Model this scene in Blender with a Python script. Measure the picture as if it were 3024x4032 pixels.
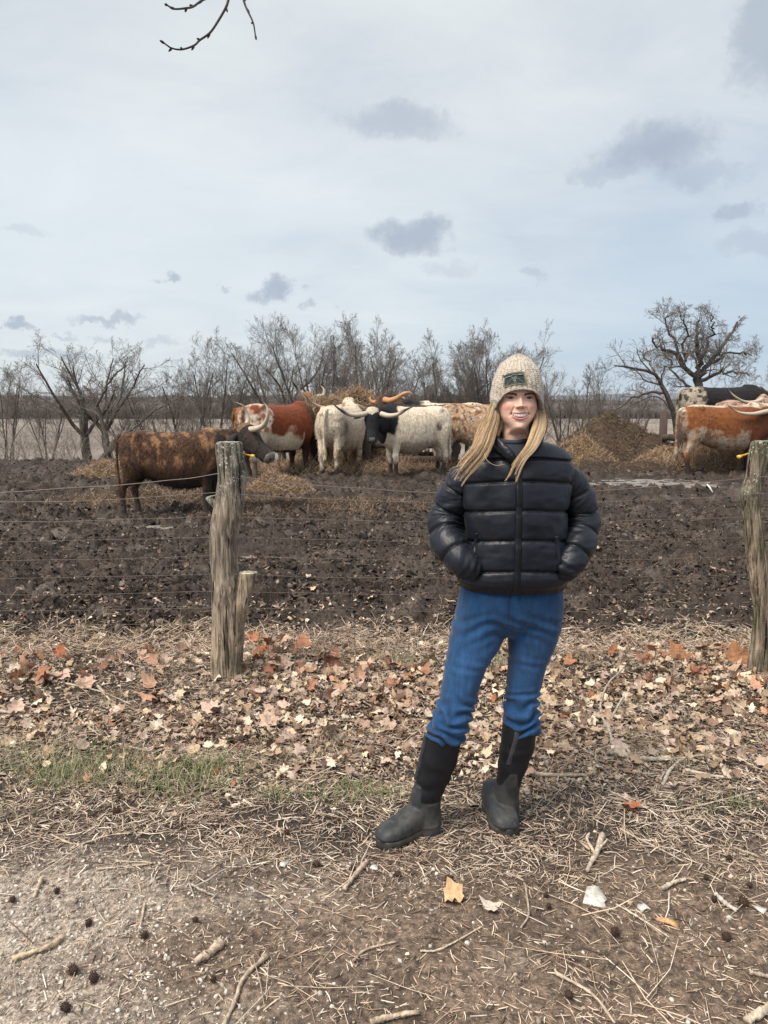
import bpy, math, random
import numpy as np
from mathutils import Vector, Matrix, Quaternion
R = math.radians
rng = np.random.default_rng(7)
for _o in list(bpy.data.objects): bpy.data.objects.remove(_o)
scene = bpy.context.scene
COL = scene.collection
# ------------------------------------------------------------------ camera
CAM_H = 1.56; PITCH = R(7.6); F = 3030.0
cam_d = bpy.data.cameras.new('camera'); cam = bpy.data.objects.new('camera', cam_d); COL.objects.link(cam)
cam_d.sensor_fit = 'VERTICAL'; cam_d.sensor_height = 24.0; cam_d.lens = 24.0*F/4032.0
cam_d.clip_start = 0.05; cam_d.clip_end = 9000
cam.location = (0, 0, CAM_H); cam.rotation_euler = (R(90)-PITCH, 0, 0)
scene.camera = cam
# ------------------------------------------------------------------ render / colour
scene.render.engine = 'CYCLES'
scene.view_settings.view_transform = 'Standard'; scene.view_settings.look = 'None'
scene.view_settings.gamma = 1.0; scene.view_settings.exposure = 1.08
scene.cycles.max_bounces = 5; scene.cycles.diffuse_bounces = 2; scene.cycles.glossy_bounces = 2
scene.cycles.transparent_max_bounces = 6
scene.cycles.use_denoising = True
# ------------------------------------------------------------------ node helper
class NT:
    def __init__(s, tree): s.t = tree; s.t.nodes.clear()
    def n(s, typ, **kw):
        nd = s.t.nodes.new(typ)
        for k, v in kw.items():
            if k.startswith('i_'):
                key = k[2:]; key = int(key) if key.isdigit() else key
                nd.inputs[key].default_value = v
            else: setattr(nd, k, v)
        return nd
    def l(s, a, b): s.t.links.new(a, b)
    def math(s, op, a, b=None, c=None, clamp=False):
        nd = s.t.nodes.new('ShaderNodeMath'); nd.operation = op; nd.use_clamp = clamp
        for i, x in enumerate((a, b, c)):
            if x is None: continue
            if isinstance(x, (int, float)): nd.inputs[i].default_value = x
            else: s.l(x, nd.inputs[i])
        return nd.outputs[0]
    def mix(s, f, a, b, blend='MIX'):
        nd = s.t.nodes.new('ShaderNodeMix'); nd.data_type = 'RGBA'; nd.blend_type = blend
        for sock, x in ((nd.inputs[0], f), (nd.inputs[6], a), (nd.inputs[7], b)):
            if isinstance(x, (int, float)): sock.default_value = x
            elif isinstance(x, tuple): sock.default_value = x if len(x) == 4 else (*x, 1)
            else: s.l(x, sock)
        return nd.outputs[2]
    def noise(s, vec, scale, detail=4, rough=.55, dist=0):
        nd = s.n('ShaderNodeTexNoise'); nd.inputs['Scale'].default_value = scale
        nd.inputs['Detail'].default_value = detail; nd.inputs['Roughness'].default_value = rough
        nd.inputs['Distortion'].default_value = dist
        if vec is not None: s.l(vec, nd.inputs['Vector'])
        return nd.outputs['Fac']
    def scalev(s, vec, sc):
        nd = s.n('ShaderNodeVectorMath', operation='MULTIPLY'); s.l(vec, nd.inputs[0]); nd.inputs[1].default_value = sc
        return nd.outputs[0]
    def ramp(s, f, stops):
        nd = s.n('ShaderNodeValToRGB'); cr = nd.color_ramp
        while len(cr.elements) < len(stops): cr.elements.new(.5)
        for e, (p, c) in zip(cr.elements, stops):
            e.position = p; e.color = (*c, 1) if len(c) == 3 else c
        s.l(f, nd.inputs[0]); return nd.outputs[0]
    def mr(s, v, a, b, c=0, d=1, smooth=True):
        nd = s.n('ShaderNodeMapRange'); nd.interpolation_type = 'SMOOTHSTEP' if smooth else 'LINEAR'
        s.l(v, nd.inputs[0])
        for i, x in enumerate((a, b, c, d)): nd.inputs[i+1].default_value = x
        return nd.outputs[0]
# ------------------------------------------------------------------ world: overcast sky with dark puffs
SUN_EL, SUN_AZ = R(56), R(230)      # azimuth measured from +Y clockwise; soft light high on the left
world = bpy.data.worlds.new("World"); scene.world = world; world.use_nodes = True
W_ = NT(world.node_tree)
out = W_.n('ShaderNodeOutputWorld'); bg = W_.n('ShaderNodeBackground'); bg.inputs[1].default_value = 0.067
sky = W_.n('ShaderNodeTexSky'); sky.sky_type = 'NISHITA'; sky.sun_disc = False
sky.sun_elevation = SUN_EL; sky.sun_rotation = SUN_AZ
tc = W_.n('ShaderNodeTexCoord'); sep = W_.n('ShaderNodeSeparateXYZ'); W_.l(tc.outputs['Generated'], sep.inputs[0])
dx, dy, dz = sep.outputs
el = W_.math('ARCSINE', dz); az = W_.math('ARCTAN2', dx, dy)
# cloud sheet seen in perspective: project on a plane overhead
den = W_.math('ADD', W_.math('MAXIMUM', dz, 0.0), 0.30)
cp = W_.n('ShaderNodeCombineXYZ'); W_.l(W_.math('DIVIDE', dx, den), cp.inputs[0]); W_.l(W_.math('DIVIDE', dy, den), cp.inputs[1])
cpv = W_.scalev(cp.outputs[0], (.8, 1.25, 1))
n1 = W_.noise(cpv, 0.95, 5, .5, .4); n2 = W_.noise(cpv, 3.2, 7, .6, .5)
cov = W_.math('ADD', W_.math('MULTIPLY', n1, .62), W_.math('MULTIPLY', n2, .38))
bright = W_.ramp(cov, [(.30, (3.5, 4.1, 4.85)), (.45, (5.0, 5.4, 5.7)), (.58, (6.0, 6.3, 6.3)), (.72, (6.9, 7.0, 6.75))])
# slightly deeper blue towards the horizon on the right
hz = W_.math('MULTIPLY', W_.mr(el, R(1), R(24), 1, 0), W_.mr(az, R(-8), R(25), .15, .75))
base = W_.mix(hz, bright, (3.2, 4.1, 5.2, 1))
lift = W_.math('MULTIPLY', W_.mr(el, R(2), R(11), 0, 1), W_.mr(el, R(14), R(24), 1, 0))
lift = W_.math('MULTIPLY', lift, W_.mr(az, R(-25), R(14), .6, .1))
base = W_.mix(lift, base, (6.0, 6.5, 6.7, 1))
base = W_.mix(.12, base, sky.outputs[0])
# individual dark puffs at their directions
def azel(px, py):       # photo at 1659x2212
    a = (px-829.5)/1662.4; b = (1106-py)/1662.4
    y = math.cos(PITCH)+b*math.sin(PITCH); z = -math.sin(PITCH)+b*math.cos(PITCH)
    return math.atan2(a, y), math.atan2(z, math.hypot(a, y))
wn = W_.n('ShaderNodeTexNoise'); wn.inputs['Scale'].default_value = 17; wn.inputs['Detail'].default_value = 7
wn.inputs['Roughness'].default_value = .66
W_.l(tc.outputs['Generated'], wn.inputs['Vector'])
wsep = W_.n('ShaderNodeSeparateColor'); W_.l(wn.outputs['Color'], wsep.inputs[0])
azw = W_.math('ADD', az, W_.math('MULTIPLY', W_.math('SUBTRACT', wsep.outputs[0], .5), .13))
elw = W_.math('ADD', el, W_.math('MULTIPLY', W_.math('SUBTRACT', wsep.outputs[1], .5), .075))
puffs = [(858,258,105,30,.50),(1410,322,110,52,.75),(1330,372,70,22,.4),(1490,375,110,18,.35),(885,508,78,34,.75),(592,630,40,22,.75),(362,604,30,13,.65),
         (682,654,22,10,.5),(1592,457,50,20,.55),(235,690,75,9,.55),(18,704,30,11,.7),(1655,80,60,95,.6),(1140,590,36,14,.35),
         (970,575,60,18,.22),(1610,535,70,22,.3),(90,766,95,9,.55),(585,720,40,9,.4),(140,715,26,6,.4),(232,722,24,6,.35),(368,738,30,9,.3),(45,500,40,12,.22),(485,617,14,6,.4)]
acc = None
for (px, py, hw, hh, st) in puffs:
    a0, e0 = azel(px, py); sa = hw/1662*1.02; se = hh/1662*1.05
    u = W_.math('MULTIPLY', W_.math('SUBTRACT', azw, a0), 1/sa); v = W_.math('MULTIPLY', W_.math('SUBTRACT', elw, e0), 1/se)
    r2 = W_.math('ADD', W_.math('MULTIPLY', u, u), W_.math('MULTIPLY', v, v))
    m = W_.mr(r2, .0, 1.5, st, 0)
    acc = m if acc is None else W_.math('MAXIMUM', acc, m)
base = W_.mix(acc, base, (2.7, 3.15, 3.95, 1))
W_.l(base, bg.inputs[0]); W_.l(bg.outputs[0], out.inputs[0])
# sun: weak and very soft under the cloud
sd = bpy.data.lights.new('sun', 'SUN'); so = bpy.data.objects.new('sun', sd); COL.objects.link(so)
sd.energy = 2.0; sd.angle = R(28); sd.color = (1, .91, .80)
so.rotation_euler = (R(90)-SUN_EL, 0, math.pi-SUN_AZ)

# ------------------------------------------------------------------ geometry helpers
def Wp(u, v, y):
    """photo pixel (3024x4032) at world depth y -> world point"""
    a = (u-1512)/F; b = (2016-v)/F
    t = y/(math.cos(PITCH)+b*math.sin(PITCH))
    return np.array([a*t, y, CAM_H+t*(-math.sin(PITCH)+b*math.cos(PITCH))])
def c5(x, y, d): return Wp(1600+x*.48222, 1350+y*.48222, d)
def c6(x, y, d): return Wp(1400+x*.60277, 2200+y*.60277, d)
def Gp(u, v):
    """photo pixel -> point on flat ground"""
    a = (u-1512)/F; b = (2016-v)/F
    dz_ = -math.sin(PITCH)+b*math.cos(PITCH); t = CAM_H/-dz_
    return np.array([a*t, t*(math.cos(PITCH)+b*math.sin(PITCH)), 0.0])
def sst(x, a, b):
    t = np.clip((np.asarray(x, float)-a)/(b-a), 0, 1); return t*t*(3-2*t)
def _hash(ix, iy, seed):
    h = (np.asarray(ix, float).astype(np.int64)*374761393 + np.asarray(iy, float).astype(np.int64)*668265263 + seed*1442695041) & 0xFFFFFFFF
    h = ((h ^ (h >> 13))*1274126177) & 0xFFFFFFFF
    h = ((h ^ (h >> 16))*2246822519) & 0xFFFFFFFF
    return (h ^ (h >> 15)) & 0xFFFFFFFF
np.seterr(over='ignore')
def pn(x, y, seed=0):
    x = np.asarray(x, float); y = np.asarray(y, float)
    ix = np.floor(x); iy = np.floor(y); fx = x-ix; fy = y-iy
    u = fx**3*(fx*(fx*6-15)+10); v = fy**3*(fy*(fy*6-15)+10)
    def g(ox, oy):
        a = _hash(ix+ox, iy+oy, seed)*(2*math.pi/4294967296.0)
        return np.cos(a)*(fx-ox)+np.sin(a)*(fy-oy)
    return ((g(0,0)*(1-u)+g(1,0)*u)*(1-v)+(g(0,1)*(1-u)+g(1,1)*u)*v)*1.5
def fbm(x, y, seed=0, oct=4, gain=.5):
    s = 0; a = 1; t = 0
    for i in range(oct):
        s = s+a*pn(x*2**i, y*2**i, seed+i*17); t += a; a *= gain
    return s/t
def fbm3(p, sc, seed=0, oct=3):
    """cheap 3-D-ish noise from three planes"""
    x, y, z = p[:,0]*sc, p[:,1]*sc, p[:,2]*sc
    return (fbm(x+z*.37, y+z*.61, seed, oct)+fbm(y+x*.29+7.1, z-x*.43, seed+5, oct)+fbm(z-y*.31+3.3, x+y*.53, seed+9, oct))/1.8
def worley(x, y, seed=0):
    ix = np.floor(x); iy = np.floor(y); d1 = np.full(x.shape, 9.0); d2 = np.full(x.shape, 9.0); cid = np.zeros(x.shape)
    for ox in (-1,0,1):
        for oy in (-1,0,1):
            cx = ix+ox; cy = iy+oy
            h1 = _hash(cx, cy, seed)/4294967296.0; h2 = _hash(cx, cy, seed+91)/4294967296.0
            d = np.hypot(cx+h1-x, cy+h2-y)
            n = d < d1
            d2 = np.where(n, d1, np.minimum(d2, d)); cid = np.where(n, h1+h2*.37, cid); d1 = np.where(n, d, d1)
    return d1, d2, cid
def spline(pts, n):
    """Catmull-Rom through control rows (any number of columns)"""
    P = np.asarray(pts, float); m = len(P)
    if m == 2:
        t = np.linspace(0, 1, n)[:,None]; return P[0]*(1-t)+P[1]*t
    E = np.vstack([2*P[0]-P[1], P, 2*P[-1]-P[-2]])
    T = np.linspace(0, m-1, n); i = np.minimum(T.astype(int), m-2); f = (T-i)[:,None]
    a, b, c, d = E[i], E[i+1], E[i+2], E[i+3]
    return .5*((2*b)+(-a+c)*f+(2*a-5*b+4*c-d)*f**2+(-a+3*b-3*c+d)*f**3)
class Buf:
    def __init__(s): s.v = []; s.f = []; s.c = []; s.n = 0
    def add(s, v, f, c=None):
        v = np.asarray(v, float); s.v.append(v); s.f.append((np.asarray(f)+s.n))
        if c is None: c = np.ones(3)*.5
        c = np.asarray(c, float)
        if c.ndim == 1: c = np.tile(c, (len(v), 1))
        s.c.append(c); s.n += len(v)
    def build(s, name, mat, parent=None, smooth=True):
        return mesh(name, np.vstack(s.v), s.f, mat, parent, np.vstack(s.c), smooth)
def link(o, parent=None):
    COL.objects.link(o)
    if parent is not None:
        o.parent = parent
        o.matrix_parent_inverse = Matrix.Identity(4)
    return o
def mesh(name, V, faces, mat, parent=None, col=None, smooth=True):
    """faces: list of (k,m) int arrays, or one array; parent assumed at identity offset (coordinates already local)"""
    V = np.asarray(V, np.float32)
    if isinstance(faces, np.ndarray): faces = [faces]
    me = bpy.data.meshes.new(name)
    faces = [np.asarray(f, np.int32) for f in faces if len(f)]
    loops = np.concatenate([f.ravel() for f in faces]); tot = np.concatenate([np.full(len(f), f.shape[1], np.int32) for f in faces])
    st = np.concatenate([[0], np.cumsum(tot)[:-1]]).astype(np.int32)
    me.vertices.add(len(V)); me.vertices.foreach_set('co', V.ravel())
    me.loops.add(len(loops)); me.loops.foreach_set('vertex_index', loops)
    me.polygons.add(len(tot)); me.polygons.foreach_set('loop_start', st); me.polygons.foreach_set('loop_total', tot)
    me.update(calc_edges=True); me.validate()
    if smooth: me.polygons.foreach_set('use_smooth', np.ones(len(me.polygons), bool))
    if col is not None and len(me.vertices) == len(V): set_col(me, col)
    if mat is not None: me.materials.append(mat)
    o = bpy.data.objects.new(name, me); link(o, parent)
    return o
def set_col(me, col, name='Col'):
    at = me.attributes.get(name) or me.attributes.new(name, 'FLOAT_COLOR', 'POINT')
    a = np.ones((len(col), 4), np.float32); a[:, :3] = np.clip(col, 0, 1); at.data.foreach_set('color', a.ravel())
def getv(me):
    a = np.empty(len(me.vertices)*3, np.float32); me.vertices.foreach_get('co', a); return a.reshape(-1, 3).astype(float)
def getn(me):
    a = np.empty(len(me.vertices)*3, np.float32); me.vertices.foreach_get('normal', a); return a.reshape(-1, 3).astype(float)
def setv(me, v): me.vertices.foreach_set('co', np.asarray(v, np.float32).ravel()); me.update()
def tubes(P, Rr, sides=4, cap=True, flat=None):
    """P (B,n,3), Rr (B,n) -> verts, quads (vectorised); flat squashes one axis"""
    P = np.asarray(P, float); B, n, _ = P.shape; Rr = np.broadcast_to(np.asarray(Rr, float), (B, n))
    T = np.gradient(P, axis=1); T /= np.linalg.norm(T, axis=2, keepdims=True)+1e-9
    m = P[:,-1]-P[:,0]; m /= np.linalg.norm(m, axis=1, keepdims=True)+1e-9
    ref = np.where(np.abs(m[:,2:3]) < .75, np.array([[0,0,1.]]), np.array([[1.,0,0]]))[:,None,:]
    S = np.cross(T, np.broadcast_to(ref, T.shape)); S /= np.linalg.norm(S, axis=2, keepdims=True)+1e-9
    U = np.cross(S, T)
    a = np.arange(sides)*2*math.pi/sides
    f = 1.0 if flat is None or flat < 0 else flat; g = 1.0 if flat is None or flat > 0 else -flat
    V = P[:,:,None,:]+Rr[:,:,None,None]*(S[:,:,None,:]*np.cos(a)[None,None,:,None]*g+U[:,:,None,:]*np.sin(a)[None,None,:,None]*f)
    V = V.reshape(-1, 3)
    b = (np.arange(B)*n*sides)[:,None,None]; i = (np.arange(n-1)*sides)[None,:,None]; k = np.arange(sides)[None,None,:]; k2 = (k+1) % sides
    Q = np.stack([b+i+k, b+i+k2, b+i+sides+k2, b+i+sides+k], -1).reshape(-1, 4)
    return V, Q
def tube1(pts, rad, sides=10, n=None, flat=None):
    """one tube through control points with rounded caps; returns verts, list of face arrays"""
    pts = np.asarray(pts, float); rad = np.asarray(rad, float)
    if rad.ndim == 0: rad = np.full(len(pts), float(rad))
    if n:
        s = spline(np.hstack([pts, rad[:,None]]), n); pts, rad = s[:,:3], np.maximum(s[:,3], 1e-4)
    V, Q = tubes(pts[None], rad[None], sides, flat=flat)
    m = len(V); V = np.vstack([V, pts[0], pts[-1]]); k = np.arange(sides); k2 = (k+1) % sides
    t0 = np.stack([np.full(sides, m), k2, k], -1); e = m-sides
    t1 = np.stack([np.full(sides, m+1), e+k, e+k2], -1)
    return V, [Q, t0, t1]
def addf(buf, V, F_, c=None):
    V = np.asarray(V); base_n = buf.n
    buf.v.append(V); 
    for f in (F_ if isinstance(F_, list) else [F_]): buf.f.append(np.asarray(f)+base_n)
    c = np.ones(3)*.5 if c is None else np.asarray(c, float)
    buf.c.append(np.tile(c, (len(V), 1)) if c.ndim == 1 else c); buf.n += len(V)
def loft(C, A, B, FW, UP, n=24, expo=2.0, m=None):
    """rings: centres C (k,3), half axes A (side), B (up), with ring frame vectors per ring (FW side, UP up); smooth-interpolated"""
    C = np.asarray(C, float); k = len(C); A = np.asarray(A, float)[:,None]; B = np.asarray(B, float)[:,None]
    FW = np.broadcast_to(np.asarray(FW, float), (k, 3)); UP = np.broadcast_to(np.asarray(UP, float), (k, 3))
    M = np.hstack([C, A, B, FW, UP]); M = spline(M, m or k*4)
    C, A, B, S, U = M[:,:3], np.maximum(M[:,3], 1e-3), np.maximum(M[:,4], 1e-3), M[:,5:8], M[:,8:11]
    a = np.arange(n)*2*math.pi/n
    ca = np.sign(np.cos(a))*np.abs(np.cos(a))**(2/expo); sa = np.sign(np.sin(a))*np.abs(np.sin(a))**(2/expo)
    V = C[:,None,:]+A[:,None,None]*ca[None,:,None]*S[:,None,:]+B[:,None,None]*sa[None,:,None]*U[:,None,:]
    kk = len(C); V = V.reshape(-1, 3)
    i = (np.arange(kk-1)*n)[:,None]; j = np.arange(n)[None,:]; j2 = (j+1) % n
    Q = np.stack([i+j, i+j2, i+n+j2, i+n+j], -1).reshape(-1, 4)
    c0 = len(V); V = np.vstack([V, C[0], C[-1]]); j = np.arange(n); j2 = (j+1) % n
    t0 = np.stack([np.full(n, c0), j2, j], -1); t1 = np.stack([np.full(n, c0+1), (kk-1)*n+j, (kk-1)*n+j2], -1)
    return V, [Q, t0, t1]
def remesh(V, F_, voxel, smooth=6, fac=.5):
    """fuse overlapping closed shapes into ONE continuous surface; returns verts, faces arrays"""
    o = mesh('tmp', V, F_, None)
    m = o.modifiers.new('r', 'REMESH'); m.mode = 'VOXEL'; m.voxel_size = voxel
    if smooth:
        s = o.modifiers.new('s', 'SMOOTH'); s.factor = fac; s.iterations = smooth
    dg = bpy.context.evaluated_depsgraph_get(); ev = o.evaluated_get(dg); me = bpy.data.meshes.new_from_object(ev)
    v = getv(me); l = np.empty(len(me.loops), np.int32); me.loops.foreach_get('vertex_index', l)
    lt = np.empty(len(me.polygons), np.int32); me.polygons.foreach_get('loop_total', lt)
    nrm = getn(me)
    st = np.concatenate([[0], np.cumsum(lt)[:-1]]); fs = []
    for k in (3, 4):
        idx = st[lt == k]
        if len(idx): fs.append(l[idx[:,None]+np.arange(k)])
    bpy.data.objects.remove(o); bpy.data.meshes.remove(me)
    return v, fs, nrm
def empty(name, loc=(0,0,0), rz=0):
    o = bpy.data.objects.new(name, None); o.location = loc; o.rotation_euler = (0,0,rz); o.empty_display_size = .2
    COL.objects.link(o); return o
def tag(o, label=None, cat=None, group=None, kind=None):
    if label: o['label'] = label
    if cat: o['category'] = cat
    if group: o['group'] = group
    if kind: o['kind'] = kind
    return o
# ------------------------------------------------------------------ materials
def mat(name, fn):
    m = bpy.data.materials.new(name); m.use_nodes = True; t = NT(m.node_tree)
    o = t.n('ShaderNodeOutputMaterial'); p = t.n('ShaderNodeBsdfPrincipled'); t.l(p.outputs[0], o.inputs[0])
    fn(t, p); return m
def colmat(name, rough=.8, nscale=30, namt=.35, bump=.0, bscale=80, stretch=(1,1,1), spec=.3, sheen=0, tint=None, metallic=0):
    """surface colour from the 'Col' attribute, broken up by fine noise"""
    def fn(t, p):
        a = t.n('ShaderNodeAttribute', attribute_name='Col'); co = t.n('ShaderNodeTexCoord').outputs['Object']
        v = t.scalev(co, stretch); n = t.noise(v, nscale, 4, .6)
        k = t.mr(n, .25, .75, 1-namt, 1+namt, False)
        c = t.mix(1.0, a.outputs['Color'], k, 'MULTIPLY')
        t.l(c, p.inputs['Base Color']); p.inputs['Roughness'].default_value = rough
        p.inputs['Specular IOR Level'].default_value = spec; p.inputs['Metallic'].default_value = metallic
        if sheen: p.inputs['Sheen Weight'].default_value = sheen
        if bump:
            b = t.n('ShaderNodeBump'); b.inputs['Strength'].default_value = 1; b.inputs['Distance'].default_value = bump
            t.l(t.noise(v, bscale, 4, .65), b.inputs['Height']); t.l(b.outputs[0], p.inputs['Normal'])
    return mat(name, fn)
def flatmat(name, col, rough=.7, namt=.25, nscale=40, **kw):
    def fn(t, p):
        co = t.n('ShaderNodeTexCoord').outputs['Object']; n = t.noise(t.scalev(co, kw.get('stretch', (1,1,1))), nscale, 4, .6)
        k = t.mr(n, .25, .75, 1-namt, 1+namt, False)
        t.l(t.mix(1.0, (*col, 1), k, 'MULTIPLY'), p.inputs['Base Color']); p.inputs['Roughness'].default_value = rough
        p.inputs['Specular IOR Level'].default_value = kw.get('spec', .4)
        p.inputs['Metallic'].default_value = kw.get('metallic', 0)
        if kw.get('bump'):
            b = t.n('ShaderNodeBump'); b.inputs['Distance'].default_value = kw['bump']
            t.l(t.noise(t.scalev(co, kw.get('stretch', (1,1,1))), kw.get('bscale', nscale*2), 4, .6), b.inputs['Height']); t.l(b.outputs[0], p.inputs['Normal'])
    return mat(name, fn)
# ------------------------------------------------------------------ ground
def base_h(x, y):
    x = np.asarray(x, float); y = np.asarray(y, float)
    h = .17*sst(y, 9.5, 16.5)
    h = h - .085*np.clip(y-19.5, 0, 16) *sst(y, 19, 23)
    h = h - 4.7*sst(y, 35, 85)
    h = h + .34*np.exp(-(((x-8.3)/2.6)**2+((y-19.2)/1.35)**2))         # trodden rise under the far right cattle
    h = h + .05*fbm(x*.5, y*.5, 3, 2)*sst(y, 3, 7)
    return h
def mudmask(x, y):
    e = 5.25+.55*fbm(np.asarray(x, float)*1.1, np.asarray(y, float)*.5, 11, 4)
    return sst(y, e-.35, e+.45)
PUD = [(-2.72,10.1,.9,.23),(-3.35,9.2,.45,.13),(5.1,14.6,1.9,1.15),(3.7,12.4,.5,.28),(1.2,14.9,1.5,.28),(2.4,7.4,.75,.13),(3.9,6.35,.5,.14),(-1.35,8.1,1.0,.16),(-4.2,10.9,.5,.2),(-2.2,17.6,1.6,.4),(1.2,7.6,.9,.14),(2.9,5.9,.35,.1),(4.6,8.7,1.3,.16)]
def pudd(x, y):
    m = np.zeros(np.shape(x))
    w = .75*fbm(np.asarray(x)*2.6, np.asarray(y)*4.5, 77, 4)
    for (px, py, a, b) in PUD:
        r = np.sqrt(((x-px)/a)**2+((y-py)/b)**2)+w
        m = np.maximum(m, 1-sst(r, .55, 1.35))
    return m
def ground_h(x, y, fine=True):
    x = np.asarray(x, float); y = np.asarray(y, float); h = base_h(x, y); mm = mudmask(x, y)*(1-sst(y, 21, 27))
    wx = x+.09*fbm(x*5, y*5, 21, 2); wy = y+.09*fbm(x*5+9, y*5, 22, 2)
    d1, d2, cid = worley(wx*3.6, wy*4.6, 31); clod = np.clip(1-d1*1.25, 0, 1)**.8*(.35+.9*cid)
    e1, e2, cid2 = worley(wx*8.5+3, wy*11, 37); clod2 = np.clip(1-e1*1.2, 0, 1)**.7*(.2+.8*cid2)
    rid = 1-np.abs(fbm(wx*2.4, wy*3.0, 41, 4))*3.0
    pd = pudd(x, y)
    amp = mm*(1-.80*pd)
    for (px, py, a_, b_) in PUD:
        q = np.sqrt(((x-px)/a_)**2+((y-py)/b_)**2); m_ = 1-sst(q, 1.15, 1.9); h = h+m_*mm*(float(base_h(px, py))-base_h(x, y))
    h = h+amp*(.100*clod+.060*clod2+.060*rid-.075+.030*np.abs(fbm(x*13, y*15, 51, 4))*2)
    h = h-.028*pd*mm
    hoof, _, _ = worley(x*2.3+5, y*2.3, 61); h = h-mm*(1-pd)*.075*(1-sst(hoof, .10, .30))
    # litter strip and dirt track in front
    g = 1-mm
    h = h+g*(.016*fbm(x*3, y*3, 71, 3)+(.010*fbm(x*16, y*16, 72, 3)+.004*fbm(x*60, y*60, 73, 2))*sst(y, .6, 1.2)*(1-sst(y, 8, 12)))
    h = h+g*.035*np.exp(-((y-4.2)/.5)**2)*(.6+.6*fbm(x*1.2, y*0+3, 75, 2))
    h = h-.02*np.exp(-(((x+1.2)/.35)**2+((y-4.15)/.22)**2))
    return h
def fan(nr, na, r0, r1, amax, oy):
    r = r0*(r1/r0)**np.linspace(0, 1, nr); a = np.linspace(-amax, amax, na)
    Rr, A = np.meshgrid(r, a, indexing='ij'); return Rr*np.sin(A), Rr*np.cos(A)+oy
def grid_faces(nr, na):
    i = (np.arange(nr-1)*na)[:,None]; j = np.arange(na-1)[None,:]
    return np.stack([i+j, i+j+1, i+na+j+1, i+na+j], -1).reshape(-1, 4)
NR, NA = 1000, 900
X, Y = fan(NR, NA, 3.6, 29.5, R(44), -2.6)
Hh = ground_h(X.ravel(), Y.ravel()).reshape(X.shape)
# outer rows down to the valley and out to the horizon
X2, Y2 = fan(90, NA, 29.5*1.004, 4500, R(44), -2.6)
H2 = base_h(X2, Y2)
gx = np.vstack([X, X2]); gy = np.vstack([Y, Y2]); gz = np.vstack([Hh, H2])
V = np.stack([gx, gy, gz], -1).reshape(-1, 3)
# side / rear apron so the sheet is complete round the camera
def wetmud(t, p):
    geo = t.n('ShaderNodeNewGeometry'); P_ = geo.outputs['Position']; sp = t.n('ShaderNodeSeparateXYZ'); t.l(P_, sp.inputs[0])
    a = t.n('ShaderNodeAttribute', attribute_name='Col')
    n1 = t.noise(P_, 3.0, 6, .6); n2 = t.noise(P_, 38, 5, .65); n3 = t.noise(P_, 140, 4, .7)
    k = t.math('MULTIPLY', t.mr(n1, .3, .7, .72, 1.3), t.math('MULTIPLY', t.mr(n2, .3, .7, .38, 1.65), t.mr(n3, .3, .7, .6, 1.4)))
    c = t.mix(1.0, a.outputs['Color'], k, 'MULTIPLY')
    t.l(c, p.inputs['Base Color'])
    wet = t.n('ShaderNodeAttribute', attribute_name='Wet')
    wr = t.math('MULTIPLY', wet.outputs['Fac'], t.mr(n1, .38, .62, .25, 1.0))
    t.l(t.mr(wr, 0, 1, .92, .30, False), p.inputs['Roughness'])
    p.inputs['Specular IOR Level'].default_value = .45
    b = t.n('ShaderNodeBump'); b.inputs['Distance'].default_value = .016
    hgt = t.math('ADD', n2, t.math('MULTIPLY', n3, .5)); t.l(hgt, b.inputs['Height'])
    t.l(t.mr(wr, 0, 1, .9, .45, False), b.inputs['Strength']); t.l(b.outputs[0], p.inputs['Normal'])
M_ground = mat('ground_soil', wetmud)
xx, yy = V[:,0], V[:,1]; mm = mudmask(xx, yy)
track = 1-sst(yy+.18*fbm(xx*1.5, yy*1.5, 88, 3), 2.25, 2.75)
pd = pudd(xx, yy)*mm
c_mud = np.array([.042,.029,.021]); c_dirt = np.array([.048,.036,.028]); c_trk = np.array([.225,.175,.130]); c_mud2 = np.array([.060,.045,.035])
col = c_dirt[None]*(1-mm[:,None])+c_mud[None]*mm[:,None]
v_ = sst(fbm(xx*.9, yy*2.2, 90, 4), -.05, .35)[:,None]*mm[:,None]*(yy < 22)[:,None]; col = col*(1-.75*v_)+c_mud2*.75*v_
dusty = sst(.8*fbm(xx*1.1+4, yy*1.6, 93, 4)-.55*(xx+.25), -.15, .55)
col = col*(1-track[:,None])+track[:,None]*(np.array([.165,.118,.086])*(1-dusty[:,None])+np.array([.40,.335,.275])*dusty[:,None])
fld = sst(yy, 45, 90)[:,None]; c_f = np.array([.215,.178,.150])[None]*(1+.35*fbm(xx*.006, yy*.02, 95, 4)[:,None]*2)*(1+.3*fbm(xx*.05, yy*.03, 97, 3)[:,None]); col = col*(1-fld)+c_f*fld
_, _, cidc = worley((xx+.06*fbm(xx*5, yy*5, 21, 2))*3.6, yy*4.6, 31); near = (mm > 0) & (yy < 24)
col = col*np.where(near, .50+.62*cidc, 1)[:,None]
grs = (sst(yy, 20.5, 24)*(1-sst(yy, 60, 90)))[:,None]; col = col*(1-grs)+np.array([.15,.125,.098])*grs
ground = mesh('ground', V, grid_faces(NR+90, NA), M_ground, None, col)
wa = ground.data.attributes.new('Wet', 'FLOAT', 'POINT')
wetv = np.clip(mm*(.42+.45*v_[:,0]+.5*pd)*(1-sst(yy, 20, 24)), 0, 1); wa.data.foreach_set('value', wetv.astype(np.float32))
tag(ground, kind='structure')
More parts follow.
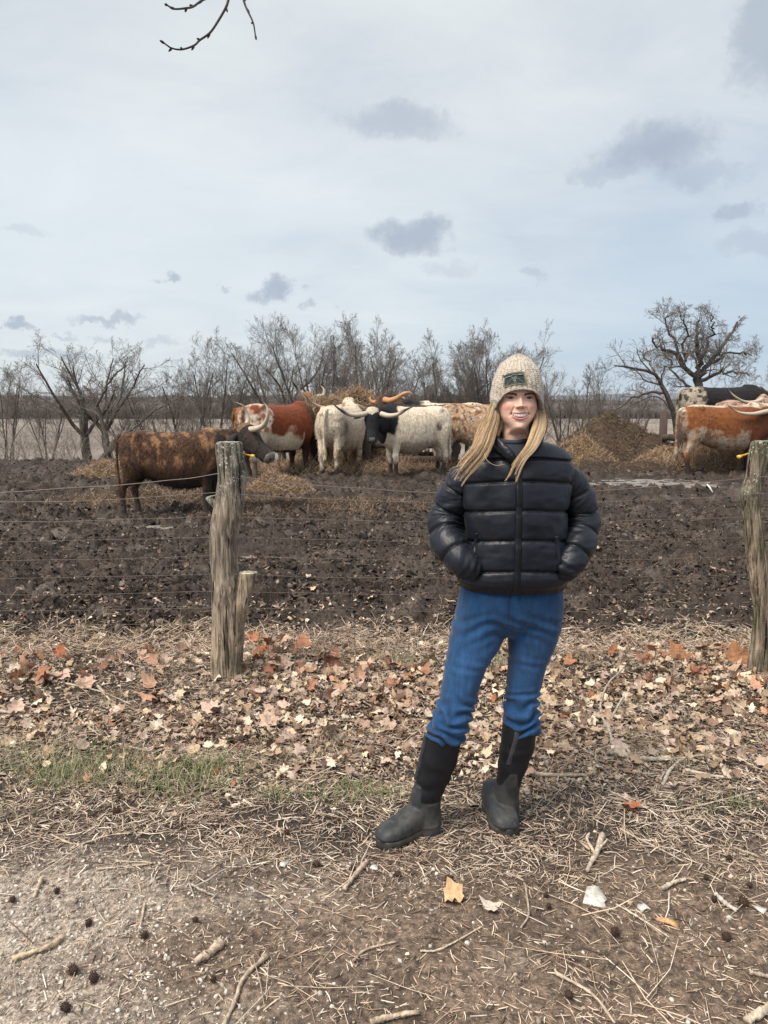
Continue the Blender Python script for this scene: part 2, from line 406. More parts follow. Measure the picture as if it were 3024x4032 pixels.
# coarse surrounding sheet (behind / beside the camera), a little below the fine one
def ring_sheet():
    bx = [-4500,-400,-60,-14,0,14,60,400,4500]; by = [-4500,-400,-60,-12,-3,1.1]
    gx_, gy_ = np.meshgrid(bx, by, indexing='ij'); V_ = np.stack([gx_, gy_, np.full(gx_.shape, -.03)], -1).reshape(-1, 3)
    return V_, grid_faces(len(bx), len(by))[:, ::-1]
Vr, Fr = ring_sheet(); o = mesh('ground', Vr, Fr, M_ground, None, np.tile(c_dirt, (len(Vr), 1))); tag(o, kind='structure')
# water standing in the low spots
def watr(t, p):
    co = t.n('ShaderNodeNewGeometry').outputs['Position']
    p.inputs['Base Color'].default_value = (.30,.27,.24,1); p.inputs['Roughness'].default_value = .34; p.inputs['Specular IOR Level'].default_value = .8
    p.inputs['IOR'].default_value = 1.5
    b = t.n('ShaderNodeBump'); b.inputs['Distance'].default_value = .045; t.l(t.noise(co, 12, 4, .65), b.inputs['Height']); t.l(b.outputs[0], p.inputs['Normal'])
M_water = mat('puddle_water', watr)
for i, (px, py, a, b) in enumerate(PUD):
    t_ = np.linspace(0, 2*math.pi, 40, endpoint=False); k = 1.12
    lvl = float(base_h(px, py))-.014
    V_ = np.stack([px+a*k*np.cos(t_), py+b*k*np.sin(t_), np.full(40, lvl)], -1); V_ = np.vstack([V_, [[px, py, lvl]]])
    f_ = np.stack([np.full(40, 40), np.arange(40), (np.arange(40)+1) % 40], -1)
    tag(mesh('puddle', V_, f_, M_water), kind='structure')

# trampled clods and flakes of mud lying proud of the surface
# ------------------------------------------------------------------ far woods, hills
M_bark = flatmat('bark_far', (.060,.050,.044), .95, .35, 3)
M_farwood = flatmat('bare_wood_far', (.105,.092,.088), 1.0, .45, .09, stretch=(1,1,.35))
def far_wood():
    b = Buf(); r = np.random.default_rng(5)
    # long bank of leafless woodland crowns beyond the flood plain, several ragged rows deep
    for row, (yy0, hbase, n) in enumerate(((620, 12.0, 620), (660, 15.0, 560), (720, 20, 480), (800, 25, 420))):
        x = np.sort(r.uniform(-620, 620, n)); hh = hbase*.82+4*fbm(x*.01, x*0, 200+row, 3)+r.uniform(-1.0, 1.0, n)
        hh = hh*np.where(x > 120, .82, 1.0)
        for xi, hi in zip(x, hh):
            w = r.uniform(4, 8); yv = yy0+r.uniform(-12, 12)
            a = np.arange(7)*2*math.pi/7
            ring = []
            for (f, k) in ((0, .8), (.45, 1.15), (.8, .85)):
                q = k*w*(1+r.uniform(-.25, .25, 7)); ring.append(np.stack([xi+q*np.cos(a), yv+q*np.sin(a), np.full(7, -4.8+hi*f)+r.uniform(-.8, .8, 7)*(f > 0)], -1))
            Vv = np.vstack(ring+[[[xi+r.uniform(-2, 2), yv, -4.8+hi]]]); i = np.arange(7); j = (i+1) % 7
            Q = np.vstack([np.stack([i, j, 7+j, 7+i], -1), np.stack([7+i, 7+j, 14+j, 14+i], -1)])
            T = np.stack([14+i, 14+j, np.full(7, 21)], -1)
            addf(b, Vv, [Q, T])
    # a fringe of individual bare stems in front of and above the bank
    n = 15000; x = r.uniform(-620, 620, n); yv = r.choice([612, 650, 700, 790], n)+r.uniform(-14, 14, n); h = (9.5+ (yv-612)*.075)*r.uniform(.75, 1.12, n)*(1+.25*fbm(x*.012, x*0, 220, 3))*np.where(x > 120, .82, 1.)
    P0 = np.stack([x, yv-9, np.full(n, -5.2)], -1); P1 = P0+np.stack([r.normal(0, 1.1, n), r.normal(0, .6, n), h], -1); P2 = (P0+P1)/2+r.normal(0, .35, (n, 3)); V_, Q_ = tubes(np.stack([P0, P2, P1], 1), np.array([[.34, .26, .07]])*r.uniform(.6, 1.4, (n, 1)), 3); addf(b, V_, Q_)
    return b
o = far_wood().build('distant_wood', M_farwood, None, True); tag(o, 'long grey-brown band of leafless woodland across the far side of the plain', 'woodland', kind='stuff')
# far hills behind the wood, distance haze put into their blue-grey colour
xh = np.linspace(-2600, 2600, 140); hh = 62+26*fbm(xh*.0012, xh*0+2, 301, 4)+ 14*sst(xh, 0, 900)
Vh = np.vstack([np.stack([xh, np.full(140, 2400.), np.full(140, -10.)], -1), np.stack([xh, np.full(140, 2700.), hh*.72], -1), np.stack([xh, np.full(140, 3400.), np.full(140, -10.)], -1)])
M_hill = flatmat('hill_far', (.16,.175,.20), 1, .2, .004)
tag(mesh('hills', Vh, grid_faces(3, 140), M_hill), kind='structure')
# ------------------------------------------------------------------ litter
def rotm(n, r, tilt=.5):
    """random orientation matrices: yaw free, tilt limited"""
    yaw = r.uniform(0, 2*math.pi, n); tx = r.normal(0, tilt, n); ty = r.normal(0, tilt, n)
    cy, sy, cx, sx, cz, sz = np.cos(ty), np.sin(ty), np.cos(tx), np.sin(tx), np.cos(yaw), np.sin(yaw)
    Rx = np.zeros((n,3,3)); Rx[:,0,0] = 1; Rx[:,1,1] = cx; Rx[:,1,2] = -sx; Rx[:,2,1] = sx; Rx[:,2,2] = cx
    Ry = np.zeros((n,3,3)); Ry[:,1,1] = 1; Ry[:,0,0] = cy; Ry[:,0,2] = sy; Ry[:,2,0] = -sy; Ry[:,2,2] = cy
    Rz = np.zeros((n,3,3)); Rz[:,2,2] = 1; Rz[:,0,0] = cz; Rz[:,0,1] = -sz; Rz[:,1,0] = sz; Rz[:,1,1] = cz
    return Rz @ Ry @ Rx
LOBE = np.array([(0,-.12),(.16,-.16),(.34,-.24),(.37,-.06),(.52,.02),(.42,.17),(.47,.38),(.30,.40),(.17,.52),(0,.70),(-.17,.52),(-.30,.40),(-.47,.38),(-.42,.17),(-.52,.02),(-.37,-.06),(-.34,-.24),(-.16,-.16)])
def leaf_shape(r, curl=.5):
    """sycamore leaf: outline + inner ring + centre vein line, curled"""
    k = len(LOBE); P = LOBE*(1+r.uniform(-.18, .12, (k, 1)))*np.array([r.uniform(.55, 1.05), 1.0]); C = np.array([0, .12])
    inner = C+(P-C)*.48
    V = np.vstack([P, inner, [C]]); z = np.zeros(len(V)); rr = np.hypot(V[:,0], V[:,1]-.12)
    a1 = r.uniform(0, 2*math.pi); d = V[:,0]*math.cos(a1)+(V[:,1]-.12)*math.sin(a1)
    z += curl*r.uniform(.5, 1.6)*d**2*r.choice([1, 1, -1]) + curl*r.uniform(-.2, .9)*rr**2+r.normal(0, .045*curl+.02, len(V))*(rr > .2)
    i = np.arange(k); j = (i+1) % k
    Q = np.stack([i, j, k+j, k+i], -1); T = np.stack([k+i, k+j, np.full(k, 2*k)], -1)
    tri = np.vstack([Q[:, [0,1,2]], Q[:, [0,2,3]], T])
    return np.hstack([V, z[:,None]]), tri
def frag_shape(r):
    n = r.integers(5, 8); a = np.sort(r.uniform(0, 2*math.pi, n)); q = r.uniform(.25, .55, n); e = r.uniform(.35, .9)
    V = np.stack([q*np.cos(a), q*np.sin(a)*e, np.zeros(n)], -1); V = np.vstack([V, [[0,0,0]]])
    V[:,2] = r.uniform(.3, 1.5)*V[:,0]**2*r.choice([1, -1])+r.normal(0, .05, n+1)
    i = np.arange(n); return V, np.stack([i, (i+1) % n, np.full(n, n)], -1)
LEAFC = np.array([(.57,.45,.315),(.49,.37,.25),(.39,.275,.185),(.70,.585,.455),(.33,.22,.165),(.26,.17,.12),(.52,.40,.33),(.17,.115,.085),(.44,.35,.29),(.36,.15,.075),(.38,.28,.22)])
LEAFP = np.array([.12,.12,.12,.14,.11,.10,.10,.08,.07,.012,.06]); LEAFP /= LEAFP.sum()
def scatter(shapes, n, xy, size, r, tilt, buf, lift=.006, cols=LEAFC, probs=LEAFP, zadd=None):
    x, y = xy; z = ground_h(x, y); M = rotm(n, r, tilt); ci = r.choice(len(cols), n, p=probs); which = r.integers(0, len(shapes), n)
    shade = r.uniform(.70, 1.32, (n, 1))
    for k, (V, T) in enumerate(shapes):
        idx = np.where(which == k)[0]
        if not len(idx): continue
        P = np.einsum('nij,vj->nvi', M[idx], V)*size[idx][:,None,None]
        zz = z[idx]+lift+(0 if zadd is None else zadd[idx])
        P += np.stack([x[idx], y[idx], zz], -1)[:,None,:]
        m = len(V); Tn = (T[None]+(np.arange(len(idx))*m)[:,None,None]).reshape(-1, 3)
        c = np.clip(np.repeat((cols[ci[idx]]*shade[idx])[:,None,:], m, 1).reshape(-1, 3), 0, 1)
        addf(buf, P.reshape(-1, 3), Tn, c)
def place(n, r, y0, y1, dens=None, xw=.72, ymin=None):
    """positions in a wedge in front of the camera wide enough to look round"""
    y = r.uniform(y0, y1, n*3); x = r.uniform(-1, 1, n*3)*(xw*y+.5)
    if dens is not None:
        k = r.uniform(0, 1, n*3) < dens(x, y); x, y = x[k], y[k]
    return x[:n], y[:n]
r = np.random.default_rng(11)
def thinleaf(t, p):
    a = t.n('ShaderNodeAttribute', attribute_name='Col'); co = t.n('ShaderNodeNewGeometry').outputs['Position']
    k = t.mr(t.noise(co, 90, 3, .6), .25, .75, .7, 1.25, False); t.l(t.mix(1.0, a.outputs['Color'], k, 'MULTIPLY'), p.inputs['Base Color'])
    p.inputs['Roughness'].default_value = .75; p.inputs['Specular IOR Level'].default_value = .25
M_leaf = mat('dry_leaf', thinleaf)
leafshapes = [leaf_shape(r, .75) for _ in range(26)]; fragshapes = [frag_shape(r) for _ in range(24)]
def dl(x, y):   # density of whole leaves: band between fence and boots, heavier right, bare by the left post
    b = sst(y, 3.0, 3.55)*(1-sst(y+.25*fbm(x*1.7, y*1.7, 400, 3), 4.55, 5.2)); side = .42+.58*sst(x, -1.6, .4)
    bare = 1-.96*np.exp(-(((x+1.30)/.45)**2+((y-4.12)/.24)**2)); pat = sst(fbm(x*1.6, y*1.9, 402, 3), -.38, .2)
    return b*side*bare*(.35+.65*pat)
def df(x, y):
    b = sst(y, 2.75, 3.3)*(1-sst(y, 4.95, 5.45)); pat = .45+.55*sst(fbm(x*1.9, y*2.3, 403, 3), -.3, .2)
    bare = 1-.9*np.exp(-(((x+1.22)/.42)**2+((y-4.08)/.24)**2)); return b*pat*bare
buf = Buf()
x, y = place(34000, r, 2.7, 5.4, df); n = len(x); scatter(fragshapes, n, (x, y), r.uniform(.014, .052, n), r, .55, buf, .006)
x, y = place(5200, r, 2.95, 5.1, dl); n = len(x); scatter(leafshapes, n, (x, y), r.uniform(.028, .078, n), r, .50, buf, .012, zadd=r.uniform(0, .022, n))
# few bits further out in the mud, and some across the track
x, y = place(160, r, 5.2, 9, lambda x, y: np.full(x.shape, 1.)); n = len(x); scatter(leafshapes, n, (x, y), r.uniform(.05, .09, n), r, .35, buf, .02)
x, y = place(900, r, 1.5, 2.9, lambda x, y: sst(y, 1.3, 2.8)*.5); n = len(x); scatter(fragshapes, n, (x, y), r.uniform(.008, .024, n), r, .3, buf, .004)
o = buf.build('leaf_litter', M_leaf, None, False); tag(o, 'thick bed of shredded tan sycamore leaves along the foot of the fence', 'leaf litter', kind='stuff')
# straw, stalks and wood chips
STR = np.array([(.68,.53,.40),(.76,.63,.50),(.55,.41,.31),(.38,.27,.20),(.20,.14,.105),(.84,.74,.62),(.10,.07,.052)]); STRP = np.array([.2,.17,.18,.16,.12,.09,.08])
def straws(n, xy, L, rad, r, buf, lift=.004, bend=.055, tilt=.10, cols=STR, probs=STRP, z=None, sides=3, flat=None, az=None):
    x, y = xy; z = ground_h(x, y) if z is None else z
    a = r.uniform(0, 2*math.pi, n) if az is None else az; t = r.normal(0, tilt, n); D = np.stack([np.cos(a)*np.cos(t), np.sin(a)*np.cos(t), np.sin(t)], -1)
    S = np.stack([-np.sin(a), np.cos(a), np.zeros(n)], -1); C = np.stack([x, y, z+lift+np.abs(np.sin(t))*L*.5], -1)
    b = r.normal(0, bend, n)*L; s = np.array([-.5, 0, .5])
    P = C[:,None,:]+D[:,None,:]*(s[None,:,None]*L[:,None,None])+S[:,None,:]*(b[:,None]*(1-4*s**2)[None,:])[:,:,None]
    Rr = rad[:,None]*np.array([[.75, 1, .55]]); V, Q = tubes(P, Rr, sides, flat=flat)
    ci = r.choice(len(cols), n, p=probs/probs.sum()); c = np.repeat(cols[ci]*r.uniform(.75, 1.2, (n, 1)), 3*sides, 0)
    addf(buf, V, Q, c)
M_straw = colmat('dry_straw', .8, 60, .25)
buf = Buf()
def ds(x, y):
    b = sst(y+.15*fbm(x*2, y*2, 410, 2), 2.28, 2.6)*(1-sst(y, 3.2, 4.0)*.85); return b*(.35+.65*sst(fbm(x*2.1, y*2.6, 411, 3), -.35, .2))
x, y = place(56000, r, 2.2, 5.3, ds); n = len(x); L = r.gamma(1.9, .012, n)+.007; straws(n, (x, y), L, np.clip(L*.04, .0006, .0026)*r.uniform(.6, 1.5, n), r, buf, flat=.5)
x, y = place(12000, r, 3.2, 4.9, lambda x, y: .3+.7*sst(fbm(x*1.4, y*1.8, 417, 3), -.2, .2)); n = len(x); L = r.gamma(2.2, .018, n)+.012; straws(n, (x, y), L, r.uniform(.0007, .0016, n), r, buf, .022, .2, .25)
x, y = place(6500, r, 4.6, 5.5, lambda x, y: sst(y, 4.6, 4.8)*(1-sst(y+.2*fbm(x*2, y*2, 7, 2), 5.1, 5.4))); n = len(x); L = r.uniform(.05, .16, n); straws(n, (x, y), L, r.uniform(.0014, .003, n), r, buf, .012, .18, .35)
x, y = place(9000, r, 1.45, 2.45, lambda x, y: .35+.65*sst(fbm(x*2.4, y*2.4, 415, 3)+.25*x, -.2, .25)); n = len(x); L = r.gamma(2.0, .008, n)+.005; straws(n, (x, y), L, np.clip(L*.06, .0006, .002), r, buf, .001)
x, y = place(330, r, 1.6, 4.6, None); n = len(x); L = r.uniform(.12, .34, n); straws(n, (x, y), L, r.uniform(.0010, .0022, n), r, buf, .006, .08, .05)
o = buf.build('straw_litter', M_straw, None, True); tag(o, 'scattered pale straw, stalks and wood chips over the dirt verge', 'straw', kind='stuff')
# gravel
buf = Buf()
octa = np.array([(1,0,0),(.1,1,.1),(-1,.1,0),(0,-1,-.1),(.1,0,.8),(0,0,-.8),(.6,.6,.4),(-.6,.5,.35)]); 
def stones(n, xy, s, r, buf, cols):
    x, y = xy; z = ground_h(x, y); ico = np.array([(0,0,1),(.89,0,.45),(.28,.85,.45),(-.72,.53,.45),(-.72,-.53,.45),(.28,-.85,.45),(.72,.53,-.45),(-.28,.85,-.45),(-.89,0,-.45),(-.28,-.85,-.45),(.72,-.53,-.45),(0,0,-1)])
    Fi = np.array([(0,1,2),(0,2,3),(0,3,4),(0,4,5),(0,5,1),(1,6,2),(2,7,3),(3,8,4),(4,9,5),(5,10,1),(6,7,2),(7,8,3),(8,9,4),(9,10,5),(10,6,1),(11,7,6),(11,8,7),(11,9,8),(11,10,9),(11,6,10)])
    M = rotm(n, r, .8); V = ico[None]*(1+r.uniform(-.3, .3, (n, 12, 1)))*np.stack([np.ones(n), r.uniform(.55, .95, n), r.uniform(.35, .7, n)], -1)[:,None,:]
    P = np.einsum('nij,nvj->nvi', M, V)*s[:,None,None]+np.stack([x, y, z+s*.15], -1)[:,None,:]
    Tn = (Fi[None]+(np.arange(n)*12)[:,None,None]).reshape(-1, 3); c = cols[r.integers(0, len(cols), n)]*r.uniform(.7, 1.15, (n, 1))
    addf(buf, P.reshape(-1, 3), Tn, np.repeat(c, 12, 0))
GRV = np.array([(.52,.46,.39),(.64,.58,.51),(.38,.32,.27),(.66,.61,.54),(.26,.21,.17),(.46,.38,.30)])
def dg(x, y): return (1-sst(y, 2.35, 2.7))*sst(.35*fbm(x*1.8, y*1.8, 420, 3)-.30*(x+.15), -.12, .35)+.06*(1-sst(y, 2.5, 3.0))
x, y = place(17000, r, 1.4, 2.8, dg, .75); n = len(x); stones(n, (x, y), np.clip(r.gamma(1.6, .0016, n)+.0010, 0, .009), r, buf, GRV)
x, y = place(150, r, 1.5, 2.9, dg, .75); n = len(x); stones(n, (x, y), r.uniform(.006, .013, n), r, buf, GRV*.75)
x, y = place(900, r, 1.45, 2.9, dg, .75); n = len(x); scatter(fragshapes, n, (x, y), r.uniform(.006, .018, n), r, .25, buf, .003, GRV, np.full(6, 1/6))
cb = Buf(); MUD = np.array([(.044,.029,.020),(.070,.048,.034),(.120,.088,.066),(.014,.009,.007),(.20,.158,.128),(.050,.033,.023)])
def dmud(x, y): return mudmask(x, y)*(.25+.75*sst(fbm(x*1.1, y*1.3, 430, 3), -.3, .25))*(1-.97*pudd(x, y))
mudshapes = [frag_shape(r) for _ in range(22)]
x, y = place(64000, r, 5.1, 11.5, dmud, .62); n = len(x); scatter(mudshapes, n, (x, y), np.clip(r.gamma(2.2, .015, n)+.010, 0, .12), r, .50, cb, .006, MUD, np.full(6, 1/6))
x, y = place(20000, r, 11, 20.5, dmud, .60); n = len(x); scatter(mudshapes, n, (x, y), np.clip(r.gamma(2.2, .022, n)+.015, 0, .16), r, .45, cb, .010, MUD, np.full(6, 1/6))
x, y = place(2600, r, 5.1, 12, dmud, .62); n = len(x); stones(n, (x, y), np.clip(r.gamma(2., .009, n)+.008, 0, .04), r, cb, MUD)
x, y = place(5200, r, 5.0, 10.5, lambda x, y: (.2+.8*sst(fbm(x*1.2, y*1.2, 433, 3), -.1, .3))*(1-.85*sst(y, 5.3, 6.6))); n = len(x)
mb_ = Buf(); straws(n, (x, y), r.uniform(.03, .11, n), r.uniform(.001, .0022, n), r, mb_, .015, .1, .3, np.array([(.45,.34,.24),(.25,.18,.13),(.60,.49,.37)]), np.array([.4,.35,.25])); x, y = place(3800, r, 5.0, 7.0, lambda x, y: 1-sst(y, 5.1, 6.4)); n = len(x); scatter(fragshapes, n, (x, y), r.uniform(.02, .06, n), r, .5, mb_, .018)
tag(mb_.build('straw_litter', M_straw, None, False), 'sparse straw and leaf scraps trodden into the near edge of the mud', 'straw', kind='stuff')
mc = cb.build('mud_clods', M_ground, None, False); mv = getv(mc.data); wa = mc.data.attributes.new('Wet', 'FLOAT', 'POINT'); wa.data.foreach_set('value', np.clip(.55+.9*fbm(mv[:,0]*1.3, mv[:,1]*1.3, 431, 3), 0, 1).astype(np.float32))
tag(mc, 'countless trampled lumps of dark wet mud covering the paddock', 'mud', kind='stuff')
M_stone = colmat('limestone', .85, 90, .25, .001, 200)
o = buf.build('gravel', M_stone, None, False); tag(o, 'pale crushed limestone gravel bedded in the dirt track in front', 'gravel', kind='stuff')
# grass tufts
def blades(cx, cy, n, sp, h, r, buf, cols, wid=.0022):
    n = int(n*.62) if h > .05 and wid > .002 else n; h = h*.85 if wid > .002 else h
    x = cx+r.normal(0, sp[0]*1.25, n); y = cy+r.normal(0, sp[1], n); z = ground_h(x, y); L = r.uniform(.5, 1, n)*h; a = r.uniform(0, 2*math.pi, n); ln = r.uniform(.2, 1.1, n)
    s = np.linspace(0, 1, 4); off = (s**2)[None,:]*(ln*L)[:,None]*.8
    P = np.stack([x[:,None]+np.cos(a)[:,None]*off, y[:,None]+np.sin(a)[:,None]*off, z[:,None]+(L[:,None]*s[None,:])*(1-.3*ln[:,None]*s[None,:])], -1)
    V, Q = tubes(P, wid*np.array([[1, .9, .6, .15]])*np.ones((n, 1)), 3, flat=.4)
    c = np.repeat(cols[r.integers(0, len(cols), n)]*r.uniform(.7, 1.25, (n, 1)), 12, 0); addf(buf, V, Q, c)
GR = np.array([(.17,.25,.09),(.23,.31,.13),(.12,.18,.065),(.36,.34,.20),(.58,.50,.36),(.50,.42,.29)])
DRY = np.array([(.50,.42,.30),(.42,.34,.24),(.60,.52,.39),(.30,.26,.15)])
buf = Buf()
for (u, v, n, sx, sy, h) in ((60,2990,420,.12,.07,.10),(270,3060,650,.11,.10,.13),(430,3000,300,.10,.06,.10),(700,3090,650,.11,.09,.12),(820,3040,350,.08,.05,.12),(1430,3130,520,.10,.05,.07),(1120,3140,200,.06,.04,.06),(1600,2620,260,.10,.05,.09),(1960,2620,240,.07,.05,.10),(600,2480,280,.14,.07,.07),(2860,3180,160,.08,.05,.05),(1530,2590,120,.06,.04,.09),(1110,2980,180,.09,.05,.07)):
    g = Gp(u, v); blades(g[0], g[1], n, (sx, sy), h, r, buf, GR)
o = buf.build('grass', M_straw, None, True); tag(o, 'green tufts of new grass poking through the litter', 'grass', kind='stuff')
buf = Buf()
for _ in range(220):
    yv = r.uniform(2.5, 5.3); xv = r.uniform(-1, 1)*(.7*yv+.4)
    if yv < 4.5 and r.random() < .45: continue
    blades(xv, yv, r.integers(14, 40), (.04, .04), r.uniform(.05, .13), r, buf, DRY, .0014)
for _ in range(22):   # tall dead grass against the fence foot
    xv = r.uniform(-3.2, 3.2); blades(xv, 4.4+r.normal(0, .08), r.integers(10, 26), (.05, .03), r.uniform(.14, .32), r, buf, DRY, .0013)
o = buf.build('dead_grass', M_straw, None, True); tag(o, 'bleached dead grass blades along the wire fence foot', 'dead grass', kind='stuff')
# ------------------------------------------------------------------ individual things lying on the ground
def single_leaf(u, v, size, colr, seed, label, tilt=.25, curl=.8, up=0, hole=False):
    rr = np.random.default_rng(seed); g = Gp(u, v); b = Buf()
    V, T = leaf_shape(rr, curl); V = V*size; Rm = rotm(1, rr, tilt)[0]; V = V@Rm.T
    if up: # leaf standing on edge
        V = (np.array([[1,0,0],[0,math.cos(up),-math.sin(up)],[0,math.sin(up),math.cos(up)]])@V.T).T
    V[:,2] -= V[:,2].min()
    addf(b, V, T, np.clip(np.array(colr)*(.86 if colr[2] < .2 else 1)*rr.uniform(.8, 1.1, (len(V), 1)), 0, 1))
    z = float(ground_h(g[0], g[1])); st = np.array([[0,-.1*size,.012],[.02,-.3*size,.016],[.03,-.55*size,.008]]); sv, sf = tube1(st, [.0014,.0011,.0016], 5, 6)
    o = b.build('fallen_leaf', M_leaf, None, False); o.location = (g[0], g[1], z+.010)
    sb = Buf(); addf(sb, sv, sf, np.array(colr)*.55); so_ = sb.build('leaf_stalk', M_leaf, o)
    tag(o, label, 'leaf'); return o
single_leaf(1790,3560,.105,(.66,.42,.24),1,'large curled tan leaf with a torn edge, alone on dirt below the boots',.15,.9)
single_leaf(1948,3590,.075,(.66,.56,.47),2,'pale cream crumpled leaf just right of the large curled tan one',.2,.7)
single_leaf(2470,3195,.085,(.50,.17,.08),3,'bright rust-red leaf with a pale underside on the straw, right of the boots',.2,.9)
single_leaf(1382,2800,.10,(.58,.27,.14),4,'orange-brown leaf lying in the middle of the litter, left of the jeans',.2,.6)
single_leaf(1180,2560,.13,(.52,.24,.14),5,'big red-brown leaf leaning upright near the cut stub of the left post',.2,.6,1.0)
single_leaf(1040,2570,.10,(.40,.14,.075),6,'dark rust leaf tucked against the right foot of the left fence post',.2,.9,.7)
single_leaf(230,2600,.10,(.46,.15,.07),7,'rust-red leaf standing on edge at the far left below the fence wire',.2,.8,.9)
single_leaf(80,2580,.08,(.42,.17,.08),8,'small rust-brown leaf beside a rotten wood lump, farthest left',.3,.9,.6)
single_leaf(560,2600,.14,(.56,.36,.26),9,'wide pinkish-brown leaf left of the left fence post',.2,.6,.6)
single_leaf(2672,2620,.15,(.50,.24,.12),10,'tall orange-brown leaf standing upright below the fence wires',.15,.5,1.25)
single_leaf(2900,2640,.17,(.52,.27,.14),11,'large star-shaped brown leaf propped at the foot of the right fence post',.15,.5,1.0)
single_leaf(2408,2600,.10,(.50,.22,.11),12,'curled copper leaf hanging against the lower fence wire, right of the jeans',.2,.9,1.1)
single_leaf(2310,2410,.06,(.58,.38,.28),13,'small pale leaf on the mud beside the right thigh of the jeans',.2,.6,.5)
single_leaf(1215,2290,.06,(.62,.50,.36),14,'small tan leaf on the mud above the cut stub',.2,.6,.3)
single_leaf(1000,2530,.11,(.50,.22,.12),15,'reddish leaf wedged between the cut stub and the litter',.2,.9,.9)
single_leaf(350,3080,.06,(.52,.32,.18),16,'small tan leaf caught upright in the green grass tuft on the left',.2,.6,1.1)
single_leaf(250,2700,.15,(.60,.42,.33),17,'large pale sycamore leaf in the litter on the left side',.2,.5)
single_leaf(330,2720,.12,(.55,.37,.28),18,'folded pale brown leaf touching the large pale one on the left',.3,.8,.3)
for i in range(54):
    rr = np.random.default_rng(500+i); yv = rr.uniform(3.45, 4.7); xv = rr.uniform(-.62, .62)*yv
    V, T = leaf_shape(rr, .7); V = V*rr.uniform(.075, .125); V = V@rotm(1, rr, .35)[0].T; V[:,2] -= V[:,2].min(); b = Buf()
    cc = [(.60,.44,.35),(.52,.36,.27),(.54,.30,.19),(.46,.22,.12),(.63,.50,.42)][int(rr.choice(5, p=[.32,.28,.15,.07,.18]))]; addf(b, V, T, np.array(cc)*rr.uniform(.85, 1.1, (len(V), 1)))
    o = b.build('fallen_leaf', M_leaf, None, False); o.location = (xv, yv, float(ground_h(xv, yv))+.022)
    tag(o, 'large whole sycamore leaf resting on top of the shredded leaf litter', 'leaf', 'large leaves on top of the litter')
CL = [('rust-brown leaf in the drift at the foot of the left fence post', 'rusty leaves round the left post', [(930,1330,2520,2680)], 26), ('orange-brown leaf in the drift below the wires beside the right fence post', 'rusty leaves by the right post', [(2500,3020,2570,2740)], 30),
      ('curled brown leaf in the loose drift along the far left of the litter', 'brown leaves at far left', [(0,620,2590,2760)], 18), ('brown leaf among the litter between the left post and the jeans', 'brown leaves between post and jeans', [(1150,1680,2600,2800)], 16)]
for lab, grp, ((ua, ub, va, vb),), cnt in CL:
    for i in range(cnt):
        rr = np.random.default_rng(900+i+ua); u_ = rr.uniform(ua, ub); v_ = rr.uniform(va, vb)
        if 870 < u_ < 960: u_ += 110
        g = Gp(u_, v_); V, T = leaf_shape(rr, 1.0); V = V*rr.uniform(.07, .125); V = V@rotm(1, rr, .5)[0].T; V[:,2] -= V[:,2].min(); b = Buf(); cc = [(.38,.18,.105),(.32,.15,.09),(.46,.28,.19),(.28,.14,.09),(.56,.38,.27)][int(rr.choice(5, p=[.22,.2,.25,.15,.18]))]; addf(b, V, T, np.clip(np.array(cc)*rr.uniform(.8, 1.15, (len(V), 1)), 0, 1))
        o = b.build('fallen_leaf', M_leaf, None, False); o.location = (g[0], g[1], float(ground_h(g[0], g[1]))+.012); tag(o, lab, 'leaf', grp)
M_stick = colmat('bleached_stick', .9, 70, .55, .003, 150, stretch=(1,1,1))
def stick(pts, rad, colr, label, cat='stick', parts=None, flatten=None):
    rad = rad*.78
    P3 = np.array([Gp(u, v) for (u, v) in pts]); 
    P = spline(P3, 22); P[:,2] = ground_h(P[:,0], P[:,1]); k = 5; P[:,2] = np.convolve(np.pad(P[:,2], k, 'edge'), np.ones(2*k+1)/(2*k+1), 'valid')+rad*.9+.004
    rr = np.random.default_rng(int(pts[0][0])); Rr = rad*(1-.35*np.linspace(0, 1, 22))*(1+rr.normal(0, .13, 22)); c = P.mean(0)*[1,1,0]
    V, F_ = tube1(P-c, Rr, 8, None, flatten); V = V+rr.normal(0, rad*.12, V.shape); V = V*1.0; b = Buf(); addf(b, V, F_, np.array(colr)*rr.uniform(.8, 1.15, (len(V), 1)))
    o = b.build('fallen_stick', M_stick); o.location = c; tag(o, label, cat)
    for br in (parts or []):
        Q = spline(np.array([Gp(u, v) for (u, v) in br]), 12); Q[:,2] = ground_h(Q[:,0], Q[:,1])+rad+.006+np.linspace(0, .02, 12)
        V, F_ = tube1(Q-c, rad*.6*(1-.5*np.linspace(0, 1, 12)), 6); b = Buf(); addf(b, V, F_, colr); b.build('side_twig', M_stick, o)
    return o
TAN = (.50,.40,.30); GRY = (.46,.42,.37)
stick([(1050,3770),(960,3860),(925,3950),(885,4040),(860,4110)], .0085, TAN, 'long curved tan stick running off the bottom edge')
stick([(875,3725),(820,3765),(770,3800)], .017, (.58,.45,.34), 'short thick bark-stripped stub of wood left of the long curved stick')
stick([(1445,3400),(1400,3455),(1355,3515)], .012, (.56,.42,.33), 'straight pinkish stick pointing at the toe of the outstretched boot')
stick([(250,3700),(180,3745),(50,3790)], .012, (.56,.44,.30), 'split pale wood shard lying across the dirt, far left bottom')
stick([(165,3470),(150,3500),(135,3540)], .009, TAN, 'short stick standing at an angle in the gravel, left')
stick([(750,3490),(800,3520),(850,3545)], .006, GRY, 'grey forked twig on the bare dirt between grass and gravel', parts=[[(770,3500),(830,3480),(960,3420)],[(745,3490),(755,3530),(765,3560)]])
stick([(570,3565),(560,3620),(545,3680)], .005, TAN, 'thin upright-looking twig in the gravel, left of centre')
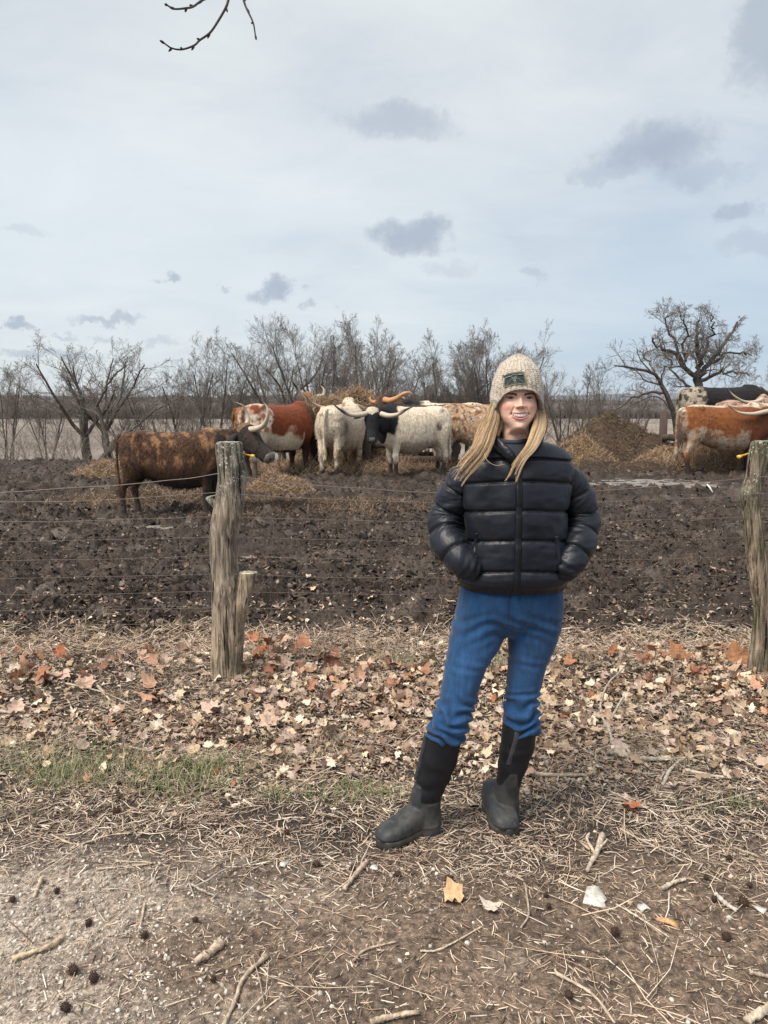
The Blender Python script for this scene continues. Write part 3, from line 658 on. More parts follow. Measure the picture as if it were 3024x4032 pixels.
stick([(2370,3300),(2350,3370),(2330,3400),(2312,3440)], .013, (.54,.44,.35), 'knobbly pale branch piece right of the boots', parts=[[(2350,3370),(2390,3340)],[(2345,3380),(2310,3330),(2320,3320)]])
stick([(2060,3050),(2180,3060),(2310,3065)], .013, (.50,.41,.31), 'thick straight stick lying beside the ankle of the upright boot')
stick([(2390,2976),(2500,3000),(2660,3005)], .017, (.46,.40,.34), 'grey forked branch in the litter right of the jeans', parts=[[(2480,2995),(2455,2950),(2450,2940)],[(2420,2980),(2400,2900),(2370,2850),(2365,2790),(2400,2720),(2450,2680)],[(2395,2870),(2440,2800),(2480,2750)]])
stick([(2610,3100),(2640,3040),(2700,2995),(2810,2980),(2920,2930)], .009, (.55,.47,.38), 'pale branching twig arching through the litter at right', parts=[[(2810,2980),(2880,3000),(3000,3060)],[(2615,3050),(2600,3100)]])
stick([(2700,3040),(2800,3060),(2880,3075)], .010, (.58,.49,.40), 'smooth pale stick under the arching twig at right')
stick([(2610,3505),(2660,3480),(2700,3472)], .009, (.58,.48,.37), 'short pale stick on bare dirt, right side')
stick([(2815,3540),(2860,3575),(2900,3605)], .010, (.62,.56,.48), 'white weathered stick slanting down, right side')
stick([(2940,4040),(3000,4000),(3060,3950)], .016, (.60,.50,.38), 'thick curved tan stick cut by the bottom right corner')
stick([(1460,4040),(1540,4010),(1650,3990)], .011, (.50,.40,.30), 'bark-covered stick along the bottom edge, centre')
stick([(2185,3840),(2330,3920),(2420,4040)], .006, (.52,.42,.32), 'long thin straight stalk slanting to the bottom right')
stick([(1655,3760),(1735,3750),(1905,3660)], .004, (.60,.50,.36), 'thin golden stalk on the dirt below the large tan leaf')
stick([(1390,3790),(1430,3750),(1490,3730),(1560,3722)], .005, TAN, 'crooked slender twig in the middle of the track')
stick([(2425,3575),(2530,3640),(2635,3700)], .004, (.60,.52,.42), 'straight fine stalk crossing the bare dirt, right')
stick([(200,2700),(400,2740),(520,2790)], .007, (.50,.42,.34), 'slender arched twig lying over the leaves, left')
stick([(255,2735),(300,2830),(420,2920),(560,2960),(610,2965)], .007, (.52,.44,.35), 'long pale twig curving down towards the grass, left')
stick([(0,2825),(80,2840),(140,2880)], .013, (.52,.46,.38), 'grey stick entering from the left edge')
stick([(380,2710),(430,2770),(460,2830)], .010, (.55,.47,.38), 'bleached bent stick in the leaves, left of the fence post')
stick([(600,2975),(650,2960),(790,2965)], .007, (.56,.48,.38), 'pale straight twig just above the green grass')
stick([(200,3290),(300,3330),(420,3300),(520,3290)], .005, TAN, 'thin curved stalk on the straw, lower left')
stick([(460,3400),(600,3405),(380,3430)], .004, TAN, 'doubled straw stalk at the edge of the gravel')
stick([(2000,3440),(2060,3470),(2075,3540),(2080,3620),(2050,3670)], .005, (.40,.32,.25), 'thin vine-like stem curling on the dirt below the upright boot')
stick([(2950,3840),(3010,3855),(3060,3862)], .008, (.42,.34,.27), 'dark stick stub at the right edge')
stick([(2400,3120),(2600,3200),(2760,3180),(2990,3120)], .006, (.48,.40,.31), 'long wandering twig over the straw, right side')
stick([(2440,3270),(2560,3330),(2690,3400)], .005, (.50,.42,.33), 'slanting twig under the long wandering one, right side')
# bark flakes, chips
def flake(u, v, s, colr, seed, label, cat='bark flake'):
    rr = np.random.default_rng(seed); V, T = frag_shape(rr); k = len(V); V = V*s; V[:,2] = V[:,2]*.5
    top = V+[0,0,.006]; n = k-1; i = np.arange(n); j = (i+1) % n; side = np.stack([i, j, k+j, k+i], -1)
    g = Gp(u, v); b = Buf(); addf(b, np.vstack([V, top]), [T[:, ::-1], T+k, side], colr); o = b.build('bark_flake', M_stick, None, False)
    o.location = (g[0], g[1], float(ground_h(g[0], g[1]))+.006); o.rotation_euler = (rr.normal(0, .12), rr.normal(0, .12), rr.uniform(0, 6)); tag(o, label, cat)
flake(2345,3550,.11,(.62,.58,.52),3,'flaky whitish bark piece on the dirt, right of centre')
flake(2625,3630,.085,(.62,.36,.18),4,'crumbly orange wood chunk on the bare dirt, right','wood chunk')
flake(2530,3580,.05,(.62,.58,.53),5,'small white chip left of the orange wood chunk')
flake(3000,3600,.07,(.60,.58,.54),6,'white bark scrap at the right edge of the dirt')
flake(1465,3420,.06,(.66,.63,.58),7,'white chip beside the pinkish stick')
flake(2310,3345,.06,(.60,.46,.35),8,'rounded tan flake left of the knobbly branch piece')
flake(1120,3410,.06,(.60,.58,.54),9,'pale grey flake at the edge of the straw, centre left')
# spiky brown seed balls
M_seed = flatmat('seed_ball', (.055,.032,.022), .9, .3, 60)
def seedball():
    rr = np.random.default_rng(3); n = 70; k = np.arange(n)+.5; ph = np.arccos(1-2*k/n); th = math.pi*(1+5**.5)*k
    D = np.stack([np.cos(th)*np.sin(ph), np.sin(th)*np.sin(ph), np.cos(ph)], -1); core, cf = loft([(0,0,-.014),(0,0,-.008),(0,0,0),(0,0,.008),(0,0,.014)], [.003,.012,.015,.012,.003], [.003,.012,.015,.012,.003], (1,0,0), (0,1,0), 12)
    b = Buf(); addf(b, core, cf); L = rr.uniform(.018, .026, n)
    P = np.stack([D*.010, D*L[:,None]+rr.normal(0, .0015, (n, 3))], 1); V, Q = tubes(P, np.array([[.0024, .0006]])*np.ones((n, 1)), 3); addf(b, V, Q); return b
sb0 = seedball().build('seed_ball', M_seed); first = True
for (u, v) in ((1565,3450),(1770,3480),(1390,3430),(225,3520),(50,3550),(770,3635),(570,3700),(350,3650),(290,3840),(840,3860),(370,3870),(2150,3530),(2160,3580),(2420,3690),(2860,3705),(2780,3475),(2240,3930),(2810,3560),(2925,3570),(620,3110),(470,3100),(470,3150),(460,3200),(2870,3390),(260,3980),(1575,3300),(1130,3290),(1860,2990),(2370,3040),(2950,3500),(1250,3420)):
    g = Gp(u, v); o = sb0 if first else sb0.copy()
    if not first: COL.objects.link(o)
    first = False; q = random.Random(int(u+v)).uniform(.5, .95); o.scale = (q, q, q*.85)
    o.location = (g[0], g[1], float(ground_h(g[0], g[1]))+.012); o.rotation_euler = (u, v, u*.3); tag(o, 'dark brown spiky seed ball lying on the dirt or straw', 'seed ball', 'spiky seed balls on the ground')
# ------------------------------------------------------------------ fence
FY = 4.34
def oldwood(t, p):
    a = t.n('ShaderNodeAttribute', attribute_name='Col'); co = t.n('ShaderNodeTexCoord').outputs['Object']
    g = t.noise(t.scalev(co, (1,1,.10)), 55, 6, .7, .6); g2 = t.noise(t.scalev(co, (1,1,.05)), 160, 4, .7); g3 = t.noise(co, 12, 3, .5)
    ck = t.noise(t.scalev(co, (1,1,.045)), 62, 3, .5, .3); ckm = t.mr(ck, .60, .66, 1, .12)
    k = t.math('MULTIPLY', t.math('MULTIPLY', t.mr(g, .36, .64, .34, 1.45), ckm), t.math('MULTIPLY', t.mr(g2, .3, .7, .7, 1.25), t.mr(g3, .3, .7, .8, 1.2)))
    sp = t.n('ShaderNodeSeparateXYZ'); t.l(co, sp.inputs[0]); lm = t.math('MULTIPLY', t.mr(t.noise(co, 75, 3, .6), .58, .62, 0, 1), t.math('MULTIPLY', t.mr(sp.outputs[2], .95, 1.22, 0, 1), t.mr(t.noise(co, 11, 2, .5), .42, .55, 0, 1)))
    t.l(t.mix(lm, t.mix(1.0, a.outputs['Color'], k, 'MULTIPLY'), (.55,.58,.52,1)), p.inputs['Base Color']); p.inputs['Roughness'].default_value = .9; p.inputs['Specular IOR Level'].default_value = .2
    b = t.n('ShaderNodeBump'); b.inputs['Distance'].default_value = .008; t.l(t.math('ADD', g, t.math('MULTIPLY', g2, .5)), b.inputs['Height']); t.l(b.outputs[0], p.inputs['Normal'])
M_post = mat('weathered_wood', oldwood)
M_wire = flatmat('fence_wire', (.20,.165,.14), .5, .3, 40, metallic=.4)
M_yel = flatmat('yellow_plastic', (.85,.52,.06), .4, .08, 30)
def outline_post(rows, depth, name, parent, base, colfn, crack=1.0, seed=0, n=56, m=120, top_lip=True, center_y=0):
    """rows: (xl, xr, z) metres, world; circular-ish section"""
    rows = np.array(rows, float); s = spline(rows, m); cx = (s[:,0]+s[:,1])/2; hw = (s[:,1]-s[:,0])/2; z = s[:,2]
    C = np.stack([cx, np.full(m, FY+center_y), z], -1); V, F_ = loft(C, hw, hw*depth, (1,0,0), (0,1,0), n, 2.2, m)
    nb = m*n; ang = np.tile(np.arange(n)*2*math.pi/n, m); zz = np.repeat(z, n); rad = V[:nb]-np.repeat(C, n, 0)
    g = .055*fbm(ang*3.0+seed, zz*1.6, 600+seed, 4)+.035*fbm(ang*9.0, zz*3.0, 610+seed, 3)
    cr = np.zeros(nb)
    for (ca, w) in ((4.9, .05), (5.5, .035), (4.2, .04), (3.7, .03), (.4, .05), (2.1, .06)):
        cr = np.maximum(cr, np.exp(-((((ang-ca-.12*np.sin(zz*3+ca))+math.pi) % (2*math.pi)-math.pi)/w)**2)*sst(fbm(zz*1.3, zz*0+ca*7, 620+seed, 2), -.25, .1))
    f = 1+g-.13*crack*cr; V[:nb] = np.repeat(C, n, 0)+rad*f[:,None]
    c = colfn(V[:,0], V[:,1], V[:,2]); c[:nb] *= (1-.65*cr)[:,None]
    V = V-np.array(base); b = Buf(); addf(b, V, F_, c); return b.build(name, M_post, parent)
def lz(v): return Wp(0, v, FY)[2]
def lx(u, v): return Wp(u, v, FY)[0]
def greywood(x, y, z):
    g = np.array([.30,.25,.195])[None]*np.ones((len(x), 1)); lo = np.array([.38,.30,.22]); k = (1-sst(z, .2, .7))[:,None]; c = g*(1-k)+lo*k
    top = sst(z, 1.05, 1.25)[:,None]; c = c*(1-.55*top)+np.array([.13,.13,.105])*.55*top
    l = sst(fbm(x*42, z*42+y*30, 640, 2), .24, .34)*sst(z, .98, 1.15); c = c*(1-.25*l[:,None])+np.array([.50,.52,.46])*.25*l[:,None]
    dk = sst(fbm(x*7, z*3.0, 650, 3), .12, .4)[:,None]; c *= (1-.45*dk); return c
def P8(x0, x1, y): u0, u1, v = 750+x0*.4745, 750+x1*.4745, 1700+y*.4745; return (lx(u0, v), lx(u1, v), lz(v))
post = empty('fence_post', (lx(890, 2650), FY, 0)); base = (post.location.x, FY, 0); tag(post, 'crooked grey weathered fence post with white lichen near its top and a sawn side stub', 'fence post')
rows = [P8(*q) for q in ((185,430,2200),(178,430,2060),(172,432,1900),(178,440,1700),(182,455,1500),(182,440,1350),(178,402,1180),(165,392,1050),(160,392,900),(168,412,770),(190,440,640),(210,455,520),(228,462,400),(226,466,300),(215,440,200),(212,430,110),(222,420,88))]
outline_post(rows, .95, 'shaft', post, base, greywood)
def stubcol(x, y, z): c = greywood(x, y, z*0+.3); return c*.95
rows = [P8(*q) for q in ((300,420,1750),(330,445,1600),(358,480,1480),(378,510,1380),(398,540,1260),(412,560,1175),(418,560,1160))]
outline_post(rows, .9, 'side_stub', post, base, stubcol, .8, 5, 40, 60, center_y=-.035)
def disc(c, rx, ry, name, colr, parent, tilt=0):
    n = 30; a = np.arange(n)*2*math.pi/n; r_ = np.random.default_rng(2); rings = [np.array([[0,0,.004]])]
    for k in (.35, .7, 1.0): rings.append(np.stack([rx*k*np.cos(a), ry*k*np.sin(a), .004*(1-k**4)+r_.normal(0, .0012, n)], -1))
    V = np.vstack(rings); f3 = np.stack([np.zeros(n, int), 1+np.arange(n), 1+(np.arange(n)+1) % n], -1); q = []
    for k in range(2): o_ = 1+k*n; i = np.arange(n); j = (i+1) % n; q.append(np.stack([o_+i, o_+n+i, o_+n+j, o_+j], -1))
    V = V+np.array(c)-np.array(base if parent is post else base2); cc = np.array(colr)*(1-.35*(np.abs(np.sin(3*np.arctan2(V[:,1]-V[0,1], V[:,0]-V[0,0]))) < .12)[:,None]); b = Buf(); addf(b, V, [f3]+q, cc*np.ones((len(V), 1))); return b.build(name, M_post, parent)
q = P8(415,562,1158); disc(((q[0]+q[1])/2, FY-.035, q[2]+.001), (q[1]-q[0])/2, (q[1]-q[0])/2*.9, 'sawn_face', (.62,.58,.42), post)
q = P8(222,420,88); disc(((q[0]+q[1])/2, FY, q[2]+.001), (q[1]-q[0])/2*1.02, (q[1]-q[0])/2*.96, 'top_face', (.34,.34,.29), post)
# knob on the left side
q = P8(140,240,560); V, F_ = loft([(q[1]+.01, FY-.01, q[2]-.07), (q[0]+.028, FY-.015, q[2]-.01), (q[0]+.02, FY-.015, q[2]+.015), (q[1]+.01, FY-.01, q[2]+.03)], [.02,.026,.02,.012], [.03,.028,.02,.012], (1,0,0), (0,1,0), 14)
b = Buf(); addf(b, V-np.array(base), F_, (.30,.29,.23)); b.build('knot', M_post, post)
def insulator(u0, v0, u1, v1, y, parent, base):
    a = Wp(u0, v0, y); c = Wp(u1, v1, y-.01); d = c-a; V, F_ = tube1([a, a+d*.8, a+d*.82, c-d*.02, c], [.010,.011,.018,.018,.012], 6, None, .55); b = Buf(); addf(b, V-np.array(base), F_, (1,1,1)); b.build('insulator', M_yel, parent, False)
insulator(935,1785,1002,1797,FY+.05,post,base)
def P6(x0, x1, y): u0, u1, v = 2500+x0*.52, 2500+x1*.52, 1600+y*.52; return (lx(u0, v), lx(u1, v), lz(v))
def mosswood(x, y, z):
    c = greywood(x, y, z*.4); m_ = sst(fbm(x*9, z*4, 660, 3)+.2*sst(z, .6, 1.2), -.1, .3)[:,None]; return c*(1-.6*m_)*.85+np.array([.13,.13,.075])*.6*m_
post2 = empty('fence_post', (lx(2985, 2650), FY, 0)); base2 = (post2.location.x, FY, 0); tag(post2, 'leaning mossy fence post bent like a knee at the right edge of the photo', 'fence post')
rows = [P6(*q) for q in ((862,1000,2200),(858,1000,2060),(858,1004,1960),(875,1014,1850),(892,1024,1700),(900,1024,1550),(882,1015,1400),(858,1003,1230),(842,985,1080),(828,965,950),(818,950,830),(806,945,760),(797,950,690),(805,958,620),(842,975,540),(855,1000,440),(872,1026,340),(888,1045,275),(896,1040,266))]
outline_post(rows, .9, 'shaft', post2, base2, mosswood, .5, 9)
q = P6(896,1040,264); disc(((q[0]+q[1])/2, FY, q[2]), (q[1]-q[0])/2*1.03, (q[1]-q[0])/2*.93, 'top_face', (.30,.29,.22), post2)
insulator(2962,1782,2905,1800,FY+.05,post2,base2)
# further posts outside the frame so the wire is carried on
PX1 = base[0]; PX2 = base2[0]
# wires
wf = empty('wire_fence', (0, FY, 0)); tag(wf, 'rusty woven wire stock fence stretched between the two crooked posts', 'wire fence')
def wire(P, rad, name='strand'):
    V, F_ = tube1(np.array(P)-[0, FY, 0], np.full(len(P), rad), 5); b = Buf(); addf(b, V, F_, (.5,.5,.5)); return b
rw = np.random.default_rng(8); xs = np.linspace(-4.2, 4.2, 240); yw = FY-.055
def sagx(x):   # sag between posts, highest at the posts
    s = np.where(x < PX1, (x-(PX1-3.2))/3.2, (x-PX1)/(PX2-PX1)); s = np.where(x > PX2, (x-PX2)/3.0, s); return 4*s*(1-s)
def hw(z0, sag, wob, seed): return np.stack([xs, yw+.012*fbm(xs*2, xs*0+seed, seed, 2), z0-sag*np.clip(sagx(xs), -.3, 1.2)+wob*fbm(xs*1.5, xs*0+seed, 700+seed, 3)], -1)
b = wire(hw(1.20, .105, .014, 1), .0023); b.build('strand', M_wire, wf)
b = wire(hw(1.095, .055, .012, 2), .0018); b.build('strand', M_wire, wf)
hz_ = [.965,.85,.74,.635,.535,.44,.35,.265,.185,.11]; mb = Buf(); lines = []
for i, z0 in enumerate(hz_):
    P = hw(z0, .035*(1-i*.06), .010, 10+i); lines.append(P); V, F_ = tube1(P-[0, FY, 0], np.full(len(P), .0010 if i else .0014), 4); addf(mb, V, F_)
xv = -4.1
while xv < 4.1:
    xk = xv+rw.normal(0, .012); P = []
    lean = rw.normal(0, .03)
    for i, L in enumerate(lines):
        x_ = xk+lean*(i/9-.5)+rw.normal(0, .010); P.append([x_, np.interp(x_, L[:,0], L[:,1]), np.interp(x_, L[:,0], L[:,2])])
    P = np.array(P); V, F_ = tube1(P-[0, FY, 0], np.full(len(P), .0008), 4, 30); addf(mb, V, F_)
    K = P-[0, FY, 0]; V, Q = tubes(np.stack([K-[0,0,.006], K+[0,0,.006]], 1), .0022, 4); addf(mb, V, Q)
    # ragged stay ends above the top wire
    if rw.random() < .65:
        t_ = P[0]; e = t_+[rw.normal(0, .06), 0, rw.uniform(.05, .16)]; V, F_ = tube1(np.array([t_, (t_+e)/2+[.01,0,0], e])-[0, FY, 0], .0014, 4, 6); addf(mb, V, F_)
    xv += .157
mb.build('woven_mesh', M_wire, wf)
# staples: wire wraps on posts
# ------------------------------------------------------------------ overhead twigs
M_twig = flatmat('twig_bark', (.045,.030,.026), .7, .3, 80)
def tw(pts, d0, d1):
    return [Wp(500+x*.735, y*.735, d0+(d1-d0)*i/(len(pts)-1)) for i, (x, y) in enumerate(pts)]
br = empty('overhanging_branch', (-.35, 2.6, 3.15)); tag(br, 'bare budding branch tips hanging into the sky at the top', 'branch')
bl = np.array(br.location)
for pts, d0, d1 in (([(640,-190),(560,-90),(470,-30),(405,0),(355,35),(320,43),(255,48),(215,28)], 2.75, 2.35), ([(640,-190),(570,-100),(543,0),(530,40),(490,110),(445,175),(390,215),(360,243),(295,265),(240,258),(200,232)], 2.75, 2.5), ([(640,-190),(612,-60),(625,0),(640,45),(675,120),(688,190)], 2.75, 2.65)):
    P = np.array(tw(pts, d0, d1)); S = spline(P, 50); kk = np.linspace(0, 1, 50); V, F_ = tube1(S-bl, .0050-.0028*kk, 8); b = Buf(); addf(b, V, F_)
    rb = np.random.default_rng(len(pts))
    for i in range(2, len(P)):
        c = P[i]-bl; d = np.array([rb.normal(0, .6), 0, -1 if i % 2 else .8]); d /= np.linalg.norm(d); tp = P[i]-P[i-1]; tp /= np.linalg.norm(tp)
        if i == len(P)-1: d = tp
        else: d = d*.6+tp*.6
        V, F_ = tube1([c, c+d*.006, c+d*.014, c+d*.019], [.0028,.0040,.0030,.0005], 6); addf(b, V, F_)
    b.build('twig', M_twig, br)
S = spline(np.array([Wp(970,-140,2.75), Wp(1100,-420,2.9), Wp(1500,-900,3.2), Wp(2200,-1500,3.6)]), 20)-bl; V, F_ = tube1(S, np.linspace(.006, .03, 20), 8); b = Buf(); addf(b, V, F_); b.build('limb', M_twig, br)
# ------------------------------------------------------------------ bare trees
M_tree = flatmat('tree_bark', (.088,.076,.068), .95, .35, 6, spec=.2); M_crown = flatmat('twig_bark_far', (.185,.162,.146), .95, .3, 6, spec=.2)
M_tree2 = flatmat('tree_bark_grey', (.27,.235,.20), .95, .3, 6, spec=.2)
def grow(P0, D0, L0, R0, n, r, wig, trop, taper=.35):
    B = len(P0); P = np.zeros((B, n, 3)); P[:,0] = P0; D = D0.copy(); 
    for i in range(1, n):
        D = D+r.normal(0, wig, (B, 3)); D[:,2] += trop; D /= np.linalg.norm(D, axis=1, keepdims=True); P[:,i] = P[:,i-1]+D*(L0/(n-1))[:,None]
    Rr = R0[:,None]*(1-(1-taper)*np.linspace(0, 1, n)[None,:]); return P, Rr
def children(P, Rr, L, k, r, ang, f0, f1, lf, rf):
    B, n, _ = P.shape; f = f0+(f1-f0)*(np.arange(k)[None,:]+r.uniform(.1, .9, (B, k)))/k; t = f*(n-1); i = np.minimum(t.astype(int), n-2); w = (t-i)[...,None]
    bi = np.arange(B)[:,None]; C = P[bi, i]*(1-w)+P[bi, i+1]*w; T = P[bi, i+1]-P[bi, i]; T /= np.linalg.norm(T, axis=2, keepdims=True)
    Rv = r.normal(0, 1, T.shape); S = Rv-(Rv*T).sum(2, keepdims=True)*T; S /= np.linalg.norm(S, axis=2, keepdims=True); a = np.abs(r.normal(ang, .22, f.shape))[...,None]
    D = T*np.cos(a)+S*np.sin(a); rr = (Rr[bi, i]*(1-w[...,0])+Rr[bi, i+1]*w[...,0])*rf*r.uniform(.75, 1.1, f.shape); ll = L[:,None]*lf*(1-.45*(f-f0)/(f1-f0+1e-6))*r.uniform(.7, 1.25, f.shape)
    return C.reshape(-1, 3), D.reshape(-1, 3), ll.ravel(), rr.ravel()
def tree(x, y, h, seed, label, group=None, style='vase', trunk_r=.12, stems=None, lean=(0, 0), dens=1.0, cat='tree', name='bare_tree', m=None, spread=1.0, wig=.12, minr=.0036):
    r = np.random.default_rng(seed); z0 = float(ground_h(x, y, False)); root = empty(name, (x, y, z0-.05)); tag(root, label, cat, group)
    m = m or M_tree; bt = Buf(); bc = Buf()
    if style == 'vase': ns = stems or 5; L = np.full(ns, h*.80)*r.uniform(.65, 1.05, ns)
    else: ns = stems or 1
    if style == 'vase':
        a = r.uniform(0, 2*math.pi)+np.arange(ns)*2*math.pi/ns; sp = r.uniform(.12, .42, ns)*spread
        P0 = np.stack([.12*np.cos(a), .12*np.sin(a), np.zeros(ns)], -1); D0 = np.stack([np.cos(a)*sp+lean[0], np.sin(a)*sp+lean[1], np.ones(ns)], -1); D0 /= np.linalg.norm(D0, axis=1, keepdims=True)
        P, Rr = grow(P0, D0, L, trunk_r*.62*r.uniform(.5, 1, ns), 9, r, .06, .02, .3); lev = [(int(8*dens), .48, .22, 1.0, .52, .50), (int(7*dens), .5, .2, 1.0, .50, .5), (int(6*dens), .55, .15, 1.0, .55, .6), (4, .6, .2, 1, .6, .8)]
    else:
        ht = h*(.20 if style == 'spread' else .30); P, Rr = grow(np.zeros((ns, 3)), np.tile(np.array([lean[0], lean[1], 1.])/np.linalg.norm([lean[0], lean[1], 1]), (ns, 1)), np.full(ns, ht), np.full(ns, trunk_r), 8, r, .05, 0, .8)
        k = r.integers(4, 6); a = r.uniform(0, 2*math.pi)+np.arange(k)*2*math.pi/k; sp = r.uniform(.5, 1.1, k)*spread; D = np.stack([np.cos(a)*sp, np.sin(a)*sp, np.ones(k)], -1); D /= np.linalg.norm(D, axis=1, keepdims=True)
        V, Q = tubes(P, Rr, 9); addf(bt, V, Q)
        P, Rr = grow(np.repeat(P[:1,-1], k, 0)-[0,0,.02], D, h*.72*r.uniform(.75, 1.05, k), np.full(k, trunk_r*.42), 11, r, wig, .05, .3); lev = [(int(8*dens), .6, .25, 1.0, .55, .45), (int(7*dens), .65, .15, 1.0, .55, .5), (int(6*dens), .65, .15, 1.0, .55, .6), (4, .7, .2, 1, .6, .8)]
    Ls = np.linalg.norm(P[:,-1]-P[:,0], axis=1); V, Q = tubes(P, Rr, 7); addf(bt, V, Q)
    for li, (k, ang, f0, f1, lf, rf) in enumerate(lev):
        C, D, Ll, rr = children(P, Rr, Ls, k, r, ang, f0, f1, lf, rf); rr = np.maximum(rr, minr); wg = wig*(1+.3*li); P, Rr = grow(C, D, Ll, rr, (8, 6, 5, 3)[li], r, wg, .05 if style == 'vase' else .03, .35)
        Rr = np.maximum(Rr, minr*.8); V, Q = tubes(P, Rr, (5, 4, 3, 3)[li]); addf(bc, V, Q); Ls = Ll
    bt.build('trunk', m, root); bc.build('crown', M_crown if m is M_tree else m, root); return root
def tx(u, d): return (u-1512)/F*d/math.cos(PITCH)*.985
def ht(v, d): b = (2016-v)/F; return CAM_H+d*math.tan(math.atan(b)-PITCH)-(float(base_h(0, d)))
specs = [  # u, top v, depth, style, kw, label
 (20,1400,31,'vase',dict(stems=5,trunk_r=.10),'slender leafless tree cut by the left edge'),
 (340,1395,33,'single',dict(trunk_r=.22,spread=1.0,wig=.13),'leafless tree with a forked trunk, first clear one from the left'),
 (180,1440,38,'vase',dict(stems=5,trunk_r=.09),'thin-stemmed bare tree behind the forked one at far left'),
 (520,1480,36,'vase',dict(stems=6,trunk_r=.08),'low bare thicket tree between the forked and the leaning tree'),
 (430,1375,34,'single',dict(trunk_r=.20,lean=(-.25,0),wig=.12),'bare tree with a kinked trunk leaning left, above the broken stump'),
 (640,1430,33,'vase',dict(stems=6,trunk_r=.08),'bushy many-stemmed bare tree left of the tall slender one'),
 (740,1350,32,'vase',dict(stems=5,trunk_r=.10),'bare upright tree just left of the tall slender one'),
 (850,1272,31,'vase',dict(stems=4,trunk_r=.11,spread=.7,dens=1.15),'tall slender leafless tree behind the brindle steer'),
 (960,1440,34,'vase',dict(stems=6,trunk_r=.08),'low bare tree behind the raised horns of the brindle steer'),
 (1110,1320,33,'single',dict(trunk_r=.19,wig=.17,spread=1.2),'crooked twisting bare tree above the red and white steer'),
 (1260,1240,31,'vase',dict(stems=6,trunk_r=.14,dens=1.15),'big many-stemmed bare tree, leftmost of the tall middle clump'),
 (1400,1235,32,'vase',dict(stems=5,trunk_r=.15,spread=.8,dens=1.15),'tallest bare tree in the middle clump over the hay bale'),
 (1530,1275,30,'vase',dict(stems=6,trunk_r=.13,dens=1.15),'wide bare tree with fanning limbs above the black-faced steer'),
 (1640,1380,35,'vase',dict(stems=5,trunk_r=.08),'small bare tree in the gap left of the knit hat'),
 (1760,1238,31,'vase',dict(stems=5,trunk_r=.15,spread=.8,dens=1.15),'tall dark bare tree just left of the knit hat'),
 (1880,1290,30,'vase',dict(stems=7,trunk_r=.13,dens=1.2,spread=1.3),'broad budding bare tree directly behind the knit hat'),
 (2010,1300,33,'vase',dict(stems=6,trunk_r=.11,spread=1.2),'bare tree whose crown shows above the knit hat'),
 (2110,1420,34,'vase',dict(stems=5,trunk_r=.08),'low bare tree at the right side of the knit hat'),
 (2230,1400,31,'vase',dict(stems=5,trunk_r=.11),'upright bare tree left of the manure heap'),
 (2350,1400,33,'vase',dict(stems=6,trunk_r=.10,spread=1.2),'bare tree growing behind the peak of the manure heap'),
 (2470,1430,31,'vase',dict(stems=5,trunk_r=.09,spread=1.3),'bare tree leaning over the right slope of the manure heap'),
 (2960,1440,38,'vase',dict(stems=6,trunk_r=.07,spread=1.3),'low bare tree at the right edge beyond the cattle'),
]
for i, (u, v, d, st, kw, lab) in enumerate(specs):
    kw.setdefault('dens', .88); tree(tx(u, d), d, ht(v, d)*1.02, 40+i, lab, 'bare trees along the pasture edge', style=st, **kw)
# the big spreading oak at right, limbs laid out by hand
def oak():
    d = 36; r = np.random.default_rng(99); x0 = tx(2735, d); z0 = float(base_h(x0, d)); root = empty('oak_tree', (x0, d, z0)); tag(root, 'large leafless oak with twisting spread limbs rising behind the cattle at right', 'tree')
    o0 = np.array([x0, d, z0]); bt = Buf(); bc = Buf()
    def L(pts, r0, r1, dy=0):
        P = np.array([Wp(u, v, d+dy*i/(len(pts)-1)) for i, (u, v) in enumerate(pts)])-o0; S = spline(P, 14); S[1:-1] += r.normal(0, .06, (12, 3)); return S, np.linspace(r0, r1, 14)*.72
    limbs = [L([(2735,1840),(2738,1700),(2745,1560),(2750,1480)], .33, .24), L([(2750,1490),(2752,1430),(2745,1340),(2755,1260)], .20, .07, .3), L([(2748,1500),(2700,1450),(2640,1385),(2600,1370),(2570,1330)], .17, .05, -1),
             L([(2752,1480),(2800,1430),(2830,1380),(2880,1300),(2900,1270)], .18, .05, 1), L([(2755,1500),(2830,1465),(2890,1465),(2950,1480)], .13, .04, -1.5), L([(2700,1450),(2650,1330),(2620,1270),(2640,1240)], .10, .03, .5),
             L([(2800,1430),(2850,1400),(2920,1390),(2960,1400)], .10, .035, 1.2), L([(2740,1540),(2680,1500),(2640,1420),(2590,1400)], .10, .03, 1.4), L([(2752,1430),(2790,1340),(2810,1290),(2800,1240)], .11, .03, -.7), L([(2700,1455),(2690,1370),(2700,1290),(2680,1240)], .09, .03, -1.2)]
    P = np.array([a for a, _ in limbs]); Rr = np.array([b for _, b in limbs]); V, Q = tubes(P, Rr, 9); addf(bt, V, Q)
    P, Rr = P[1:], Rr[1:]; Ls = np.full(len(P), 1.55)
    for li, (k, ang, f0, f1, lf, rf) in enumerate([(11,.75,.12,1,.80,.46),(7,.8,.15,1,.60,.46),(5,.8,.15,1,.55,.6),(3,.8,.2,1,.6,.8)]):
        C, D, Ll, rr = children(P, Rr, Ls, k, r, ang, f0, f1, lf, rf); rr = np.maximum(rr, .0042); P, Rr = grow(C, D, Ll, rr, (9,7,5,3)[li], r, .26, .02, .35); Rr = np.maximum(Rr, .0042); V, Q = tubes(P, Rr, (5,4,3,3)[li]); addf(bc, V, Q); Ls = Ll
    bt.build('trunk', M_tree, root); bc.build('crown', M_crown, root)
oak()
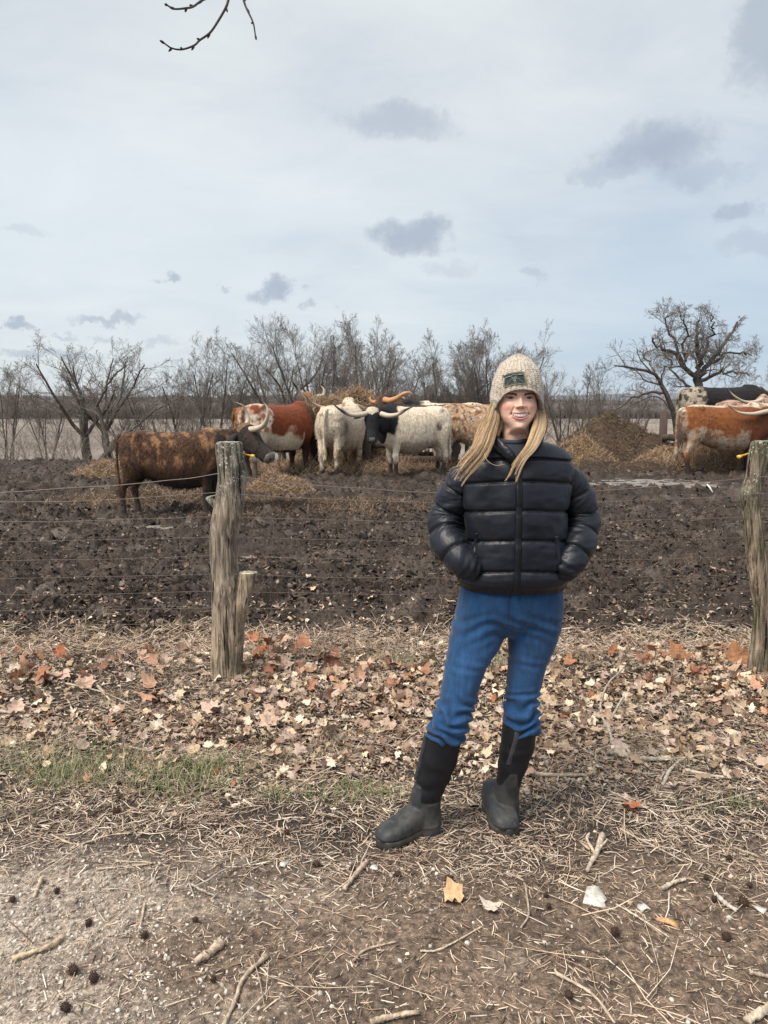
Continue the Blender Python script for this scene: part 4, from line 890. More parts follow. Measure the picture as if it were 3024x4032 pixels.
def limb_tree(name, label, d, u0, limbs, seed, kids, m=None):
    r = np.random.default_rng(seed); x0 = tx(u0, d); z0 = float(base_h(x0, d)); root = empty(name, (x0, d, z0)); tag(root, label, 'tree'); o0 = np.array([x0, d, z0]); bt = Buf(); bc = Buf(); PP = []; RR = []
    for pts, r0, r1, dy in limbs:
        P = np.array([Wp(u, v, d+dy*i/(len(pts)-1)) for i, (u, v) in enumerate(pts)])-o0; S = spline(P, 14); S[1:-1] += r.normal(0, .03, (12, 3)); PP.append(S); RR.append(np.linspace(r0, r1, 14)*.8)
    P = np.array(PP); Rr = np.array(RR); V, Q = tubes(P, Rr, 8); addf(bt, V, Q); Ls = np.linalg.norm(P[:,-1]-P[:,0], axis=1)*.6
    for li, k in enumerate(kids):
        C, D, Ll, rr = children(P, Rr, Ls, k, r, .7, .3, 1, .6, .55); rr = np.maximum(rr, .006); P, Rr = grow(C, D, Ll, rr, (8,5,4)[li], r, .2, .03, .35); Rr = np.maximum(Rr, .005); V, Q = tubes(P, Rr, (5,3,3)[li]); addf(bc, V, Q); Ls = Ll
    bt.build('trunk', m or M_tree, root); bc.build('crown', M_crown, root)
limb_tree('leaning_tree', 'bare arching tree left of the oak whose long bough droops over the field', 30, 2665, [([(2672,1760),(2655,1640),(2620,1540),(2580,1480),(2490,1450),(2420,1440)],.16,.03,-1), ([(2655,1640),(2690,1700),(2600,1560),(2480,1600)],.06,.02,1), ([(2620,1545),(2540,1550),(2470,1580),(2400,1640)],.07,.02,.6), ([(2580,1480),(2560,1430),(2530,1400),(2590,1370)],.05,.02,.5)], 71, (7,6,5))
limb_tree('broken_tree', 'dark broken tree trunk leaning right, just above the brindle steer rump at left', 30, 395, [([(395,1835),(430,1770),(480,1720),(520,1690)],.20,.08,0), ([(425,1775),(400,1650),(370,1560),(330,1520)],.13,.05,.5), ([(500,1705),(560,1660),(640,1600),(720,1560)],.05,.02,.6), ([(380,1600),(420,1520),(460,1470),(500,1440)],.07,.02,-.6)], 72, (7,6,5))
# undergrowth along the crest
blab = ['at the left edge in front of the edge tree','left of the forked tree trunk','between the forked trunk and the broken trunk','behind the rump of the brindle steer','above the hips of the brindle steer','above the middle of the brindle steer back','above the shoulders of the brindle steer','behind the left horn of the brindle steer','just right of the knit hat','right of the manure heap under the drooping bough','beside the corner post of the right feeder','behind the left slope of the manure heap','behind the top of the manure heap','above the hips of the white steer','behind the woman\'s head','at the far right beyond the black steer','farther back at the far left','farther back behind the broken trunk','farther back over the red and white steer','farther back right of the manure heap']
blab = ['leafless brush '+q for q in blab]
for i, (u, v, d) in enumerate([(60,1640,26),(200,1660,27),(300,1700,26),(560,1640,28),(660,1620,27),(780,1600,28),(900,1620,29),(1000,1600,28),(2180,1640,28),(2560,1690,27),(2640,1700,28),(2250,1620,29),(2420,1600,30),(1700,1520,30),(1950,1520,30),(2960,1620,30),(120,1600,31),(480,1560,32),(1130,1560,32),(2520,1620,33)]):
    tree(tx(u, d), d, max(.9, ht(v, d)), 300+i, blab[i], 'leafless brush along the pasture edge', style='vase', stems=6, trunk_r=.024, spread=1.8, cat='bush', name='bare_bush', m=M_tree2, wig=.14, minr=.003, dens=.45)

for i, (u, v, d) in enumerate([(30,1700,25),(110,1690,27),(250,1690,26),(290,1650,29),(450,1660,28),(520,1690,26),(600,1670,29),(230,1640,31),(60,1650,30),(700,1650,30)]):
    tree(tx(u, d), d, max(.8, ht(v, d)), 700+i, 'pale fine brush standing in the gap below the bare trees at left', 'pale brush at left', style='vase', stems=7, trunk_r=.016, spread=2.2, cat='bush', name='bare_bush', m=M_tree2, wig=.15, minr=.003, dens=.5)
# ------------------------------------------------------------------ person
person = empty('person', (.44, 2.72, 0)); tag(person, 'smiling woman in knit hat, black puffer jacket, jeans and rubber boots, hands in pockets', 'person')
PO = np.array([.44, 2.72, 0])
def skinm(t, p):
    a = t.n('ShaderNodeAttribute', attribute_name='Col'); co = t.n('ShaderNodeTexCoord').outputs['Object']
    k = t.mr(t.noise(co, 130, 4, .6), .25, .75, .93, 1.07, False); t.l(t.mix(1.0, a.outputs['Color'], k, 'MULTIPLY'), p.inputs['Base Color'])
    p.inputs['Roughness'].default_value = .48; p.inputs['Subsurface Weight'].default_value = .12; p.inputs['Subsurface Radius'].default_value = (.010,.004,.002); p.inputs['Subsurface Scale'].default_value = 1.0
M_skin = mat('skin', skinm)
def nylon(t, p):
    co = t.n('ShaderNodeTexCoord').outputs['Object']; a = t.n('ShaderNodeAttribute', attribute_name='Col')
    n = t.noise(co, 9, 4, .55); t.l(t.mix(1.0, a.outputs['Color'], t.mr(n, .3, .7, .85, 1.2), 'MULTIPLY'), p.inputs['Base Color'])
    t.l(t.mr(n, .3, .7, .38, .52), p.inputs['Roughness']); p.inputs['Specular IOR Level'].default_value = .42; p.inputs['Sheen Weight'].default_value = .03; p.inputs['Sheen Roughness'].default_value = .4
    b = t.n('ShaderNodeBump'); b.inputs['Distance'].default_value = .0011; h = t.math('ADD', t.noise(t.scalev(co, (1,1,.28)), 60, 5, .6, .5), t.math('MULTIPLY', t.noise(t.scalev(co, (1,1,.5)), 170, 3, .6), .4)); t.l(h, b.inputs['Height']); t.l(b.outputs[0], p.inputs['Normal'])
M_nylon = mat('black_nylon', nylon)
def denimf(t, p):
    co = t.n('ShaderNodeTexCoord').outputs['Object']; a = t.n('ShaderNodeAttribute', attribute_name='Col')
    n = t.noise(t.scalev(co, (1,1,.25)), 45, 5, .65); n2 = t.noise(co, 420, 2, .7); k = t.math('MULTIPLY', t.mr(n, .25, .75, .72, 1.28), t.mr(n2, .3, .7, .82, 1.18))
    t.l(t.mix(1.0, a.outputs['Color'], k, 'MULTIPLY'), p.inputs['Base Color']); p.inputs['Roughness'].default_value = .85; p.inputs['Sheen Weight'].default_value = .2; p.inputs['Specular IOR Level'].default_value = .2
    b = t.n('ShaderNodeBump'); b.inputs['Distance'].default_value = .0012; t.l(t.math('ADD', t.noise(co, 60, 5, .6), t.math('MULTIPLY', n2, .25)), b.inputs['Height']); t.l(b.outputs[0], p.inputs['Normal'])
M_denim = mat('denim', denimf)
M_rub = colmat('boot_rubber', .55, 26, .35, .0006, 60, spec=.4)
M_hair = colmat('blonde_hair', .42, 200, .18, 0, spec=.5)
M_knit = colmat('knit_wool', .95, 160, .28, .002, 260, spec=.1, sheen=.5)
M_cloth = flatmat('tee_cloth', (.045,.052,.066), .9, .2, 90)
M_dark = flatmat('dark_trim', (.010,.011,.014), .55, .2, 90)
M_metal = flatmat('zip_metal', (.16,.16,.17), .35, .1, 90, metallic=.8)
def pb(V, F_, c, name, m, parent=None, smooth=True):
    b = Buf(); addf(b, np.asarray(V)-PO, F_, c); return b.build(name, m, parent or person, smooth)
# --- head and neck: one sculpted surface
HC = c5(904, 520, 2.70); HX = HC[0]; CHZ = c5(904, 712, 2.62)[2]; HY = 2.715   # neck axis depth
FS = .96
def head():
    nz, nt = 190, 220
    T = np.array([  # z above chin, half width, front, back
        (-.105,.062,.050,.060),(-.075,.054,.046,.058),(-.045,.0480,.044,.058),(-.018,.0465,.048,.058),(-.006,.0400,.066,.060),(.0,.0360,.083,.062),(.006,.0360,.0905,.064),(.014,.0400,.0930,.066),(.028,.0510,.0935,.070),(.045,.0610,.0930,.075),(.062,.0665,.0925,.082),
        (.080,.0690,.0910,.090),(.10,.0685,.0890,.096),(.12,.0695,.0880,.099),(.14,.0700,.0880,.099),(.16,.0690,.0850,.096),(.18,.0630,.0760,.088),(.20,.0510,.0600,.070),(.215,.0350,.0410,.048),(.224,.0120,.0140,.018)])
    z = np.linspace(-.105, .224, nz); hw = np.interp(z, T[:,0], T[:,1]); 
    sm = lambda a: np.convolve(np.pad(a, 3, 'edge'), np.array([1,2,3,4,3,2,1])/16., 'valid')
    hw = sm(hw); fr = sm(np.interp(z, T[:,0], T[:,2])); bk = sm(np.interp(z, T[:,0], T[:,3]))
    # angles denser at the front
    s = np.linspace(-1, 1, nt, endpoint=False); th = math.pi*(s*.45+.55*s**3)       # 0 = front
    TH, Z = np.meshgrid(th, z); c, sn = np.cos(TH), np.sin(TH); e = 2/2.25; hb2 = np.where(z < .05, np.maximum(hw, .0475), hw)[:,None]; HW = hw[:,None]+(hb2-hw[:,None])*(1-sst(c, -.1, .45))
    X = HW*np.sign(sn)*np.abs(sn)**e; D = np.where(c > 0, fr[:,None], bk[:,None])*np.sign(c)*np.abs(c)**e
    g = lambda x0, z0, sx, sz: np.exp(-((X-x0)/sx)**2-((Z-z0)/sz)**2)
    f = (c > 0)
    d = np.zeros_like(X); ax = np.abs(X)
    gs = lambda x0, z0, sx, sz: np.exp(-((ax-x0)/sx)**2-((Z-z0)/sz)**2)
    zn = np.clip((.122-Z)/.038, 0, 1); ridge = np.exp(-(X/(.0065+.0045*zn))**2)*(.004+.0165*zn)*sst(Z, .076, .084)*(1-sst(Z, .118, .136))
    d += ridge + .0045*g(0, .0855, .009, .007) + .0085*gs(.0130, .0820, .0062, .0058) - .006*gs(.0075, .0765, .004, .0022)
    d += .0040*gs(.022, .1285, .018, .006)                 # brow
    d -= .0105*gs(.0330, .1150, .0155, .0105); d -= .004*gs(.015, .116, .007, .009)
    d += .0080*gs(.0430, .0840, .0170, .0165)                # smiling cheeks
    d -= .0036*np.exp(-((ax-(.0215+(.080-Z)*.42))/.0040)**2)*sst(Z, .043, .054)*(1-sst(Z, .076, .088))  # smile folds
    d += .0050*g(0, .010, .017, .011); d -= .0030*g(0, .0285, .014, .0045)
    # lids: pouch under the eye, crease above
    d += .0034*gs(.0330, .1080, .0135, .0028); d += .0040*gs(.0335, .1187, .0145, .0028); d -= .0014*gs(.0335, .1030, .013, .0018)
    # eye opening
    xe = (ax-.0330)/.0140; eo = np.clip(1-xe**2, 0, 1); ez = Z-(.1132+.0010*xe); inn = sst(eo*.0026-np.abs(ez), -.0004, .0006)*(eo > 0); d -= .0055*inn*f
    # mouth: opening with teeth behind, lips round it
    xm = X/.0325; mo = np.clip(1-xm**2, 0, 1); zc_ = .0490+.0088*xm**2; top = zc_+.0076*mo**.8; bot = zc_-.0074*mo**.75
    dz = np.maximum(Z-top, bot-Z); inm = sst(-dz, -.0003, .0009)*(mo > 0.02)
    d -= .0080*inm*f; lipu = np.exp(-((Z-(top+.0030))/.0026)**2)*np.clip(1.08-xm**2, 0, 1)**.5; lipl = np.exp(-((Z-(bot-.0042))/.0036)**2)*np.clip(1.0-xm**2, 0, 1)**.6
    d += .0026*lipu+.0044*lipl; d += .0032*g(0, .0500, .030, .020)
    d -= .0035*gs(.0305, .0575, .0035, .004)
    D = D+d*f*sst(c, .0, .35); 
    # cheeks widen
    X = X+np.sign(X)*.0025*np.exp(-((Z-.085)/.02)**2)*f*sst(np.abs(sn), .5, .9)
    V = np.stack([HX+X*FS*1.02, HY-D*.93, CHZ+Z*FS], -1)
    skin = np.array([.86,.55,.42]); C = np.tile(skin, (nz, nt, 1))
    def tint(mk, col, k=1): 
        nonlocal C; mk = (mk*k*f)[...,None]; C = C*(1-mk)+np.array(col)*mk
    tint(np.clip(gs(.044, .084, .018, .016), 0, 1), (.68,.24,.18), .60); tint(g(0, .087, .014, .014), (.62,.27,.20), .4)
    tint(gs(.030, .104, .016, .004), (.42,.22,.17), .4); tint(gs(.033, .118, .017, .005), (.42,.23,.18), .5)
    tint(np.clip(np.maximum(lipu, lipl)*1.25, 0, 1), (.50,.115,.115), .92); tint(np.clip(np.exp(-((Z-bot+.002)/.004)**2)*mo, 0, 1), (.52,.12,.12), .5)
    tint(inm, (.05,.012,.012)); tint(inn, (.03,.02,.018)); tint(gs(.0075, .0770, .003, .0016), (.10,.03,.025), .9)
    tint(gs(.0335, .1166, .0130, .0012)*(ax > .018), (.04,.025,.02), .9)      # lash line
    tint(np.exp(-((ax-(.0225+(.080-Z)*.42))/.0022)**2)*sst(Z, .046, .054)*(1-sst(Z, .074, .082)), (.42,.20,.15), .5)
    nk = sst(-Z, .0, .03)[...,None]; C = C*(1-.18*nk)
    F_ = grid_wrap(nz, nt); V2 = V.reshape(-1, 3); n0 = len(V2); V2 = np.vstack([V2, [[HX, HY, CHZ+.225*FS]]])
    i = np.arange(nt); capf = np.stack([(nz-1)*nt+i, np.full(nt, n0), (nz-1)*nt+(i+1) % nt], -1)
    return V2, [F_, capf[:, ::-1]], np.vstack([C.reshape(-1, 3), [skin]])
def grid_wrap(nr, na, flip=False):
    i = (np.arange(nr-1)*na)[:,None]; j = np.arange(na)[None,:]; j2 = (j+1) % na
    q = np.stack([i+j, i+j2, i+na+j2, i+na+j], -1).reshape(-1, 4); return q[:, ::-1] if flip else q
HV, HF, HCc = head(); body = pb(HV, HF, HCc, 'body', M_skin)
def fy(x, z, off=0):   # depth of the face surface near (x,z) (metres rel. to head centre / chin)
    dd = np.hypot((HV[:,0]-HX)-x, (HV[:,2]-CHZ)-z)+(HV[:,1] > HY)*9; return HV[np.argmin(dd), 1]+off
def eyemat(t, p):
    co = t.n('ShaderNodeTexCoord').outputs['Object']; sp = t.n('ShaderNodeSeparateXYZ'); t.l(co, sp.inputs[0])
    rr = t.math('POWER', t.math('ADD', t.math('POWER', sp.outputs[0], 2.0), t.math('POWER', sp.outputs[2], 2.0)), .5)
    t.l(t.ramp(t.math('MULTIPLY', rr, 100), [(0,(.005,.005,.006)),(.22,(.006,.006,.008)),(.26,(.022,.020,.018)),(.56,(.022,.022,.02)),(.62,(.30,.26,.25)),(1,(.30,.26,.25))]), p.inputs['Base Color']); p.inputs['Roughness'].default_value = .12
M_eye = mat('eye', eyemat)
for sx in (-1, 1):
    V, F_ = loft([(0,0,-.0118),(0,0,-.010),(0,0,-.006),(0,0,0),(0,0,.006),(0,0,.010),(0,0,.0118)], [.001,.0062,.0102,.012,.0102,.0062,.001], [.001,.0062,.0102,.012,.0102,.0062,.001], (1,0,0), (0,1,0), 20)
    b = Buf(); addf(b, V, F_, (1,1,1)); e = b.build('eye', M_eye, body); yy_ = fy(sx*.0330*FS, .123*FS); e.location = (HX+sx*.0330*FS-PO[0], yy_+.0128-PO[1], CHZ+.1132*FS-PO[2])
    # brows: short hairs
    r = np.random.default_rng(4+sx); n = 520; t_ = r.uniform(0, 1, n); xb = .0125+t_*.036; zb = .1240+.0038*np.clip(t_*1.4, 0, 1)-.0030*np.clip(t_-.7, 0, 1)*3+r.normal(0, .0014, n)*(1.15-t_)
    P0 = np.array([[HX+sx*a*FS, fy(sx*a*FS, z_*FS, -.0008), CHZ+z_*FS] for a, z_ in zip(xb, zb)]); P1 = P0+np.stack([sx*r.uniform(.003, .006, n), r.uniform(-.0006, .001, n), r.uniform(.0, .0025, n)-.002*t_], -1)
    V, Q = tubes(np.stack([P0, P1], 1), np.array([[.00055, .0002]])*np.ones((n, 1)), 3); pb(V, Q, (.13,.075,.045), 'eyebrow', M_hair, body)
# teeth: row of separate crowns on an arc
tb = Buf(); xs_ = [0]; w_ = [.0086,.0070,.0066,.0052]
x_ = 0
for k, w in enumerate(w_):
    for sx in (-1, 1):
        xc = sx*(x_+w/2); zt = .0490+.0088*(xc/.0325)**2+.0082; h = .0128 if k < 3 else .0100; yb = fy(0, .066*FS)+.0022+ (xc**2)*11
        C = np.array([[HX+xc*FS, yb+.002, CHZ+zt*FS+.001], [HX+xc*FS, yb, CHZ+(zt-h*.35)*FS], [HX+xc*FS, yb+.0003, CHZ+(zt-h*.8)*FS], [HX+xc*FS, yb+.0012, CHZ+(zt-h)*FS]])
        V, F_ = loft(C, [w*.46, w*.5, w*.49, w*.40], [.003,.0035,.003,.001], (1,0,0), (0,1,0), 14, 3.2); addf(tb, V-PO, F_, (.86,.82,.76))
    x_ += w
M_teeth = flatmat('teeth', (.92,.89,.84), .25, .03, 90); tb.build('teeth', M_teeth, body)
# --- knit hat
def hat():
    nt, nz = 340, 150; th = np.linspace(-math.pi, math.pi, nt, endpoint=False); s = np.linspace(0, 1, nz)
    zb = .1355-np.interp(np.abs(th)*180/math.pi, [0,15,28,43,53,62,75,180], [0,.002,.008,.023,.043,.062,.072,.078]); k = 9; zb = np.convolve(np.pad(zb, k, 'wrap'), np.ones(2*k+1)/(2*k+1), 'valid')
    ZT = .260; Z = zb[None,:]+(ZT-zb[None,:])*s[:,None]
    tz = [.05,.07,.10,.13,.16,.185,.205,.223,.237,.248,.256,.260]; hwv = [.080,.0835,.0880,.0868,.0830,.0765,.0690,.0580,.0460,.0320,.018,.002]
    frv = [.090,.093,.0975,.0990,.0960,.0880,.0780,.0635,.0480,.0310,.017,.002]; bkv = [.098,.102,.107,.107,.102,.093,.080,.064,.048,.031,.017,.002]
    HW = np.interp(Z, tz, hwv); FR = np.interp(Z, tz, frv); BK = np.interp(Z, tz, bkv); TH = np.broadcast_to(th, Z.shape); c, sn = np.cos(TH), np.sin(TH)
    # cables & ribs
    R1 = 30; rib = np.abs(np.sin(TH*R1/2))**.7; cab = np.sin(TH*R1/2*1.0+1.4*np.sin((Z-.05)*190+np.round(TH*5))); stc = np.sin(Z*950+np.where(np.sin(TH*R1) > 0, 1.6, 0))
    am = sst(1-s[:,None], .02, .25); k = (.0030*rib+.0014*np.abs(cab)+.0006*stc)*am
    lump = .0035*fbm(TH*2.2, Z*22, 800, 3)*1.4; roll = .0030*np.exp(-((s[:,None]-.02)/.03)**2)
    fac = 1+(k+lump+roll)/.085
    X = HW*sn*fac; D = np.where(c > 0, FR, BK)*c*fac; Z2 = Z+ .006*sst(s[:,None], .8, 1)*np.sin(TH*1+.8)*(1-s[:,None])*6
    V = np.stack([HX+.0015+X, HY-D, CHZ+Z2], -1)
    # inner turned-under rim
    rim = V[0].copy(); ctr = np.array([HX, HY, 0]); inner = rim+(ctr-rim)*[.15,.12,0]+[0,0,.008]
    Vv = np.vstack([inner, V.reshape(-1, 3)]); F_ = grid_wrap(nz+1, nt)
    base = np.array([.56,.485,.40])*(1+.0*rib[...,None]); n_ = fbm(TH*9, Z*70, 810, 3)[...,None]; C = base*(1+.22*n_)*(.80+.26*rib[...,None]); low = (np.exp(-(s/.07)**2))[:,None,None]; C = C*(1-.42*low*sst(c, .1, .5)[...,None])  # low: inner shadow along the lower front edge is put into the colour
    Cc = np.vstack([np.tile((.12,.10,.08), (nt, 1)), C.reshape(-1, 3)])
    return Vv, F_, np.clip(Cc, 0, 1), V
hv, hf, hc, HG = hat(); hato = pb(hv, hf, hc, 'knit_hat', M_knit)
r = np.random.default_rng(21); idx = r.integers(0, len(hv), 5200); nn = hv[idx]-np.array([HX, HY, CHZ+.13]); nn /= np.linalg.norm(nn, axis=1, keepdims=True)
P0 = hv[idx]; P1 = P0+nn*r.uniform(.001, .0032, (5200, 1))+r.normal(0, .0018, (5200, 3)); V, Q = tubes(np.stack([P0, P1], 1), np.array([[.00035, .00015]])*np.ones((5200, 1)), 3); pb(V, Q, (.52,.47,.41), 'wool_fuzz', M_knit, hato)
def haty(x, z):
    G = HG.reshape(-1, 3); dd = np.hypot(G[:,0]-x, G[:,2]-z)+(G[:,1] > HY)*9; i = np.argsort(dd)[:12]; return G[i,1].min()
# patch: bilinear quad in photo space, laid on the hat
PC = [c5(797,258,2.6), c5(973,232,2.6), c5(990,332,2.6), c5(806,362,2.6)]
def pp(u, v, off):
    a = PC[0]*(1-u)+PC[1]*u; b = PC[3]*(1-u)+PC[2]*u; q = a*(1-v)+b*v; zz = q[2]+.003*4*u*(1-u); x = q[0]; return np.array([x, haty_s(x, zz)-off, zz])
_ys = {}
def haty_s(x, z):
    # smooth local fit so the patch lies like leather
    k = (round(x, 3), round(z, 3))
    if k not in _ys:
        G = HG.reshape(-1, 3); w = np.exp(-((G[:,0]-x)/.010)**2-((G[:,2]-z)/.010)**2)*(G[:,1] < HY); _ys[k] = (w*G[:,1]).sum()/w.sum()-.0025
    return _ys[k]
def patch_grid(u0, u1, v0, v1, n, m, off, col, name, matl, parent):
    V = np.array([[pp(u0+(u1-u0)*i/(n-1), v0+(v1-v0)*j/(m-1), off) for i in range(n)] for j in range(m)]).reshape(-1, 3)
    B_ = V+[0,.003,0]; F_ = grid_faces(m, n); k = len(V); rimi = [i for i in range(n)]+[j*n+n-1 for j in range(1, m)]+[(m-1)*n+i for i in range(n-2, -1, -1)]+[j*n for j in range(m-2, 0, -1)]; rimi = np.array(rimi); r2 = np.roll(rimi, -1)
    S_ = np.stack([rimi, r2, r2+k, rimi+k], -1); return pb(np.vstack([V, B_]), [F_, S_], col, name, matl, parent, False)
M_leather = colmat('patch_leather', .6, 120, .25, .0006, 200)
pt = patch_grid(0, 1, 0, 1, 18, 10, .0015, (.20,.18,.115), 'patch', M_leather, hato)
patch_grid(.07, .93, .10, .90, 18, 10, .0030, (.022,.040,.042), 'patch_panel', M_leather, pt)
def line(pts, rad, col=(.55,.55,.42), n=None):
    P = np.array([pp(u, v, .0062) for u, v in pts]); return tube1(P, rad if np.ndim(rad) else np.full(len(P), rad), 5, n, .5)
eb = Buf()
def el_(pts, rad, n=None): V, F_ = line(pts, rad, n=n); addf(eb, V-PO, F_, (.62,.62,.50))
el_([(.10,.36),(.17,.31),(.27,.27),(.36,.27)], [.0008,.0020,.0020,.0006], 14); el_([(.63,.22),(.74,.21),(.84,.22),(.91,.16)], [.0006,.0020,.0020,.0008], 14); el_([(.36,.27),(.44,.20),(.55,.19),(.63,.22)], .0008, 12)
el_([(.385,.36),(.42,.50),(.45,.62),(.47,.80),(.49,.93)], .0008, 12); el_([(.60,.33),(.565,.48),(.54,.62),(.53,.80),(.52,.93)], .0008, 12); el_([(.46,.36),(.49,.46),(.50,.58)], .0008, 8); el_([(.55,.35),(.52,.46),(.50,.58)], .0008, 8); el_([(.47,.62),(.495,.74),(.53,.62)], .0007, 8)
stp = [(.36,.55),(.33,.55),(.33,.62),(.28,.62),(.28,.70),(.23,.70),(.23,.78),(.17,.78),(.17,.86),(.11,.86)]; el_(stp, .00065); el_([(1-.02-u, v-.03) for u, v in stp], .00065)
eb.build('skull_emblem', M_metal if False else M_knit, pt)
sb_ = Buf()
for (a, b_) in (((.03,.05),(.97,.05)), ((.97,.05),(.97,.95)), ((.97,.95),(.03,.95)), ((.03,.95),(.03,.05))):
    n = 26 if a[1] == b_[1] else 14
    for i in range(n):
        q0 = (a[0]+(b_[0]-a[0])*(i+.2)/n, a[1]+(b_[1]-a[1])*(i+.2)/n); q1 = (a[0]+(b_[0]-a[0])*(i+.75)/n, a[1]+(b_[1]-a[1])*(i+.75)/n); V, F_ = tube1([pp(*q0, .0040), pp(*q1, .0040)], .0005, 4); addf(sb_, V-PO, F_, (.42,.38,.26))
sb_.build('stitching', M_knit, pt)
# --- hair
HCOL = np.array([(.92,.64,.37),(.95,.74,.49),(.72,.47,.25),(.50,.30,.15),(.98,.84,.64),(.34,.20,.10)])
def lock(pts, width, n, seed, name='hair_lock', rad=.00058, fan=None, spread_end=1.0, cols=HCOL):
    """pts: world control points; strands offset from the guide inside a flattened section"""
    r = np.random.default_rng(seed); G = spline(np.array(pts), 26); s = np.linspace(0, 1, 26); w = np.interp(s, np.linspace(0, 1, len(width)), width); T = np.gradient(G, axis=0); T /= np.linalg.norm(T, axis=1, keepdims=True)
    S = np.cross(T, np.array([0,-1.,0])); S /= np.linalg.norm(S, axis=1, keepdims=True); U = np.cross(S, T)
    nc = max(8, n//48); cid = r.integers(0, nc, n); oc = np.linspace(-1, 1, nc)[cid]+r.normal(0, .05, nc)[cid]; qc = r.normal(0, .40, nc)[cid]; lc = r.uniform(.62, 1.0, nc)[cid]; lo_ = r.normal(0, 1, n)*.13; lq_ = r.normal(0, 1, n)*.13; Ls = lc*(1-.30*r.random(n)**2); dv = r.normal(0, .35, nc)[cid]; o = oc; q = qc; st = s[None,:]*Ls[:,None]
    ii = st*25; i0 = np.minimum(ii.astype(int), 24); f = (ii-i0)[...,None]; g = lambda A: A[i0]*(1-f)+A[i0+1]*f
    ww = np.interp(st, s, w)[...,None]; wob = fbm(st*2.2+o[:,None]*.6, st*0+np.arange(n)[:,None]*.31, seed, 2)[...,None]*.22
    sp_ = (1.25-.95*(st/Ls[:,None])**2)[...,None]; dvg = (dv[:,None]*st**2.2)[...,None]; P = g(G)+g(S)*ww*(o[:,None,None]+wob*.5+dvg+lo_[:,None,None]*sp_)+g(U)*ww*(.55*q[:,None,None]+lq_[:,None,None]*sp_+wob*.3)+(np.sin(st*9+np.arange(n)[:,None]*.7)*.0016*st)[...,None]*np.array([1,.3,0])
    Rr = rad*r.uniform(.6, 1.5, (n, 1))*(1-.75*s[None,:]**3); V, Q = tubes(P, Rr, 3); ci = r.choice(len(cols), n, p=[.26,.24,.18,.10,.14,.08]); sh = np.clip(.62+.5*s, .6, 1.0)[None,:,None]*r.uniform(.85, 1.15, (n,1,1)); c = np.repeat((cols[ci][:,None,:]*sh).reshape(-1, 3), 3, 0)
    return V, Q, c
hb = Buf()
for args in (([c5(728,480,2.70), c5(716,540,2.69), c5(700,620,2.675), c5(668,700,2.655), c5(632,800,2.615), c5(585,900,2.580), c5(500,1000,2.572), c5(440,1085,2.578), c5(395,1165,2.585)], [.010,.013,.020,.025,.028,.026,.026,.022,.020], 1250, 31),
             ([c5(732,540,2.71), c5(716,650,2.70), c5(690,740,2.68), c5(650,840,2.63), c5(620,900,2.60)], [.020,.026,.022,.016,.006], 520, 32),
             ([c5(1086,480,2.71), c5(1092,550,2.695), c5(1090,650,2.665), c5(1064,740,2.618), c5(1015,850,2.578), c5(950,930,2.560), c5(900,1010,2.560), c5(865,1085,2.562), c5(835,1140,2.565)], [.009,.011,.016,.018,.015,.012,.015,.018,.020], 850, 33),
             ([c5(1085,545,2.70), c5(1105,640,2.70), c5(1100,720,2.69), c5(1075,790,2.67)], [.014,.018,.020,.012], 420, 34)):
    V, Q, c = lock(*args); addf(hb, V-PO, Q, c)
DK = HCOL*.42
for args in (([c5(770,520,2.74), c5(765,620,2.745), c5(755,720,2.74), c5(740,800,2.72)], [.03,.034,.034,.03], 420, 36), ([c5(1040,520,2.74), c5(1045,620,2.745), c5(1040,720,2.74), c5(1030,800,2.72)], [.03,.034,.032,.028], 420, 37), ([c5(905,560,2.82), c5(905,700,2.82), c5(905,820,2.81)], [.075,.07,.06], 500, 38)):
    V, Q, c = lock(*args, cols=DK); addf(hb, V-PO, Q, c)
# a few flyaway hairs
for k, pts in enumerate(([c5(640,850,2.59), c5(600,820,2.57), c5(540,850,2.565), c5(530,890,2.565), c5(560,905,2.57)], [c5(630,880,2.585), c5(660,960,2.565), c5(730,1000,2.56), c5(800,990,2.56)], [c5(590,900,2.58), c5(480,980,2.56), c5(380,1020,2.57), c5(345,1045,2.58)], [c5(600,900,2.58), c5(470,1010,2.56), c5(400,1040,2.57), c5(365,1075,2.58)], [c5(500,990,2.57), c5(420,1040,2.565), c5(370,1100,2.58)], [c5(940,950,2.58),c5(860,1050,2.565),c5(800,1130,2.57)], [c5(940,950,2.58),c5(900,1060,2.565),c5(890,1145,2.57)])):
    V, F_ = tube1(pts, np.linspace(.0009, .0004, len(pts)), 4, 20); addf(hb, V-PO, F_, (.66,.54,.38))
hb.build('hair', M_hair, person)
